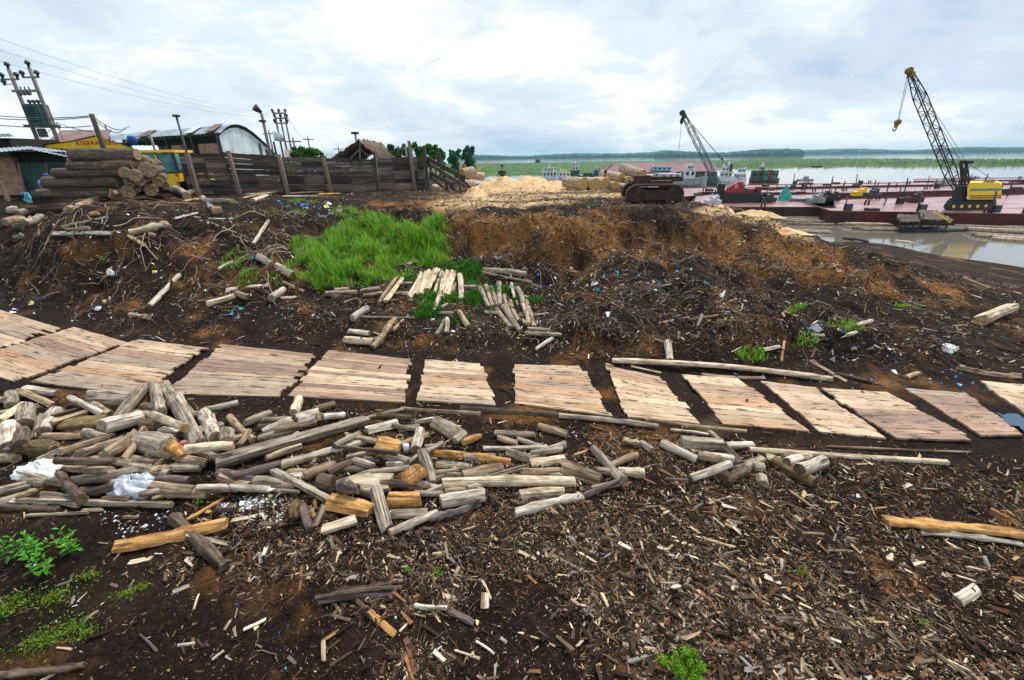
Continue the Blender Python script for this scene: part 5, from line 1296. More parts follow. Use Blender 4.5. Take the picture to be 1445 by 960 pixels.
# ------------------------------------------------------------------ people
SKIN = mk('brown skin', (.30, .15, .09), (.22, .11, .07), 3, rough=.6, bump=0); HAIR = mk('black hair', (.01, .009, .008), (.006, .005, .005), 8, bump=0)
def skinbody(name, J, E, mat, parent=None):
    me = bpy.data.meshes.new(name); me.from_pydata([j[:3] for j in J], E, []); me.update(); me.materials.append(mat)
    o = bpy.data.objects.new(name, me); COL.objects.link(o); o.parent = parent
    sm = o.modifiers.new('skin', 'SKIN'); sm.use_smooth_shade = True
    sv = me.skin_vertices[0].data
    for i, j in enumerate(J): sv[i].radius = (j[3], j[4] if len(j) > 4 else j[3]); sv[i].use_root = (i == 0)
    su = o.modifiers.new('sub', 'SUBSURF'); su.levels = 1; su.render_levels = 2
    return o
def person(loc, rz, label, shirt, trousers, hat, pose='stand', scale=1.0):
    t = thing('person', label, 'person', tuple(loc), rz); t.scale = (scale,) * 3
    b = .55 if pose == 'bend' else .12 if pose == 'work' else 0.0
    def lean(x, y, z):
        if z <= .95: return (x, y, z)
        dz = z - .95; return (x, y - dz * math.sin(b * 1.4), .95 + dz * math.cos(b * 1.4))
    arm = {'stand': [(.21, 0, 1.40), (.26, -.02, 1.13), (.27, -.10, .88)], 'work': [(.21, -.02, 1.40), (.27, -.16, 1.16), (.20, -.38, 1.10)], 'bend': [(.21, 0, 1.40), (.25, -.10, 1.14), (.22, -.26, .98)]}[pose]
    J = [(0, 0, .95, .15, .11), (*lean(0, 0, 1.15), .13, .10), (*lean(0, 0, 1.35), .16, .11), (*lean(0, 0, 1.47), .065), (*lean(0, -.01, 1.56), .06), (*lean(0, -.02, 1.65), .095, .10), (*lean(0, -.01, 1.73), .08)]
    E = [(0, 1), (1, 2), (2, 3), (3, 4), (4, 5), (5, 6)]
    for s in (-1, 1):
        k = len(J); a = [lean(s * q[0], q[1], q[2]) for q in arm]
        J += [(*a[0], .055), (*a[1], .042), (*a[2], .032), (a[2][0], a[2][1] - .05, a[2][2] - .06, .036, .02)]; E += [(2, k), (k, k + 1), (k + 1, k + 2), (k + 2, k + 3)]
        k = len(J); J += [(s * .09, 0, .88, .085), (s * .11, -.03, .48, .058), (s * .12, .02, .09, .042), (s * .13, -.13, .03, .04, .03)]; E += [(0, k), (k, k + 1), (k + 1, k + 2), (k + 2, k + 3)]
    skinbody('body', J, E, SKIN, t)
    S = [(*lean(0, 0, 1.0), .165, .125), (*lean(0, 0, 1.17), .15, .12), (*lean(0, 0, 1.37), .175, .125), (*lean(0, 0, 1.44), .09)]
    SE = [(0, 1), (1, 2), (2, 3)]
    for s in (-1, 1):
        a = [lean(s * q[0], q[1], q[2]) for q in arm]; k = len(S); S += [(*a[0], .07), (*[lerp(a[0][i], a[1][i], .7) for i in range(3)], .062)]; SE += [(2, k), (k, k + 1)]
    skinbody('shirt', S, SE, shirt, t)
    T = [(0, 0, .96, .16, .12)]; TE = []
    for s in (-1, 1): k = len(T); T += [(s * .09, 0, .85, .10), (s * .11, -.03, .48, .075), (s * .12, .02, .13, .06)]; TE += [(0, k), (k, k + 1), (k + 1, k + 2)]
    skinbody('trousers', T, TE, trousers, t)
    hd = Vector(lean(0, -.015, 1.70)); m = MB(); m.ball(hd + Vector((0, .012, .045)), .108, 10, 0, .75)
    if hat is not HAIR: m.box(hd + Vector((0, -.12, .03)), (.14, .12, .015))
    m.build('cap' if hat is not HAIR else 'hair', hat, t)
    m = MB(); f = Vector(lean(0, -.115, 1.645)); m.box(f, (.02, .03, .035)); m.build('nose', SKIN, t)
    for s in (-1, 1): m = MB(); m.ball(Vector(lean(s * .032, -.105, 1.67)), .01, 6); m.build('eye', BLK, t)
    return t
OR = mk('orange shirt', (.95, .17, .02), (.7, .1, .01), 4); RD = mk('red cloth', (.65, .03, .03), (.4, .02, .02), 4); BL = mk('light blue shirt', (.16, .50, .72), (.08, .32, .5), 4); CAP = mk('blue cap cloth', (.02, .10, .50), (.01, .06, .3), 4); NAVY = mk('dark trousers', (.03, .035, .05), (.015, .018, .03), 5); WC = mk('white shirt', (.75, .75, .75), (.5, .5, .5), 4)
def stand_at(px, yhead, ax, h=1.72): a = atd(px, yhead, ax); return Vector((a.x, a.y, a.z - h)), hz(a.x, a.y)
p, g0 = stand_at(55, 247, 20.4, 1.55); person((p.x, 20.4, p.z), 1.2, 'person in a light blue shirt and blue cap bending behind the log stack', BL, NAVY, CAP, 'bend', 1.0)
p, g0 = stand_at(852, 242.5, 26.3, 1.72); person((p.x, 26.3, p.z), .6, 'person in an orange shirt working behind the pale yard logs', OR, NAVY, HAIR, 'work')
p, g0 = stand_at(708.5, 234, 30.5, 1.75); person((p.x, 30.5, p.z), 0, 'person in a dark shirt and red shorts standing on the sawdust yard', NAVY, RD, HAIR, 'stand')
p, g0 = stand_at(652, 234, 27, 1.72); person((p.x, 27, p.z), 2.4, 'person in a white shirt and red cap behind the broken fence', WC, NAVY, RD, 'work')
m = MB(atd(40, 279, 16.8)); c_ = atd(40, 279, 16.8); rg = np.random.default_rng(5)
m.add([c_ + Vector((rg.normal() * .03 + (i % 4 - 1.5) * .09, rg.normal() * .06, (1.5 - i // 4) * .12)) for i in range(16)], [(i * 4 + k, i * 4 + k + 1, i * 4 + k + 5, i * 4 + k + 4) for i in range(3) for k in range(3)]); o = m.build('cloth', BL); sd = o.modifiers.new('s', 'SOLIDIFY'); sd.thickness = .02; tag(o, 'light blue cloth hanging on the logs below the tarpaulin', 'cloth')

# ------------------------------------------------------------------ timber mats of the hauling path
def mat_wood():
    m, t, b = newmat('sawn path boards')
    tcn = t.nodes.new('ShaderNodeTexCoord'); vc = t.nodes.new('ShaderNodeVertexColor'); vc.layer_name = 'tone'
    v = tmap(t, tcn.outputs['UV'], (1.3, 30, 1)); v2 = tmap(t, tcn.outputs['UV'], (5, 90, 1)); v3 = tmap(t, tcn.outputs['UV'], (1.5, 11, 1))
    n1 = tnoise(t, v, 1.0, 7, 0.6, .3); n2 = tnoise(t, v2, 1.0, 5, 0.6); n3 = tnoise(t, v3, 1.0, 8, 0.68)
    c = tmix(t, 0.85, vc.outputs[0], ramp(t, n1, [(0.3, (.66, .52, .44)), (0.5, (.95, .9, .86)), (0.72, (1.15, 1.08, .98))]), 'MULTIPLY')
    c = tmix(t, 0.8, c, ramp(t, n2, [(0.28, (.62, .55, .5)), (0.44, (1, 1, 1))]), 'MULTIPLY')
    n4 = tnoise(t, tmap(t, tcn.outputs['Object'], (1, 1, 1)), 1.6, 7, .6)
    c = tmix(t, .55, c, ramp(t, n4, [(.35, (.48, .42, .37)), (.6, (1, 1, 1))]), 'MULTIPLY')
    c = tmix(t, ramp(t, n3, [(0.56, (0, 0, 0)), (0.60, (.95, .95, .95))]), c, (.035, .022, .015))
    t.links.new(c, b.inputs['Base Color']); b.inputs['Roughness'].default_value = 0.75
    tbump(t, b, n2, 0.5, 0.008)
    return m
MWB = mat_wood()
TONES = [(.52, .39, .27), (.62, .49, .34), (.44, .30, .21), (.36, .245, .175), (.30, .205, .155), (.52, .33, .19), (.40, .32, .245)]
MSTYLE = [[0, 6, 1, 6], [0, 2, 4, 6, 5, 0, 1], [0, 1, 3, 6, 0, 5, 6, 6], [3, 0, 6, 4, 4, 0, 6, 6, 6], [3, 0, 4, 3, 1, 4, 1, 1, 4, 0, 3], [1, 0, 1, 3, 5, 0, 1, 1, 6],
          [0, 6, 5, 2, 6, 5, 0, 1, 5, 1], [2, 5, 1, 5, 1, 0, 1, 0], [1, 3, 2, 0, 5, 1, 0, 5], [0, 1, 0, 0, 1, 0, 1], [1, 1, 0, 3, 4, 3, 2, 4], [6, 3, 4, 2, 3, 2, 3], [1, 0, 1, 6, 0]]
MLAB = ['board mat cut off by the left edge, two tone pale and grey', 'board mat second from the left edge, mixed pink and cream boards in two runs',
 'board mat above the left log heap, its lower boards grey and ragged', 'wide pinkish board mat with an orange offcut on its far corner', 'widest striped pink and cream board mat behind the largest log',
 'small narrow cream board mat with one orange stripe', 'squarish cream and orange board mat in the middle of the path', 'pale board mat under the left end of the long far pole',
 'slanting cream and rose board mat right of the yellow scrap', 'plain pale board mat crossed by a dark crack and green scrap', 'pinkish slanting board mat third from the right edge',
 'rosy grey board mat beside the blue puddle, second from right edge', 'pale board mat cut off by the right edge']
def lerp(a, b, t): return a + (b - a) * t
def mat_surface(q, z=0.045): return [Vector((p.x, p.y, z)) for p in q]
for mi_, q in enumerate(MATW):
    r_ = np.random.default_rng(100 + mi_)
    c0 = sum(q, Vector()) / 4
    A0, B0, C0, D0 = q
    wid = ((A0 - D0).length + (B0 - C0).length) / 2
    nb = max(7, int(wid / 0.135))
    vs, fs, uv, tone = [], [], [], []
    tlist = MSTYLE[mi_]
    NS = 10; bnd = np.concatenate([[0], np.cumsum(r_.uniform(.5, 1.5, nb))]); bnd /= bnd[-1]
    hb = max(hz(p.x, p.y) for p in [lerp(lerp(A0, B0, a), lerp(D0, C0, a), b) for a in (.1, .5, .9) for b in (.1, .5, .9)])
    for k in range(nb):
        g0, g1 = bnd[k] + .0022, bnd[k + 1] - .0012
        e0, e1 = r_.uniform(-.015, .02), r_.uniform(-.035, .03)
        t0 = np.array(TONES[tlist[int(k / nb * len(tlist))]]) * r_.uniform(.86, 1.08)
        zt_ = max(hb, 0.0) + .028 + r_.uniform(-.003, .004); tilt = r_.uniform(-.002, .002)
        b0 = len(vs)
        for i in range(NS + 1):
            s = e0 + (1 - e0 + e1) * i / NS
            jag = .012 * r_.normal() if i in (0, NS) else 0
            for gi, g in enumerate((g0, g1)):
                gg = g + .0010 * r_.normal()
                p = lerp(lerp(A0, B0, s + jag), lerp(D0, C0, s + jag), gg)
                zz_ = zt_ + (tilt if gi else -tilt) + .004 * math.sin(i * 1.3 + k)
                vs.append((p.x - c0.x, p.y - c0.y, zz_)); vs.append((p.x - c0.x, p.y - c0.y, zz_ - .035))
                uv.append((s * 2.2 + mi_ * 3 + k * .7, g * wid)); uv.append(uv[-1]); tone += [(*t0, 1)] * 2
        for i in range(NS):
            a = b0 + i * 4; e = a + 4
            fs += [(a, a + 2, e + 2, e), (a, e, e + 1, a + 1), (a + 2, a + 3, e + 3, e + 2)]
        fs += [(b0, b0 + 1, b0 + 3, b0 + 2), (b0 + NS * 4, b0 + NS * 4 + 2, b0 + NS * 4 + 3, b0 + NS * 4 + 1)]
    vs = np.array(vs); F_ = np.array(fs)
    o = np_mesh('timber_mat', vs, F_, MWB, {'tone': np.array(tone)})
    uvl = o.data.uv_layers.new(name='UVMap')
    li = np.empty(len(o.data.loops), dtype=np.int32); o.data.loops.foreach_get('vertex_index', li)
    uvl.data.foreach_set('uv', np.array(uv)[li].astype(np.float32).ravel())
    o.location = (c0.x, c0.y, 0)
    tag(o, MLAB[mi_], 'board mat', 'board mats laid end to end as a path')

# ------------------------------------------------------------------ logs
TOPX0, TOPY0, TOPS = -26.0, 1.0, 0.05
TOP = np.full((1060, 900), -9.0)
def section(shape, r_):
    if shape == 'r':
        n = 12; ph = r_.uniform(0, 6); return [(math.cos(2 * PI * k / n) * (1 + .07 * math.sin(2 * k * PI / n * 2 + ph) + .03 * r_.normal()), math.sin(2 * PI * k / n) * (1 + .03 * r_.normal())) for k in range(n)]
    if shape == 's':   # half log, flat face up or to the side
        rot = r_.uniform(-.9, .9)
        pts = [(math.cos(a), math.sin(a) * .95 + .15) for a in np.linspace(PI, 2 * PI, 7)] + [(.62, .42), (.15, .55 + .1 * r_.normal()), (-.4, .45)]
        return [(x * math.cos(rot) - y * math.sin(rot), x * math.sin(rot) + y * math.cos(rot)) for x, y in pts]
    if shape == 'w':   # wedge
        rot = r_.uniform(0, 6.28)
        pts = [(-1, -.5), (-.3, -.75), (.5, -.72), (1.0, -.4), (.75, .1), (.25, .75), (-.05, .98), (-.5, .3)]
        return [(x * math.cos(rot) - y * math.sin(rot), x * math.sin(rot) + y * math.cos(rot)) for x, y in pts]
    if shape == 'p':
        return [(-1, -.22), (0, -.26), (1, -.22), (1.02, 0), (1, .22), (0, .25), (-1, .22), (-1.02, 0)]
    n = 11; return [(math.cos(2 * PI * k / n) * (1 + .2 * r_.normal()), math.sin(2 * PI * k / n) * (.85 + .18 * r_.normal())) for k in range(n)]
def log_mesh(Lg, ra, rb, shape, seed, matk, bend=None, name='firewood_log'):
    r_ = np.random.default_rng(seed)
    sec = section(shape, r_)
    n = len(sec); NS = 4 if Lg < 12 * max(ra, rb) else 10
    if shape == 'b': NS += 4
    be = r_.normal() * .03 * Lg if bend is None else bend * Lg
    if shape != 'b' and bend is None: be *= .45
    if shape == 'p': be *= .3
    tw = r_.normal() * .15
    m = MB(); vs = []
    cuta, cutb = r_.uniform(-.3, .3, 2)
    for i in range(NS + 1):
        s = i / NS; x = (s - .5) * Lg; R = ra + (rb - ra) * s
        R *= 1 + (.05 if shape != 'b' else .16) * r_.normal()
        if i in (0, NS): R *= .96
        oy = be * (1 - (2 * s - 1) ** 2); oz = .35 * be * math.sin(s * 5 + seed)
        a = tw * s
        for (cy_, cz_) in sec:
            yy = (cy_ * math.cos(a) - cz_ * math.sin(a)) * R; z2 = (cy_ * math.sin(a) + cz_ * math.cos(a)) * R
            xe = x + (yy * cuta if i == 0 else yy * cutb if i == NS else 0)
            if i in (0, NS) and shape in 'bsw': xe += (1 if i else -1) * R * .35 * (r_.random() - .6)
            j_ = R * .03
            vs.append((xe, yy + oy + j_ * r_.normal(), z2 + oz + j_ * r_.normal()))
    fs = [(i * n + k, (i + 1) * n + k, (i + 1) * n + (k + 1) % n, i * n + (k + 1) % n) for i in range(NS) for k in range(n)]
    m.add(vs, fs, 0, shape in 'rb')
    # sawn ends with a shallow bevel
    for e, base in ((0, 0), (1, NS * n)):
        ring = [Vector(vs[base + k]) for k in range(n)]
        c = sum(ring, Vector()) / n
        inner = [c + (p - c) * .90 + Vector(((1 if e else -1) * .008, 0, 0)) for p in ring]
        idx = list(range(n))
        vv = ring + inner + [c + Vector(((1 if e else -1) * .006, 0, 0))]
        f1 = [(k, (k + 1) % n, n + (k + 1) % n, n + k) for k in range(n)]; f2 = [(n + k, n + (k + 1) % n, 2 * n) for k in range(n)]
        if not e: f1 = [f[::-1] for f in f1]; f2 = [f[::-1] for f in f2]
        m.add(vv, f1, 0); m.add(vv, f2, 1)
    return m
def frame_x(a, b, roll=0.0):
    d = (b - a).normalized(); y = Vector((0, 0, 1)).cross(d)
    if y.length < 1e-4: y = Vector((0, 1, 0))
    y.normalize(); z = d.cross(y)
    R = Matrix((d, y, z)).transposed() @ Matrix.Rotation(roll, 3, 'X')
    return R
LOGN = [0]
def top_at(x, y):
    i = int((x - TOPX0) / TOPS); j = int((y - TOPY0) / TOPS)
    if 0 <= i < TOP.shape[0] and 0 <= j < TOP.shape[1]: return TOP[i, j]
    return -9
def put_log(x1, y1, x2, y2, w, kind, shape='r', label=None, group=None, cat='log', name='firewood_log', maxlift=.34, bend=None, stack=True, big_end=False, base=0.0):
    """a log whose axis runs between the two pixels' ground points, resting on the ground and on the logs already laid under it"""
    la = lb = base
    LOGN[0] += 1; seed = LOGN[0]
    for it in range(3):
        a0, b0 = G(x1, y1, la + .02), G(x2, y2, lb + .02)
        mid = (a0 + b0) / 2
        dep = mid.y * math.cos(CP) + (CH - mid.z) * math.sin(CP)
        r = max(.012, w / 2 * dep / CF)
        rr_ = r * (.3 if shape == 'p' else .8 if shape in 'sw' else 1)
        if not stack: la = lb = rr_ * .8 + base; continue
        na = nb_ = -9
        for s in np.linspace(0.04, .96, 11):
            p = a0.lerp(b0, s)
            tp = top_at(p.x, p.y) - hz(p.x, p.y)
            if s < .5: na = max(na, tp)
            else: nb_ = max(nb_, tp)
        la = min(max(na * .8, 0) , maxlift) + rr_ * .75 + base; lb = min(max(nb_ * .8, 0), maxlift) + rr_ * .75 + base
    a, b = G(x1, y1, la), G(x2, y2, lb)
    Lg = (b - a).length
    r_ = random.Random(seed)
    eg_ = EG['d'] if label and 'dark sawn end' in label else EG[kind]
    m = log_mesh(Lg, r * r_.uniform(.94, 1.08), r * r_.uniform(.9, 1.05), shape, seed, kind, bend)
    o = m.build(name, [W[kind], eg_], loc=(a + b) / 2)
    o.rotation_mode = 'QUATERNION'
    o.rotation_quaternion = frame_x(a, b, r_.uniform(0, 6.28) if shape in 'rb' else r_.uniform(-.15, .15)).to_quaternion()
    for s in np.linspace(0, 1, max(4, int(Lg / .05))):
        p = a.lerp(b, s); k = int(r * .8 / TOPS)
        i = int((p.x - TOPX0) / TOPS); j = int((p.y - TOPY0) / TOPS)
        if k <= i < TOP.shape[0] - k and k <= j < TOP.shape[1] - k:
            blk = TOP[i - k:i + k + 1, j - k:j + k + 1]; np.maximum(blk, p.z + rr_ * .8, out=blk)
    tag(o, label, cat, group)
    return o
Z = {'2': (0, 530, 4.379), '3': (280, 540, 4.25), '4': (560, 560, 4.25), '5': (850, 490, 4.13), 'M': (460, 340, 4.014), 'L': (0, 230, 3.803),
     'R': (280, 270, 4.174), 'F': (0, 0, 1), 'B': (230, 130, 5.648), 'S': (0, 80, 4.364)}
HEAP = 'firewood logs dumped in the near heap'
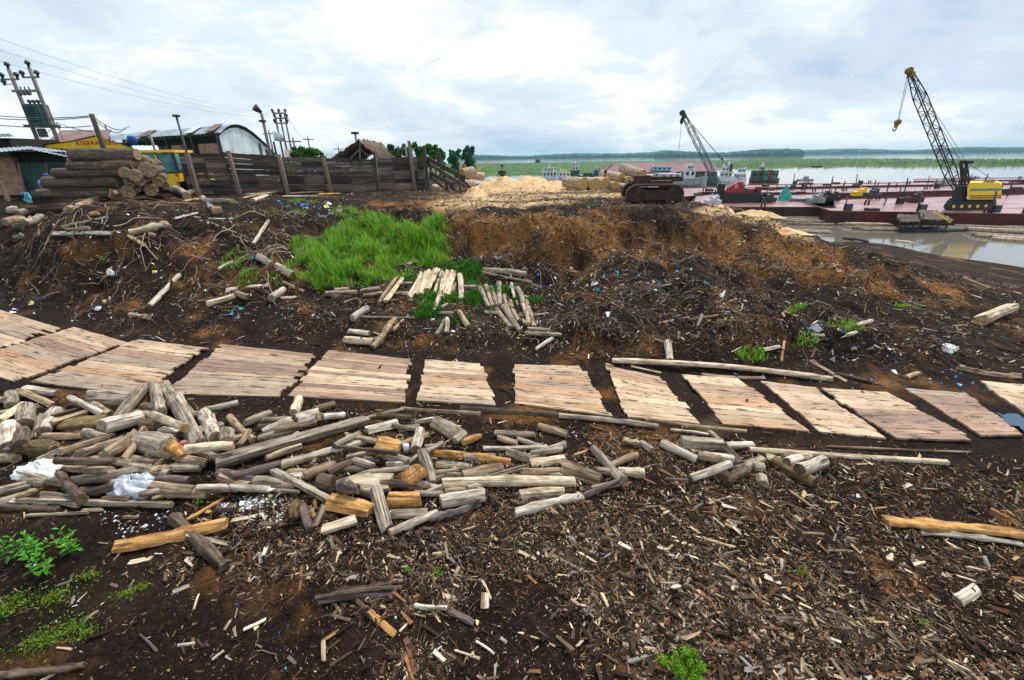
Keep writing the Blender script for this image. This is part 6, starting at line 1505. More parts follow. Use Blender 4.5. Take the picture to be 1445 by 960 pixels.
LOGS = """
@G firewood logs dumped in the near heap
2 885 200 1010 215 70 d r|dark shadowed log wedged behind the two leaning grey posts
2 880 410 1040 450 130 g r|fattest grey log of the left heap, with a mossy brown sawn end
2 140 450 350 460 115 m b|broad brown split chunk near the left edge of the heap
2 410 310 640 290 90 m b|moss stained brown slab under the pale crossed logs
2 540 130 790 145 85 g s|weathered grey half log lying against the board mats
2 10 510 100 515 60 t r|tan log cut off by the left edge above the white bag
2 55 320 55 450 105 w r|thick whitish stub seen end on at the far left of the heap
2 345 225 265 345 75 w r|pale grey short log tilted among the splits at heap's left
2 165 200 155 300 95 g r|short fat grey log with dark yellow end near left edge
2 65 120 70 190 65 g r|small grey stub standing at the upper left of the heap
2 0 150 30 152 40 t r|stub of tan log poking in at the very left edge
2 140 345 130 430 70 d r|dark short log between two pale stubs at left
2 240 250 205 385 40 g s|thin forked grey stick beside the fat stub
2 0 270 150 170 45 c s|pale split log slanting up from the left edge of the heap
2 160 85 350 110 48 w r|pale round log with sawn end at the upper left of the heap
2 110 90 320 185 40 t s|split tan billet lying below the pale round log
2 430 135 640 240 38 w r|pale tapering log with its tip near the upper heap edge
2 580 180 680 240 40 t r|short tan log right of the pale tapering one
2 320 295 530 225 50 t s|grey tan split with ragged right end above the brown slab
2 325 250 500 200 28 d s|thin dark splinter lying on the ragged tan split
2 890 300 985 312 75 m r|dark yellow sawn end stub beneath the leaning posts
2 810 515 970 530 70 g s|grey tan split under the fat mossy ended log
2 260 380 535 375 50 t s|reddish tan billet lying level above the brown chunk
2 365 470 690 370 60 t s|upper of two parallel tan splits in the middle of the left heap
2 490 480 740 400 65 g s|lower of two parallel splits, greyer and cracked
2 640 490 820 370 70 t b|crooked forked tan log right of the parallel splits
2 890 330 760 520 60 t s|brownish split leaning against the fat mossy ended log
2 350 525 700 525 45 d r|dark round log lying level in the heap's lower left
2 400 570 680 580 60 t s|tan brown split just below the dark level log
2 450 655 940 585 70 g b|long dark grey cracked log above the clear plastic bag
2 930 590 1080 560 60 t b|broken tan knotty chunk above the green sprig
2 1080 570 1235 570 55 g r|brown grey short log with round end facing the lens
2 1140 510 1295 515 40 o s|orange brown splinter under the large grey log's end
2 1040 430 1130 500 80 o b|torn orange brown chunk beside the fat grey log
2 1000 350 1110 365 60 w r|short pale log with round end under the leaning post
2 1330 370 1400 420 60 d r|dark stub half hidden behind the whitish short log
2 1400 345 1400 410 80 g r|grey stub standing end up above the long level branch
2 1260 240 1335 380 80 w r|whitish short log leaning with a dark lower end
2 1240 330 1290 480 50 w r|narrow pale log standing left of the whitish short one
2 885 80 730 270 65 g r|left leaning grey post reaching the path mats
2 945 45 990 230 75 g s|grey tan post standing between two leaning posts
2 1005 55 1220 430 85 g s|long brown grey cracked post leaning down from the mats
2 1100 115 1190 260 45 w s|thin whitish split resting on the long cracked post
2 630 320 870 260 95 w r|pale smooth thick log crossing the left leaning post
2 940 240 1145 325 50 c r|smooth pale tan log lying across the long cracked post
2 1150 460 1440 435 50 c r|long pale tan branch pointing at the largest log
2 500 720 620 720 60 d r|dark brown log end left of the clear plastic bag
2 980 715 1280 735 65 t r|tan round log with sawn end right of the clear bag
2 870 650 1160 650 50 p r|dark purplish log over the clear bag's right corner
3 120 545 330 585 60 p r|blue grey stained log under the largest log's left end
3 0 635 430 642 48 w r|long pale level log just above the paper litter
3 340 590 520 600 60 g r|grey brown log right of the blue stained one
3 450 640 610 655 30 g s|thin grey slat beside the green scrap
3 120 750 230 750 55 d r|dark brown round log left of the paper litter
3 200 560 490 490 55 p r|purplish dark branch with a frayed pale tip
3 190 210 330 350 45 t r|root covered tan log left of the small grey log
3 330 225 560 220 35 g r|slim grey log lying level behind the leaning pale ones
3 360 270 520 250 40 d r|dark brown log partly under the slim grey one
3 300 290 240 380 45 t s|small tan split leaning on the largest log's left shoulder
3 390 300 560 225 50 w r|pale grey short log tapering to lower left by the largest
3 360 340 700 240 44 g r|grey log lying tight along the top of the largest log
3 590 220 720 180 75 w s|whitish chunk with a dark hollow at the top of the heap
3 600 100 572 180 55 c r|upright pale pinkish stub closest to the path mats
3 700 165 820 130 45 m r|yellow brown mossy short log pointing at the mats
3 740 240 725 200 50 m r|round mossy end below the yellow brown short log
3 750 205 870 195 45 w r|pale log half hidden behind the largest log's right end
3 720 590 800 610 100 d r|hollow dark log end under the pale split
3 890 615 1165 595 130 c s|large pale split block in the middle of the heap
3 845 620 960 640 60 p b|shredded brown root mass against the large pale split block
3 100 480 1005 220 108 g s|largest log of the heap, long weathered grey with a knot
3 680 440 1030 345 45 w r|long slim pale log under the right end of the largest
3 500 490 680 445 52 g r|grey log with a vine tied round it below the largest
3 530 530 640 530 35 t s|small tan split left of the pale topped block
3 640 560 820 495 60 t r|tan short log with pale sawn right end in mid heap
3 460 530 790 705 65 g s|grey tan diagonal split leading down to the orange block
3 1010 290 1195 245 55 w s|pale grey short log above the white cup
3 1065 385 1200 400 125 o s|bright split orange block beside the white cup
3 870 520 1000 520 35 g r|thin grey log beneath the bright split orange block
3 920 490 1080 470 45 d b|dark mossy bark piece under the orange block
3 1130 490 1320 478 38 w r|pale slim log behind the round orange block
3 1330 285 1300 400 60 w r|whitish knobbed log standing on end near the white cup
3 1330 520 1225 600 125 o b|round orange block with a dark hollow end
3 1340 410 1400 600 65 g r|upright tan grey log right of the dark ended block
3 1145 790 1370 780 52 g s|grey brown slab under the bright cut orange log
3 1135 702 1330 700 100 o r|bright cut orange log lying level with a pale edge
3 780 715 1030 770 105 o s|orange split block sloping down right with bark end
3 1060 630 1130 880 78 g s|grey split log running towards the lens between orange blocks
3 620 740 670 880 50 p r|purplish stick standing before the moss stained stump
3 560 770 600 765 125 m b|moss stained hollow stump chunk beside the paper litter
3 750 880 940 820 85 c s|pale bark topped split at the front edge of the heap
3 1150 900 1430 780 45 w r|pale slim log at the heap's front pointing up right
3 700 860 750 740 35 t s|shattered tan splinter between stump and orange split block
4 200 340 680 395 50 o s|long orange brown split behind the grey short logs
4 520 310 900 300 42 w s|pale slab lying behind, middle right of the heap
4 240 410 430 420 45 g s|grey split beside the tuft of green blades
4 170 300 290 290 30 g s|thin grey splinter behind the upright tan grey log
4 230 150 400 240 92 c w|yellow edged quartered block by the path, middle of picture
4 350 265 400 220 48 g r|small round grey log end touching the quartered block
4 400 275 500 235 38 o b|torn orange bark scrap right of the quartered block
4 640 475 760 480 30 g s|thin blue grey slat above the long tan log
4 540 490 800 410 30 g s|slim grey slab slanting up to the small pale billet
4 400 470 630 430 62 t r|tan grey short log left of the slim slab
4 750 455 975 450 45 t r|level tan billet right behind the long tan log
4 805 405 1005 375 52 c s|small pale billet propped on the level tan one
4 990 425 1220 500 108 t w|big knotty tan chunk with a torn brown edge
4 275 520 1065 512 58 c r|long smooth tan log lying level, dark patch at right end
4 150 590 270 540 38 g r|grey log tip behind the bright cut orange log
4 290 570 520 560 40 t s|brown slab showing behind the thick white log
4 265 630 525 590 88 w r|thick whitish log lying in front of the long tan log
4 740 590 1000 570 60 c s|pale pinkish billet in front of the long tan log's right end
4 200 740 500 640 40 p b|strip of brown pink bark reaching up to the white log
4 1330 450 1480 458 55 c r|pale level log right of the grey log under the caption gap
4 1180 310 1360 500 52 g r|grey log leaning down to the long forked branch
4 1110 600 1330 505 33 p r|purplish thin branch joined to the bleached forked one
4 710 700 1110 600 48 w b|long bleached forked branch at the heap's right front
@G firewood logs in the small right heap
5 720 600 800 690 60 d r|dark sooty log at the centre of the small right heap
5 460 555 700 570 78 g s|thick dark grey split on top of the small right heap
5 720 575 875 570 45 w r|smooth white log pointing right from the small heap
5 620 495 680 540 32 t r|short tan stick behind the thick dark split
5 350 560 550 655 50 w r|white tan log sloping into the small right heap
5 225 555 290 600 40 w r|small white stub left of the small right heap
5 120 545 215 565 50 t b|brown grey broken chunk left of the white stub
5 590 635 755 655 62 w r|pale log with shaded end beneath the dark split
5 520 760 745 680 48 w r|white grey log in front of the small right heap
5 710 770 840 710 82 d b|charred split chunk with a black top face
5 880 700 940 700 55 w r|short grey white log behind the standing stub
5 925 755 935 800 62 g r|grey stub seen end on, lowest of the small right heap
5 960 640 1080 665 40 c s|pale flat split touching the sooty tan log
5 990 660 1230 790 65 m r|long brown log sloping right with a dark sawn end
5 1075 670 1205 640 55 w r|smaller of two white logs with dark sawn ends
5 1150 715 1285 665 74 w r|larger of two white logs with dark sawn ends
5 370 770 620 790 22 p r|slim purplish stick left of the charred chunk
@G long poles edging the path
4 25 70 500 100 26 t s|tan strip along the near edge of the small cream mat
4 380 68 980 112 34 d s|dark half rotten pole along the near edge of the middle mats
5 -250 400 320 465 34 g r|grey pole continuing the path's near edge by the pale mat
5 400 480 615 508 32 c s|short pale plank at the right end of the grey edge pole
5 250 425 840 490 22 t s|thin tan edging strip below the slanting rose mat
5 580 160 945 182 28 t s|brown half buried pole below the long far pole
5 170 112 340 150 18 c s|short pale splinter at the long far pole's left end
5 60 75 1335 185 32 c r|longest pole of all, pale, along the path's far edge
F 1058 635 1337 653 9 c r|long pale pole on the dirt right of the small heap
F 1167 630 1367 638 5 t s|thin brown rotten strip above the long pale near pole
@G loose sticks and scraps along the path
F 942 482 945 508 9 w r|pale stake standing alone behind the long far pole
F 1107 482 1103 510 4 o r|reddish stick standing beside a pale billet on the bank
F 1078 493 1100 489 6 w s|pale billet left of the reddish upright stick
F 1143 509 1194 538 6 t p|narrow plank slanting to the pinkish mat
F 1180 527 1230 540 5 d r|blackened stick parallel to the slanting narrow plank
F 1250 735 1445 757 14 o b|rotten yellow log lying at the right edge of the picture
F 1300 752 1440 768 7 w b|bleached bark strip just below the rotten yellow log
F 1382 452 1425 434 20 c s|pale split log alone on the right dirt slope
F 1208 460 1229 453 6 w r|white stub, right one of two by the green weeds
F 1194 473 1207 469 8 w s|white stub, left one of two by the green weeds
F 1352 519 1440 532 8 t b|tan rotten branch beside the right edge mat
F 1280 532 1296 526 8 t s|small tan block beside the mat second from right
F 1145 472 1164 474 10 g p|grey square board scrap on the debris bank
F 1360 392 1398 407 3 t r|thin pole on the dark dirt near the shore
F 972 451 1026 443 5 t s|tan split stick in the middle of the debris bank
F 930 456 972 448 3 t r|thin twig left of the tan split stick on the bank
F 990 444 985 460 5 g s|grey shard standing on the debris bank
F 1018 420 1022 411 4 w s|small white shard above the tan split stick
F 300 502 334 498 4 o p|orange offcut lying on the pinkish path mat
@G billets laid out on the grass
M 380 298 470 295 26 c s|pale block lying level under the left end of the cream row
M 360 336 490 336 11 c r|thin pale stick lying level below the cream row
M 400 210 300 350 26 t r|tan billet, leftmost of the cream row on the grass
M 435 210 340 340 28 c s|cream billet second from left in the grass row
M 540 185 470 320 34 c w|cream billet third from left in the grass row
M 570 178 510 300 30 c s|cream billet fourth from left in the grass row
M 590 170 535 300 32 c s|cream billet fifth from left in the grass row
M 630 165 570 285 46 c w|widest cream billet, in the middle of the grass row
M 655 172 615 300 25 c s|slim cream billet right of the widest one
M 690 170 655 320 33 c s|cream billet leaning right of the slim one
M 665 180 622 375 26 c s|longest cream billet, its foot lowest in the grass row
M 720 175 680 310 42 c w|second widest cream billet near the row's right end
M 735 240 712 295 30 t s|short tan end billet tucked under the row's right end
M 755 185 765 325 32 c s|cream billet at the right end of the grass row
M 610 388 690 357 14 c s|thin cream splinter below the grass row
M 640 408 720 408 14 w r|small pale stick lying level below the grass row
@G billets laid out in the right rows
M 870 265 920 375 27 g r|grey billet, leftmost of the right row
M 905 255 945 370 28 t r|tan billet second from left in the right row
M 932 262 968 370 27 g r|grey billet third from left in the right row
M 980 240 985 365 32 g r|upright brown grey billet in the right row
M 1050 240 1070 325 18 c r|pale thin billet behind the right row
M 1085 270 1115 355 30 g r|grey billet at the upper right of the right row
M 1000 370 1100 510 28 g r|grey billet with mossy lower end in the lower right row
M 965 385 1045 490 28 t r|tan billet lowest left in the lower right row
M 1010 310 1055 440 26 g r|dark grey billet in the centre of the right rows
M 1045 345 1095 455 28 t r|tan billet right of the centre of the right rows
M 1080 345 1130 470 20 g r|slim grey billet of the right rows
M 1115 360 1145 470 25 c r|pale billet second from the right in the right rows
M 1135 340 1182 490 30 t r|tan billet at the right end of the right rows
M 1145 498 1265 505 22 g r|grey stick lying level under the right rows
M 1130 522 1330 535 24 g r|longer grey stick lying level, lowest under the right rows
M 1190 615 1285 550 24 w r|pale lone billet slanting near the middle mat
M 900 405 970 410 22 g r|grey stick left of the lower right row
M 1180 420 1260 410 12 g r|thin grey twig right of the billet rows
M 755 402 805 485 32 t r|tan billet alone between the two rows
M 670 450 628 530 34 g s|left of two short grey pegs below the cream row
M 685 440 685 520 28 w r|right of two short pegs, whiter, below the cream row
@G loose logs around the grass hollow
M 150 440 235 382 44 w r|bent pale log above the pair of fat billets
M 130 512 245 525 36 w r|upper pale billet of the fat pair behind the striped mat
M 110 560 265 572 46 c r|lower and fatter pale billet behind the striped mat
M 265 600 395 445 40 t b|brown gnarled branch right of the fat pair
M 375 510 600 300 22 t r|long crooked tan branch rising towards the cream row
M 200 430 500 436 16 g r|thin grey stick lying level across the crooked branch
M 890 165 1135 192 34 g r|thick grey log lying at the foot of the brown scarp
M 730 145 1165 235 17 t r|long slim tan pole below the brown scarp
M 0 300 175 290 30 t r|tan log at the lower edge of the green grass
M 50 275 130 270 18 w s|small pale log behind the tan one at the grass edge
M 200 285 305 268 25 g r|grey log end in the lower grass
M 215 308 320 295 22 t r|tan log half under the leftmost cream row billet
M 780 262 850 265 28 g r|grey stub right of the cream row
M 460 132 535 110 26 t s|tan stub alone in the upper right of the grass
M 420 245 490 240 18 t r|small tan log behind the left end of the cream row
M 105 345 180 322 10 w s|white splinter below the grass edge
R 345 380 550 490 44 g s|brown grey split log sloping at the left edge of the grass
R 430 630 500 580 44 w r|short white log below the grass's left edge
R 485 630 575 622 20 w s|pale flat billet right of the short white log
R 500 535 620 590 20 t r|tan branch diving out of the grass
@G loose logs on the left slope
L 1115 758 1260 715 34 c r|pale log, lower of two near the grass's left edge
L 1215 685 1440 655 28 c s|long pale log, upper of two near the grass's left edge
L 1270 700 1330 720 34 t r|short brown log with a round end by two pale logs
L 1175 570 1250 530 30 w s|white pointed split by the sparse green weeds
L 700 815 795 830 30 t r|small tan log low on the dark left slope
L 805 765 960 600 40 w s|white cracked half log alone in the middle of the left slope
L 1360 435 1440 310 18 w r|thin white log standing slanted left of the grass
L 940 300 1060 270 14 w b|bleached root beneath the log stack's right side
L 970 250 1290 385 8 t r|long thin stick sloping down from the fence corner
L 1120 300 1250 300 10 w b|white curved root under the fence
L 365 255 620 160 34 t r|long tan log leaning up against the log stack
L 335 345 575 290 22 w s|white grey plank log below the leaning tan log
L 290 380 600 378 28 w s|white bright level log on the left slope
L 360 360 480 350 24 t r|tan log tucked above the bright level log
L 800 385 835 390 28 t r|tan stub under the thick forked log
L 700 375 910 330 44 c b|thick pale forked log right of the bright level log
L 690 390 780 445 25 t s|tan split poking down from the forked log
L 780 445 845 520 9 t r|thin stick continuing below the tan split
L 25 320 120 305 45 t r|grey tan log with round end at the far left slope
L 135 325 240 295 38 w b|white torn log at the far left slope
L 40 255 100 250 36 w r|short white log below the brick wall
L 100 275 140 260 40 g r|grey stub beside the short white log
L 75 400 120 385 34 w s|white chip log lower at the far left
L 80 345 120 345 40 d r|dark round log end at the far left slope
L 110 155 180 155 28 w s|flat pale cap log by the green tarp's corner
L 172 175 245 172 48 d r|dark log end beside the blue cloth
L 490 275 525 270 24 o r|small orange round end under the leaning tan log
L 900 130 1000 175 36 c r|pale thick log right of the stack, by the yellow loader
L 1000 165 1070 150 28 c r|whitish short log touching the first fence post
L 985 205 1090 190 18 o s|orange split slab below the first fence post
L 1090 185 1135 245 28 w r|white log falling from the slabs at the fence foot
L 1090 198 1255 205 34 w s|broad pale slab along the fence foot
L 1140 262 1190 255 46 t r|fat round log end under the fence foot slabs
B 640 850 960 780 22 t s|tan slab along the fence foot, under the leaning pole
B 650 820 900 790 16 c s|pale slab above the tan one at the fence foot
B 725 860 930 705 28 c r|pale pole leaning on the fence's second panel
B 960 830 1235 832 34 c p|broad whitish plank at the fence foot, third panel
B 1000 805 1280 798 20 t s|tan slab behind the broad whitish plank
B 1240 815 1410 808 18 o s|orange tan slab at the foot of the fourth fence post
"""
group = None
for line in LOGS.strip().split('\n'):
    if line.startswith('#') or not line.strip(): continue
    if line.startswith('@G'): group = line[3:].strip(); continue
    head, lab = line.split('|'); h = head.split()
    ox, oy, sc_ = Z[h[0]]; x1, y1, x2, y2, w_ = [float(a) for a in h[1:6]]
    nm = 'firewood_log'
    if 'pole' in lab.split(',')[0] or 'strip' in lab: nm = 'wooden_pole'
    elif 'plank' in lab or 'board scrap' in lab or 'slab' in lab: nm = 'plank'
    elif 'stick' in lab or 'branch' in lab or 'twig' in lab or 'root ' in lab: nm = 'branch'
    elif 'billet' in lab: nm = 'billet'
    inheap = h[0] in '2345' and 'pole' not in lab and 'edg' not in lab
    put_log(ox + x1 / sc_, oy + y1 / sc_, ox + x2 / sc_, oy + y2 / sc_, w_ / sc_ * (1.06 if inheap else 1), h[6], h[7], lab.strip(), group,
            cat={'wooden_pole': 'pole', 'plank': 'plank', 'branch': 'branch', 'billet': 'billet'}.get(nm, 'log'), name=nm, maxlift=.30 if inheap else .12, base=(.03 if 'offcut' in lab else 0))
# nothing tells these half buried ones apart
r_ = random.Random(5)
HEAPBOX = [(10,560,330,700),(280,585,620,700),(480,600,880,690),(0,600,300,710),(930,625,1130,665)]
for i in range(104):
    bx_ = HEAPBOX[i % 5 if i < 24 else i % 4]
    cx_, cy_ = r_.uniform(bx_[0], bx_[2]), r_.uniform(bx_[1], bx_[3])
    a = r_.uniform(-.7, .5); ln = r_.uniform(28, 60)
    p = G(cx_, cy_)
    zz_ = .02 + .08 * r_.random()
    dx = ln / 2 * math.cos(a); dy = ln / 2 * math.sin(a) * .7
    LOGN[0] += 1
    A_, B_ = G(cx_ - dx, cy_ - dy, zz_), G(cx_ + dx, cy_ + dy, zz_)
    rad = r_.uniform(.035, .07)
    k_ = r_.choice('gggtdwt')
    o = log_mesh((B_ - A_).length, rad, rad, r_.choice('rrs'), LOGN[0], k_).build('firewood_log', [W[k_], EG[k_]], loc=(A_ + B_) / 2)
    o.rotation_mode = 'QUATERNION'; o.rotation_quaternion = frame_x(A_, B_, r_.uniform(0, 6)).to_quaternion()
    wd_ = {'g': 'grey', 't': 'tan', 'd': 'dark', 'w': 'pale'}[k_]; sl = 'lying level' if abs(a) < .2 else 'sloping down right' if a > 0 else 'sloping up right'
    tag(o, '%s %s log %s half buried %s' % ('slim' if rad < .052 else 'stout', wd_, sl, ['in the left heap', 'under the largest log', 'in the middle heap', 'at the heap\'s left edge', 'in the small right heap'][i % 5 if i < 24 else i % 4]), 'log', 'firewood logs buried at the bottom of the heaps')

# ------------------------------------------------------------------ loose wood waste: chips, splinters, roots, litter
def mat_chip(name, rough=.8):
    m, t, b = newmat(name)
    vc = t.nodes.new('ShaderNodeVertexColor'); vc.layer_name = 'tone'
    tcn = t.nodes.new('ShaderNodeTexCoord')
    n = tnoise(t, tcn.outputs['Object'], 22, 5, .65)
    c = tmix(t, .7, vc.outputs[0], ramp(t, n, [(.32, (.45, .42, .4)), (.6, (1, 1, 1))]), 'MULTIPLY')
    t.links.new(c, b.inputs['Base Color']); b.inputs['Roughness'].default_value = rough
    b.inputs['Specular IOR Level'].default_value = .15
    return m
MCH = mat_chip('wood chips')
def normals(x, y, e=.04):
    hx = (height(x + e, y) - height(x - e, y)) / (2 * e); hy = (height(x, y + e) - height(x, y - e)) / (2 * e)
    n = np.stack([-hx, -hy, np.ones_like(hx)], -1); return n / np.linalg.norm(n, axis=1)[:, None]
def projpx(x, y, z):
    q = (np.stack([x, y, z - CH], -1)) @ CMn
    return 722.5 + CF * q[:, 0] / -q[:, 2], 480 - CF * q[:, 1] / -q[:, 2]
PAL = np.array([(.034,.020,.013),(.020,.012,.008),(.080,.050,.032),(.14,.10,.068),(.23,.17,.12),(.13,.060,.030),(.27,.13,.055),(.46,.32,.17),(.62,.48,.30),(.74,.66,.52),(.30,.27,.24)])
def scatter_chips(name, n, ly, size, pal_w, seed, rmin, rmax, dens=None, flat=.35, dirb=None, label=''):
    g = np.random.default_rng(seed)
    t = g.uniform(math.radians(-72), math.radians(72), n); r = np.exp(g.uniform(math.log(rmin), math.log(rmax), n))
    x, y = np.sin(t) * r, np.cos(t) * r
    z = height(x, y)
    px, py = projpx(x, y, z)
    keep = (px > -260) & (px < 1720) & (py < 1250) & (z > WATER + .12)
    if dens is not None: keep &= g.random(n) < dens(x, y, z, px, py)
    x, y, z, px, py, r = [a[keep] for a in (x, y, z, px, py, r)]; n = len(x)
    nn = normals(x, y); nn += g.normal(0, flat, (n, 3)); nn /= np.linalg.norm(nn, axis=1)[:, None]
    a = g.uniform(0, 2 * PI, n) if dirb is None else g.normal(dirb, .75, n)
    tdir = np.stack([np.cos(a), np.sin(a), np.zeros(n)], -1)
    tdir -= (tdir * nn).sum(1)[:, None] * nn; tdir /= np.linalg.norm(tdir, axis=1)[:, None]
    b = np.cross(nn, tdir)
    Ls = g.lognormal(math.log(size), .55, n) * np.clip(r / 9, 1, 2.2) ** .6
    asp = g.uniform(.07, .30, n); wd = np.minimum(Ls * asp, .035); tk = wd * g.uniform(.2, .6, n)
    c = np.stack([x, y, z + tk * .5 + g.uniform(-.004, .012, n)], -1)
    tap = g.uniform(.35, 1.0, n)
    co = []
    for sx in (-1, 1):
        for sy in (-1, 1):
            for sz in (-1, 1):
                k = wd * (tap if sx > 0 else 1)
                co.append(c + tdir * (sx * Ls * .5 + g.normal(0, .06, n) * Ls)[:, None] + b * (sy * k * .5 + sx * .12 * g.normal(0, 1, n) * wd)[:, None] + nn * (sz * tk * .5)[:, None])
    Vv = np.stack(co, 1).reshape(-1, 3)
    Fb = np.array([(0, 1, 3, 2), (4, 6, 7, 5), (0, 4, 5, 1), (2, 3, 7, 6), (1, 5, 7, 3), (0, 2, 6, 4)])
    Ff = (np.arange(n)[:, None, None] * 8 + Fb[None]).reshape(-1, 4)
    pw = pal_w(px, py, g) if callable(pal_w) else np.tile(np.array(pal_w, float), (n, 1))
    cum = np.cumsum(pw / pw.sum(1)[:, None], 1); k = (g.random(n)[:, None] > cum).sum(1).clip(0, len(PAL) - 1)
    col = PAL[k] * g.uniform(.7, 1.2, (n, 1))
    cc = np.concatenate([np.repeat(col, 8, 0), np.ones((n * 8, 1))], 1)
    o = np_mesh(name, Vv, Ff, MCH, {'tone': cc})
    tag(o, label, kind='stuff'); return o
pdist_cache = {}
def offpath(x, y): return np.clip((path_dist(x, y) - 1.05) / .5, .10, 1)
def dens_fore(x, y, z, px, py):
    d = .42 + 1.2 * vnoise(x * 1.1, y * 1.1) + 1.1 * vnoise(x * 3.1 + 5, y * 3.1)
    d += np.clip((px - 450) / 500, 0, .55) * (py > 640)
    d -= .45 * ((py > 820) & (px < 820)); d -= .25 * ((py > 760) & (px < 330))
    d -= .5 * ((py > 870) & (px < 900)); d += .25 * ((py < 480))
    d -= .8 * np.clip(1 - np.hypot((px - 500) / 130, (py - 360) / 75), 0, 1)
    return np.clip(d, .03, 1) * offpath(x, y)
def pal_fore(px, py, g):
    w = np.tile(np.array([5.0, 4.0, 3.6, 1.8, 1.2, 1.2, .7, .8, .6, .45, .6]), (len(px), 1))
    right = np.clip((px - 700) / 500, 0, 1) * (py > 620)
    w[:, 4] += right * .8; w[:, 5] += right * .5; w[:, 6] += right * 1.0; w[:, 7] += right * 1.1; w[:, 8] += right * .6
    up_ = (py < 480); w[up_, 3] += 1.5; w[up_, 10] += 2.0; w[up_, 9] += .5; w[up_, 4] += 1.2
    mid = (py < 480) & (px < 620); w[mid, 7] *= .4; w[mid, 8] *= .4; w[mid, 4] *= .6; w[mid, 9] *= .6
    return w
scatter_chips('wood_chips', 620000, 0, .023, pal_fore, 21, 1.9, 26, dens_fore, .38, label='dark and pale wood chips strewn over the earth')
scatter_chips('bark_splinters', 46000, 0, .075, pal_fore, 22, 1.9, 26, dens_fore, .25, -.5, label='longer bark splinters strewn over the earth')
scatter_chips('wood_specks', 160000, 0, .012, lambda px, py, g: np.tile(np.array([2., 2, 2.5, 2, 1.5, 1.2, .8, 1., 1., .8, .8]), (len(px), 1)), 25, 1.9, 9, lambda x, y, z, px, py: np.clip(dens_fore(x, y, z, px, py) + .12, 0, 1) * offpath(x, y), .4, label='tiny crumbs of wood and bark on the near soil')
scatter_chips('slope_chips', 240000, 0, .034, lambda px, py, g: np.tile(np.array([4.5, 4., 3, 2.2, 1.6, .9, .4, .9, .6, .8, 1.5]), (len(px), 1)), 26, 7, 25, lambda x, y, z, px, py: np.clip((z - .1) * 3, 0, 1) * (py < 520) * (py > 300) * np.clip(.32 + (px - 500) / 500, .32, .9) * np.clip(.6 + vnoise(x * 1.3, y * 1.3) * 1.8, .05, 1), .4, label='grey and pale chips strewn over the debris bank')
def dens_path(x, y, z, px, py):
    pd = path_dist(x, y); return np.clip(.9 - np.abs(pd - 1.25) * 2, 0, 1) * np.clip(.5 + vnoise(x * 2, y * 2) * 1.5, 0, 1)
scatter_chips('path_edge_bark', 26000, 0, .05, [3, 3, 2, .8, .4, .8, .5, .5, .4, .1, .2], 23, 4.5, 20, dens_path, .4, label='dark bark crumbs along the edges of the board path')
def dens_saw(x, y, z, px, py):
    return field(x, y, SAWD) * .8 * (py < 340)
scatter_chips('sawdust_flakes', 30000, 0, .07, [.2, 0, .4, .6, 1, .5, 2, 4, 5, 2, .2], 24, 13, 36, dens_saw, .5, label='fresh pale shavings over the sawdust yard')

def scatter_roots(name, n, lmin, lmax, rad, cols, seed, dens, rmin, rmax, label, arch=.12, seg=7):
    g = np.random.default_rng(seed)
    t = g.uniform(math.radians(-66), math.radians(66), n * 4); r = np.exp(g.uniform(math.log(rmin), math.log(rmax), n * 4))
    x, y = np.sin(t) * r, np.cos(t) * r; z = height(x, y); px, py = projpx(x, y, z)
    k = (g.random(n * 4) < dens(x, y, z, px, py)) & (px > -260) & (px < 1720) & (py < 1150)
    x, y, r = x[k][:n], y[k][:n], r[k][:n]; n = len(x)
    a = g.uniform(0, 2 * PI, n); Lr = g.uniform(lmin, lmax, n) * np.clip(r / 10, .7, 1.6)
    cur = g.normal(0, .55, n); rad = rad * g.uniform(.5, 1.5, n) * np.clip(r / 9, .7, 1.6)
    ah = np.abs(g.normal(0, arch, n)) * Lr
    P = []
    cx_, cy_ = x.copy(), y.copy()
    for i in range(seg + 1):
        s = i / seg
        zc = height(cx_, cy_) + rad * .8 + ah * math.sin(PI * s)
        P.append(np.stack([cx_, cy_, zc], -1))
        aa = a + cur * s + g.normal(0, .22, n)
        cx_ = cx_ + np.cos(aa) * Lr / seg; cy_ = cy_ + np.sin(aa) * Lr / seg
    P = np.stack(P, 1)
    D = np.gradient(P, axis=1); D /= np.linalg.norm(D, axis=2)[..., None] + 1e-9
    S_ = np.cross(D, np.array([0, 0, 1.0])); S_ /= np.linalg.norm(S_, axis=2)[..., None] + 1e-9
    U = np.cross(S_, D)
    ta = (1 - .65 * np.linspace(0, 1, seg + 1))[None, :, None]
    ring = [P + (S_ * math.cos(q) + U * math.sin(q)) * (rad[:, None, None] * ta) for q in np.arange(4) * PI / 2]
    Vv = np.stack(ring, 2).reshape(-1, 3)
    fb = np.array([(i * 4 + k, i * 4 + (k + 1) % 4, (i + 1) * 4 + (k + 1) % 4, (i + 1) * 4 + k) for i in range(seg) for k in range(4)])
    Ff = (np.arange(n)[:, None, None] * (seg + 1) * 4 + fb[None]).reshape(-1, 4)
    col = np.array(cols)[g.integers(0, len(cols), n)] * g.uniform(.7, 1.15, (n, 1))
    cc = np.concatenate([np.repeat(col, (seg + 1) * 4, 0), np.ones((n * (seg + 1) * 4, 1))], 1)
    o = np_mesh(name, Vv, Ff, MCH, {'tone': cc}, True); tag(o, label, kind='stuff')
def dens_slope(x, y, z, px, py): return np.clip((2.0 - z) * 4, .08, 1) * np.where(px > 1050, .45, 1) * np.clip((z - .12) * 2, 0, 1) * (py > 285) * np.where((py < 500), 1, .1) * (1 - .9 * np.clip(1.3 - np.hypot((px - 500) / 120, (py - 360) / 70), 0, 1))
RC = [(.26, .20, .15), (.17, .12, .09), (.42, .35, .27), (.10, .065, .045), (.26, .15, .08), (.06, .04, .03), (.05, .03, .02)]
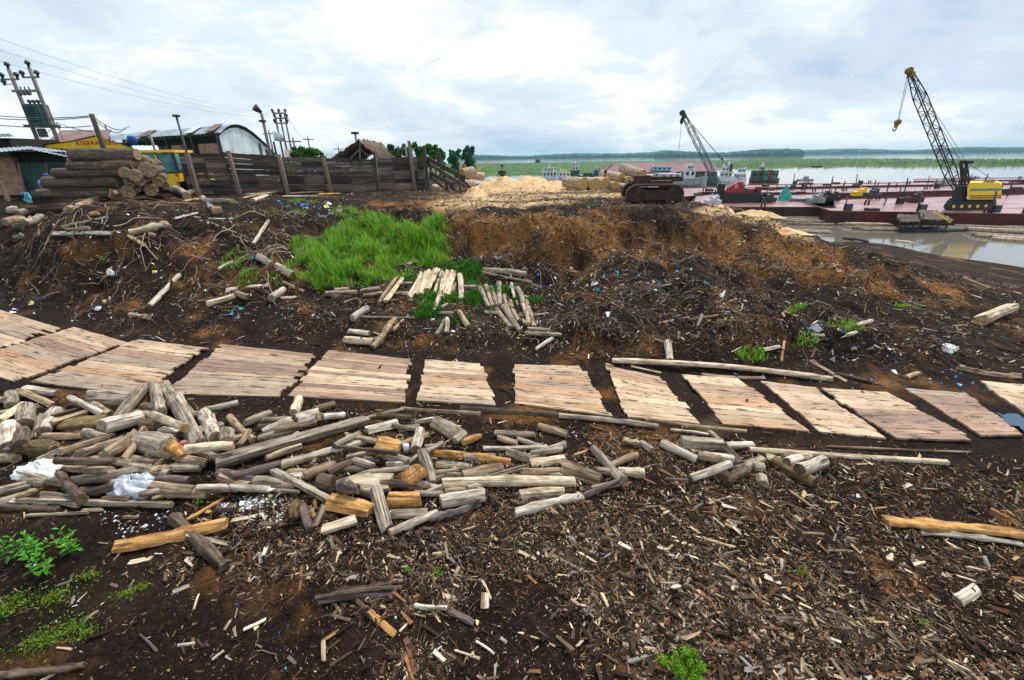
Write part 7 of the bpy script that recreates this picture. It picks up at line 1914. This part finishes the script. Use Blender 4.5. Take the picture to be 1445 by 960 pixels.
scatter_roots('dead_roots', 2600, .15, .55, .0058, RC, 31, dens_slope, 7, 25, 'bleached dead roots and vines over the slopes', arch=.07)
scatter_chips('bark_flakes', 9000, 0, .10, [4, 3, 3, 1.4, .6, 1.5, .4, .2, .1, .1, .3], 28, 1.9, 22, lambda x, y, z, px, py: dens_fore(x, y, z, px, py), .3, label='flat dark bark flakes among the chips')
scatter_roots('tangled_roots', 1500, .2, .9, .010, [(.34, .26, .18), (.42, .30, .18), (.22, .15, .10), (.12, .08, .05), (.48, .40, .30)], 33, lambda x, y, z, px, py: ((py > 286) & (py < 400) & (px < 430)) * np.clip(1.1 - (py - 286) / 120, .1, 1) * np.clip(.5 + vnoise(x * 1.2, y * 1.2) * 2, .02, 1), 9, 24, 'tangled tan roots and bark below the log stack', arch=.10)
scatter_roots('dead_twigs', 2600, .10, .45, .0042, RC, 32, lambda x, y, z, px, py: dens_fore(x, y, z, px, py) * (py > 480), 2, 12, 'thin dead twigs over the near ground', arch=.06)

# larger loose slabs of waste wood, one by one
r_ = random.Random(99)
SC = [(915,1110,650,930,24,'d t p g o'),(640,910,740,940,14,'t c d p'),(330,640,760,900,14,'d t g c p'),(1110,1440,660,930,22,'d t p g o'),(60,330,820,950,9,'d p t g'),
      (700,1100,385,500,22,'g t d w'),(1100,1440,420,520,14,'g t d w'),(100,480,380,480,14,'g t d w'),(640,980,300,380,18,'g t d o'),(60,300,300,380,14,'t g d')]
SW = {'d': 'dark', 't': 'tan', 'p': 'purplish', 'g': 'grey', 'o': 'orange', 'c': 'pale', 'w': 'white'}
PL = ['in the dense waste right of centre', 'in the near dirt at the centre', 'on the near dirt left of centre', 'on the near ground at the right', 'on the near soil at the left',
      'on the central debris bank', 'on the right debris bank', 'on the dark slope at the left', 'on the brown scarp', 'under the log stack']
used = set()
for zi, (xa, xb, ya, yb, nn_, ks) in enumerate(SC):
    for i in range(nn_):
        cx_, cy_ = r_.uniform(xa, xb), r_.uniform(ya, yb); kk = r_.choice(ks.split())
        P_ = G(cx_, cy_); k = CF / (P_.y * math.cos(CP) + (CH - P_.z) * math.sin(CP))
        lm = r_.uniform(.08, .30); ln = lm * k; a = r_.uniform(-PI / 2, PI / 2); sh = r_.choice('pspsb')
        lab = None
        for cand in (('', ''), ('long ' if lm > .19 else 'short ', ''), ('long ' if lm > .19 else 'short ', ' pointing up left' if .3 < a < 1.2 else ' pointing up right' if -1.2 < a < -.3 else ' lying across' if abs(a) <= .3 else ' pointing at the lens'),
                     ('long ' if lm > .19 else 'short ', ' at its far edge' if cy_ < ya + (yb - ya) * .33 else ' at its near edge' if cy_ > ya + (yb - ya) * .66 else ' midway across it'),
                     ('long ' if lm > .19 else 'short ', ' towards its left side' if cx_ < xa + (xb - xa) * .33 else ' towards its right side' if cx_ > xa + (xb - xa) * .66 else ' towards its middle')):
            lab = cand[0] + {'p': 'flat ', 's': 'split ', 'b': 'ragged '}[sh] + SW[kk] + ' wood scrap ' + PL[zi] + cand[1]
            if lab not in used: break
        used.add(lab)
        put_log(cx_ - ln / 2 * math.cos(a), cy_ - ln / 3 * math.sin(a), cx_ + ln / 2 * math.cos(a), cy_ + ln / 3 * math.sin(a), r_.uniform(.012, .032) * k, kk, sh,
                lab, 'wood scraps ' + PL[zi], cat='wood scrap', name='wood_scrap', maxlift=.05)

# ------------------------------------------------------------------ grass and weeds
def blades(name, cx, n, hmin, hmax, cols, seed, label, wmul=1.0):
    """cx: list of (px, py, radius x m, radius y m, weight)"""
    g = np.random.default_rng(seed); w = np.array([c[4] for c in cx]); k = g.choice(len(cx), n, p=w / w.sum())
    B_ = np.array([tuple(G(c[0], c[1]))[:2] + (c[2], c[3]) for c in cx])[k]
    a = g.uniform(0, 2 * PI, n); r = np.sqrt(g.random(n)); x = B_[:, 0] + np.cos(a) * r * B_[:, 2]; y = B_[:, 1] + np.sin(a) * r * B_[:, 3]
    clump = np.clip((.85 + vnoise(x * 2.2, y * 2.2) * 1.5 + vnoise(x * 5, y * 5) * .8) * np.clip((1.08 - r) * 2.6, .25, 1), .06, 1.25); kp = g.random(n) < clump; x, y, clump = x[kp], y[kp], clump[kp]; n = len(x)
    z = height(x, y) - .02; h = g.uniform(hmin, hmax, n) * clump * (1 + .9 * g.random(n) ** 5); az = g.uniform(0, 2 * PI, n); ln = g.uniform(.15, .75, n) * h; w_ = g.uniform(.006, .014, n) * wmul
    d = np.stack([np.cos(az), np.sin(az), np.zeros(n)], -1); s = np.stack([-np.sin(az), np.cos(az), np.zeros(n)], -1); P0 = np.stack([x, y, z], -1)
    up_ = np.array([0, 0, 1.0]); seg = []
    for f, ws in ((0, 1), (.4, .9), (.75, .6), (1, .08)):
        c = P0 + up_ * (h * (f - .25 * f * f * (ln / h) * 1.2))[:, None] + d * (ln * f * f)[:, None]
        seg += [c - s * (w_ * ws)[:, None], c + s * (w_ * ws)[:, None]]
    Vv = np.stack(seg, 1).reshape(-1, 3); fb = np.array([(0, 1, 3, 2), (2, 3, 5, 4), (4, 5, 7, 6)]); Ff = (np.arange(n)[:, None, None] * 8 + fb[None]).reshape(-1, 4)
    cc = np.array(cols)[g.integers(0, len(cols), n)] * g.uniform(.7, 1.25, (n, 1)); cc = np.concatenate([np.repeat(cc, 8, 0), np.ones((n * 8, 1))], 1)
    o = np_mesh(name, Vv, Ff, MLEAF, {'tone': cc}); tag(o, label, kind='stuff'); return o
GCOL = [(.11, .38, .012), (.16, .46, .02), (.24, .52, .03), (.06, .22, .01), (.36, .52, .06), (.12, .36, .02), (.34, .30, .10)]
blades('grass', [(480, 350, 1.5, 1.7, 9), (450, 385, 1.0, .9, 5), (520, 320, 1.2, 1.2, 4), (560, 345, 1.4, 1.3, 6), (600, 330, 1.0, .8, 3), (590, 370, 1.3, .9, 4), (510, 390, 1.2, .9, 5), (430, 350, .5, .6, 2), (545, 385, 1.0, .9, 4), (490, 300, .7, .5, 1.2), (500, 365, 1.6, 1.6, 5)], 52000, .10, .36, GCOL, 71, 'lush bright green grass filling the hollow under the fence')
blades('short_grass', [(640, 390, 1.2, .8, 5), (620, 420, 1.0, .5, 2.5), (600, 440, .6, .4, 1.2), (672, 425, .5, .4, 1.6), (700, 410, .9, .6, 2), (600, 395, 1.0, .6, 4), (740, 425, .6, .3, .6), (640, 450, .5, .25, .6)], 26000, .04, .14, [(.05, .20, .012), (.08, .27, .02), (.035, .13, .01)], 72, 'short green grass under the laid out billets')
blades('sparse_grass', [(340, 365, .7, .6, 3), (350, 390, .4, .3, 1.2), (385, 300, .5, .3, 1), (430, 285, .8, .3, 1), (640, 290, .6, .3, .4), (420, 300, .4, .3, 1), (1190, 460, .5, .3, 1), (1118, 438, .35, .2, 1), (1280, 432, .4, .2, .8), (1060, 500, .4, .2, 1), (1140, 480, .3, .2, .5), (700, 440, .4, .2, .5), (390, 400, .3, .3, .7)], 5000, .03, .14, GCOL, 73, 'thin green weeds sprouting on the slopes')
def mossc(name, cxs, n, seed, label, cols, s=.012, hh=.05):
    g = np.random.default_rng(seed); P = []
    for (px, py, r, nn_) in cxs:
        c = G(px, py); a = g.uniform(0, 6.28, nn_); rr_ = g.normal(0, .5, nn_) * r; x = c.x + np.cos(a) * rr_ * 1.6; y = c.y + np.sin(a) * rr_; P.append(np.stack([x, y, height(x, y) + g.uniform(0, hh, nn_)], -1))
    p = np.concatenate(P); n = len(p); a = g.normal(0, 1, (n, 3)); a[:, 2] *= .4; a /= np.linalg.norm(a, axis=1)[:, None]; b = np.cross(a, g.normal(0, 1, (n, 3))); b /= np.linalg.norm(b, axis=1)[:, None]; q = s * g.uniform(.5, 1.5, n)[:, None]
    Vv = np.stack([p - a * q, p - b * q * .45, p + a * q, p + b * q * .45], 1).reshape(-1, 3); cc = np.array(cols)[g.integers(0, len(cols), n)] * g.uniform(.7, 1.2, (n, 1))
    o = np_mesh(name, Vv, np.arange(n * 4).reshape(-1, 4), MLEAF, {'tone': np.concatenate([np.repeat(cc, 4, 0), np.ones((n * 4, 1))], 1)}); tag(o, label, kind='stuff')
WCOL = [(.12, .26, .02), (.20, .34, .03), (.07, .17, .015), (.26, .30, .04)]
mossc('ground_weeds', [(75, 845, .18, 500), (25, 850, .15, 400), (100, 890, .16, 600), (60, 905, .18, 600), (125, 895, .08, 200), (180, 840, .10, 260), (125, 815, .1, 220), (200, 830, .06, 120), (10, 590, .1, 200), (0, 865, .12, 400), (230, 665, .08, 150), (45, 700, .05, 60), (620, 805, .04, 60), (1130, 810, .08, 90), (1300, 880, .06, 80), (860, 720, .04, 60), (1435, 690, .05, 50)], 0, 81, 'low weeds creeping over the near soil', WCOL)
def sprout(px, py, h, nst, label, seed, cols, spread=.5, leafl=.07, name='seedling', nl=9):
    c = G(px, py); t = thing(name, label, 'plant', (c.x, c.y, c.z - .01)); g = random.Random(seed)
    stm = MB(); lf = []; 
    for i in range(nst):
        an = g.uniform(0, 6.28); hh = h * g.uniform(.55, 1.05); tipx, tipy = math.cos(an) * spread * hh, math.sin(an) * spread * hh * .7
        bx_, by_ = g.uniform(-.08, .08) * nst ** .5 * h / .3, g.uniform(-.05, .05) * h / .3
        pts = [(bx_, by_, 0), (bx_ + tipx * .35, by_ + tipy * .35, hh * .5), (bx_ + tipx, by_ + tipy, hh)]; stm.tube(pts, [.005, .004, .002], 5)
        for k in range(nl):
            f = .25 + .75 * k / (nl - 1); p = Vector(pts[0]).lerp(Vector(pts[1]), f * 2) if f < .5 else Vector(pts[1]).lerp(Vector(pts[2]), f * 2 - 1)
            la_2 = an + k * 2.4; lf.append((p, la_2, leafl * g.uniform(.7, 1.2) * (1.15 - .3 * f), .75 - .9 * (1 - f)))
    stm.build('stem', mk('green stem', (.12, .16, .03), (.10, .08, .03), 5, bump=0), t)
    V_, F_, C_ = [], [], []; 
    for p, an, ll, el in lf:
        d = Vector((math.cos(an) * math.cos(el), math.sin(an) * math.cos(el), math.sin(el))); s = Vector((-math.sin(an), math.cos(an), 0)) * ll * .17; b0 = len(V_)
        dr = Vector((0, 0, -ll * .25)); V_ += [p, p + d * ll * .4 - s, p + d * ll * .45 + Vector((0, 0, -.004)), p + d * ll * .4 + s, p + d * ll * .75 - s * .7 + dr * .4, p + d * ll * .75 + s * .7 + dr * .4, p + d * ll + dr]
        F_ += [(b0, b0 + 1, b0 + 2, b0 + 2), (b0, b0 + 2, b0 + 3, b0 + 3), (b0 + 1, b0 + 4, b0 + 6, b0 + 2), (b0 + 2, b0 + 6, b0 + 5, b0 + 3)]
        cc = [x * g.uniform(.75, 1.2) for x in g.choice(cols)]; C_ += [(*cc, 1)] * 7
    me = bpy.data.meshes.new('leaves'); me.from_pydata([tuple(v) for v in V_], [], [tuple(dict.fromkeys(f)) for f in F_]); me.materials.append(MLEAF); ca = me.color_attributes.new('tone', 'FLOAT_COLOR', 'POINT'); ca.data.foreach_set('color', np.array(C_, dtype=np.float32).ravel())
    o = bpy.data.objects.new('leaves', me); COL.objects.link(o); o.parent = t
SC_ = [(.08, .34, .03), (.12, .44, .04), (.20, .52, .05), (.05, .20, .02)]
sprout(28, 790, .34, 5, 'tall narrow leaved seedlings at the left edge of the near ground', 1, SC_, .3, .085, nl=12); sprout(72, 808, .30, 4, 'spreading seedling with a yellow leaf right of the tallest seedlings', 2, SC_, .6, .085, nl=12); sprout(104, 785, .30, 4, 'seedling leaning right with long pointed leaves', 3, SC_, .6, .09, nl=12); sprout(52, 780, .26, 4, 'seedling behind, between the leaning and the tallest ones', 4, SC_, .4, .08, nl=12)
sprout(280, 711, .06, 3, 'tiny bright round leaved sprout below the tan round log', 5, [(.14, .5, .03)], .6, .05, nl=5); sprout(576, 808, .13, 2, 'thin bright sprout in the middle of the near ground', 6, [(.12, .45, .04), (.08, .3, .02)], .3, .035)
sprout(615, 812, .06, 5, 'low bright sprout right of the thin one', 7, [(.12, .42, .04)], 1.0, .04, nl=6); sprout(640, 668, .14, 4, 'tuft of grass blades growing between heap logs', 8, [(.06, .26, .02)], .6, .09, nl=3); sprout(232, 672, .10, 6, 'sprig of green blades beside the broken knotty chunk', 9, [(.06, .28, .03)], 1.1, .10, nl=3)
sprout(530, 722, .09, 3, 'small green sprout between the orange split block and grey split', 10, [(.05, .2, .02)], .5, .05, nl=4); sprout(735, 770, .16, 2, 'faint dark green sprout right of centre in the near ground', 11, [(.05, .14, .03)], .3, .03); sprout(148, 372, .3, 4, 'small green weed alone on the dark left slope', 12, GCOL, .6, .12, nl=4)
sprout(10, 588, .14, 7, 'green sprig beside the left edge above the white bag', 13, [(.08, .25, .02)], .8, .06, nl=6)
c = G(965, 950); t = thing('leafy_bush', 'feathery bright green weed clump at the bottom edge', 'plant', tuple(c)); g = random.Random(3)
cl = [(Vector((g.uniform(-.17, .15), g.uniform(-.10, .10), g.uniform(.03, .12) + (.07 if i % 6 == 0 else 0))), g.uniform(.02, .05)) for i in range(38)]; leaves('foliage', cl, 3600, .009, [(.16, .40, .02), (.24, .46, .03), (.09, .27, .015), (.30, .48, .05)], 5, t)
m = MB()
for q, r in cl: m.tube([(q.x * .3, q.y * .3, -.02), tuple(q)], .003, 4)
m.build('stem', mk('green stem', (.12, .16, .03)), t)

# ------------------------------------------------------------------ litter
def plastic(nm, col, tr, rough=.3):
    m, t, b = newmat(nm); b.inputs['Base Color'].default_value = (*col, 1); b.inputs['Roughness'].default_value = rough; b.inputs['Transmission Weight'].default_value = tr
    tcn = t.nodes.new('ShaderNodeTexCoord'); n = tnoise(t, tcn.outputs['Object'], 18, 6, .6, 1.5); tbump(t, b, n, .9, .02); return m
def bag(px, py, wpx, hpx, label, mat, seed, name='plastic_bag'):
    base = G(px, py + hpx * .45); k = (base.y * math.cos(CP) + (CH - base.z) * math.sin(CP)) / CF; R = wpx / 2 * k; H_ = hpx * k * .62
    g = np.random.default_rng(seed); n, mm = 48, 16; vs = []
    for j in range(mm + 1):
        a = PI / 2 * j / mm
        for i in range(n):
            t_ = 2 * PI * i / n; f = 1 + .16 * math.sin(3 * t_ + seed) + .10 * math.sin(7 * t_ + 2 * j * .3 + seed) + .05 * math.sin(13 * t_ + j) + .03 * g.normal()
            r = R * math.cos(a) * f; vs.append((math.cos(t_) * r, math.sin(t_) * r * .62, H_ * math.sin(a) * (1 + .10 * math.sin(5 * t_ + j) + .07 * g.normal()) - .02))
    m = MB(); m.add(vs, [(j * n + i, j * n + (i + 1) % n, (j + 1) * n + (i + 1) % n, (j + 1) * n + i) for j in range(mm) for i in range(n)], 0, True)
    m.add([vs[i] for i in range(n)][::-1], [tuple(range(n))])
    o = m.build(name, mat, loc=(base.x, base.y + R * .5, base.z)); tag(o, label, 'bag')
bag(44, 666, 70, 34, 'crumpled white plastic bag left of the dark diagonal log', plastic('white plastic', (.82, .86, .86), .0, .35), 3)
bag(177, 688, 78, 38, 'crumpled clear bluish plastic bag at the front of the left heap', plastic('clear plastic', (.78, .85, .95), .35, .12), 5)
bag(1342, 490, 30, 14, 'flat white plastic bag on the right debris bank', plastic('white plastic sheet', (.8, .82, .85), .0, .4), 7)
bag(155, 352 + 30, 10, 14, 'torn white scrap of bag on the dark left slope', plastic('white plastic', (.8, .82, .82), 0), 9)
bag(138, 434, 10, 9, 'small white carton on the dirt above the left mats', plastic('white plastic', (.8, .85, .9), 0), 11)
c_ = G(564, 618, .12); m = MB(c_); d = Vector((.02, -.06, .05)).normalized(); m.tube([c_ - d * .045, c_ + d * .045], [.035, .05], 16, 0, False); o = m.build('paper_cup', plastic('cup plastic', (.75, .72, .5), 0), loc=c_); sd = o.modifiers.new('s', 'SOLIDIFY'); sd.thickness = .004; tag(o, 'pale open cup lying among the heap logs', 'cup')
c_ = G(573, 632, .12); m = MB(c_); m.tube([c_ - Vector((0, 0, .06)), c_ + Vector((0, 0, .05)), c_ + Vector((.005, 0, .07))], [.04, .045, .015], 10); tag(m.build('bottle', plastic('white plastic', (.8, .82, .85), 0), loc=c_), 'small white bottle beside the open cup', 'bottle')
c_ = G(258, 625, .12); m = MB(c_); m.ball(c_, .05, 10, 0, .6); tag(m.build('cushion', mk('pink foam', (.5, .16, .15), (.3, .1, .1), 5), loc=c_), 'small pink lump between the fat log and the long cracked post', 'foam')
pts = [G(296, 686, .08), G(302, 680, .18), G(318, 676, .22), G(326, 690, .16), G(322, 702, .06), G(304, 700, .03)]; m = MB(pts[0]); m.tube(pts, .007, 6); tag(m.build('rusty_wire', mk('rusty wire', (.16, .06, .03), (.08, .03, .02), 8), loc=pts[0]), 'rusty loop of wire over the pale level log', 'wire')
for (a_, b_, w_, k_, lb) in [((242, 728), (318, 800), 15, 'd', 'dark brown log crossing under the yellow orange plank'), ((162, 772), (319, 739), 17, 'o', 'long yellow orange split plank resting on a dark log'), ((265, 733), (316, 703), 8, 'o', 'narrow orange slat pointing up to the wire loop'), ((320, 736), (372, 726), 6, 'c', 'pale slat below the paper litter'), ((264, 754), (324, 768), 5, 'c', 'bright thin splinter on the crossing dark log'),
      ((30, 706), (242, 712), 14, 'g', 'long front log of the left heap, tan with a jagged right end'), ((0, 716), (82, 720), 12, 'd', 'dark log under the long front log'), ((-20, 704), (24, 703), 6, 'd', 'dark stub at the left edge beside the long front log'), ((68, 650), (115, 704), 14, 'd', 'dark brown diagonal log between the two plastic bags'), ((40, 727), (124, 723), 8, 'g', 'slim pale log below the long front log'), ((560, 640), (470, 630), 6, 'd', 'thin dark splinter in mid heap'),
      ((0, 955), (118, 938), 14, 'd', 'blackened ragged log in the bottom left corner'), ((50, 965), (80, 948), 7, 'w', 'white splinter before the blackened ragged log'), ((450, 848), (560, 838), 8, 'p', 'nearest of three charred bark strips low in the centre left'), ((446, 843), (566, 829), 9, 'd', 'middle one of three charred bark strips, the longest'), ((475, 834), (562, 822), 7, 'p', 'farthest of three charred bark strips low in the centre left'), ((521, 863), (557, 895), 9, 'o', 'yellow splinter block pointing down right near the bottom'), ((455, 905), (477, 890), 7, 'o', 'orange splinter of the small crossed pair near the bottom'), ((457, 932), (456, 906), 7, 't', 'tan upright splinter of the small crossed pair'), ((684, 858), (685, 838), 12, 'c', 'short square pale block low in the centre'),
      ((586, 854), (630, 858), 9, 'w', 'grey white broken stick low in the centre'), ((634, 862), (668, 880), 8, 'p', 'dark purplish broken stick right of the grey white one'), ((604, 927), (622, 913), 4, 'w', 'thin white splinter near the bottom centre'), ((345, 888), (374, 874), 6, 'w', 'white curved chip at the left bottom'), ((252, 911), (274, 908), 5, 'w', 'pale flat chip at the left bottom'), ((301, 930), (315, 919), 7, 'w', 'pale chip left of the crossed splinters'), ((183, 794), (213, 788), 8, 'c', 'cream flat chip below the yellow orange plank'), ((245, 835), (266, 827), 6, 'w', 'white chip on the left near soil'),
      ((1255, 790), (1256, 776), 9, 'c', 'yellow cream shard low on the right'), ((1352, 848), (1378, 830), 16, 'w', 'pale grey bark flake at the lower right'), ((950, 905), (985, 895), 6, 't', 'curved tan bark strip above the green weed clump'), ((880, 910), (925, 918), 7, 't', 'tan bark strip left of the green weed clump'), ((1322, 810), (1340, 812), 6, 'c', 'cream chip at the right near ground'), ((1128, 858), (1140, 876), 7, 'c', 'cream chip in the dense waste')]:
    put_log(*a_, *b_, w_, k_, {'o': 's', 'c': 'p', 'g': 's', 'd': 'b', 'w': 's', 't': 's', 'p': 'b'}[k_], lb, 'loose pieces on the near ground', cat='log' if 'log' in lb else 'wood scrap', name='firewood_log' if 'log' in lb else 'wood_scrap', maxlift=.2)
def litter(n, cxs, seed, label, cols, s):
    g = np.random.default_rng(seed); V_, C_ = [], []
    k = g.choice(len(cxs), n, p=np.array([c[4] for c in cxs], float) / sum(c[4] for c in cxs))
    ctr = [G(c[0], c[1]) for c in cxs]
    for i in range(n):
        c = ctr[k[i]]; q = cxs[k[i]]; x = c.x + g.normal() * q[2]; y = c.y + g.normal() * q[3]; z = max(hz(x, y), top_at(x, y)) + .012
        a = g.normal(0, 1, 3); a[2] *= .5; a /= np.linalg.norm(a); b = np.cross(a, g.normal(0, 1, 3)); b /= np.linalg.norm(b); sz = s * g.lognormal(0, .5) * min(2, max(.8, y / 8)); col = cols[g.integers(len(cols))]
        base = np.array([x, y, z]); nrm = np.cross(a, b)
        V_ += [base - a * sz - b * sz * .6, base + a * sz - b * sz * .5 + nrm * sz * .2, base + a * sz * .8 + b * sz * .7, base - a * sz * .9 + b * sz * .5 + nrm * sz * .3]; C_ += [(*col, 1)] * 4
    V_ = np.array(V_); o = np_mesh('litter', V_, np.arange(len(V_)).reshape(-1, 4), MCHL, {'tone': np.array(C_)}); tag(o, label, kind='stuff'); sd = o.modifiers.new('s', 'SOLIDIFY'); sd.thickness = .002
MCHL = mat_chip('litter plastic', .4)
PC = [(.8, .82, .85), (.75, .78, .85), (.03, .18, .7), (.02, .4, .35), (.75, .8, .82), (.6, .62, .66), (.05, .3, .6), (.8, .8, .3)]
litter(420, [(370, 712, .15, .05, 7), (395, 730, .05, .04, 1), (345, 716, .1, .05, 3)], 91, 'torn white and yellow paper scraps heaped on a pale log', [(.85, .86, .9), (.8, .82, .9), (.85, .85, .85), (.8, .78, .3), (.6, .68, .85)], .014)
litter(60, [(180, 745, .16, .08, 3), (150, 730, .1, .05, 1), (230, 730, .05, .05, 1)], 92, 'scraps of clear wrapper below the long front log', [(.7, .75, .85), (.8, .82, .88)], .013)
litter(260, [(880, 400, 1.6, .7, 4), (960, 400, 1.2, .6, 3), (900, 440, 2.2, 1.2, 3), (1180, 480, 1.6, .9, 2), (760, 400, .9, .6, 2), (430, 290, .8, .4, 2.5), (470, 300, .5, .3, 1)], 93, 'white blue and teal plastic litter on the debris bank', PC, .030)
litter(220, [(200, 380, 2.6, 1.6, 3), (300, 430, 1.6, .8, 2), (100, 420, 1.5, .8, 2), (400, 450, 1.2, .5, 1), (640, 470, 1.2, .4, 1), (330, 330, 1.5, .8, 1)], 94, 'scattered plastic litter on the left slope', PC, .022)
litter(90, [(1150, 500, .8, .3, 3), (1250, 535, .9, .25, 3), (1400, 560, .6, .4, 2), (1350, 700, 1.2, .4, 1)], 95, 'blue plastic scraps around the right mats', [(.02, .22, .75), (.04, .35, .8), (.7, .75, .8)], .022)
litter(110, [(300, 850, 1.2, .5, 2), (650, 860, 1.2, .5, 2), (1150, 800, 1.6, .8, 2), (700, 760, .8, .4, 1)], 96, 'specks of plastic on the near ground', PC, .010)
# bluish puddle by the right mats
pc = G(1436, 600); m = MB((pc.x, pc.y, 0)); g = np.random.default_rng(2)
m.add([(pc.x + math.cos(a) * (.24 + .10 * math.sin(3 * a) + .07 * math.sin(8 * a + 1) + .04 * g.normal()), pc.y + math.sin(a) * (.26 + .08 * math.sin(2 * a) + .06 * math.sin(9 * a) + .03 * g.normal()), pc.z + .03) for a in np.linspace(0, 2 * PI, 61)[:-1]], [tuple(range(60))])
pm, pt, pb = newmat('puddle'); pb.inputs['Base Color'].default_value = (.02, .06, .12, 1); pb.inputs['Roughness'].default_value = .12; tag(m.build('puddle', pm), 'bluish puddle beside the right path mats', kind='structure')

# ------------------------------------------------------------------ river haze
hm = bpy.data.materials.new('haze'); hm.use_nodes = True; ht_ = hm.node_tree; ht_.nodes.clear()
pv = ht_.nodes.new('ShaderNodeVolumePrincipled'); ho = ht_.nodes.new('ShaderNodeOutputMaterial'); ht_.links.new(pv.outputs[0], ho.inputs['Volume'])
pv.inputs['Color'].default_value = (.42, .74, .92, 1); pv.inputs['Density'].default_value = 0.00018; pv.inputs['Anisotropy'].default_value = .2
m = MB(); m.box((0, 0, 20), (8000, 8000, 60)); hz_o = m.build('haze', hm); tag(hz_o, 'thin blue haze over the river', kind='stuff')
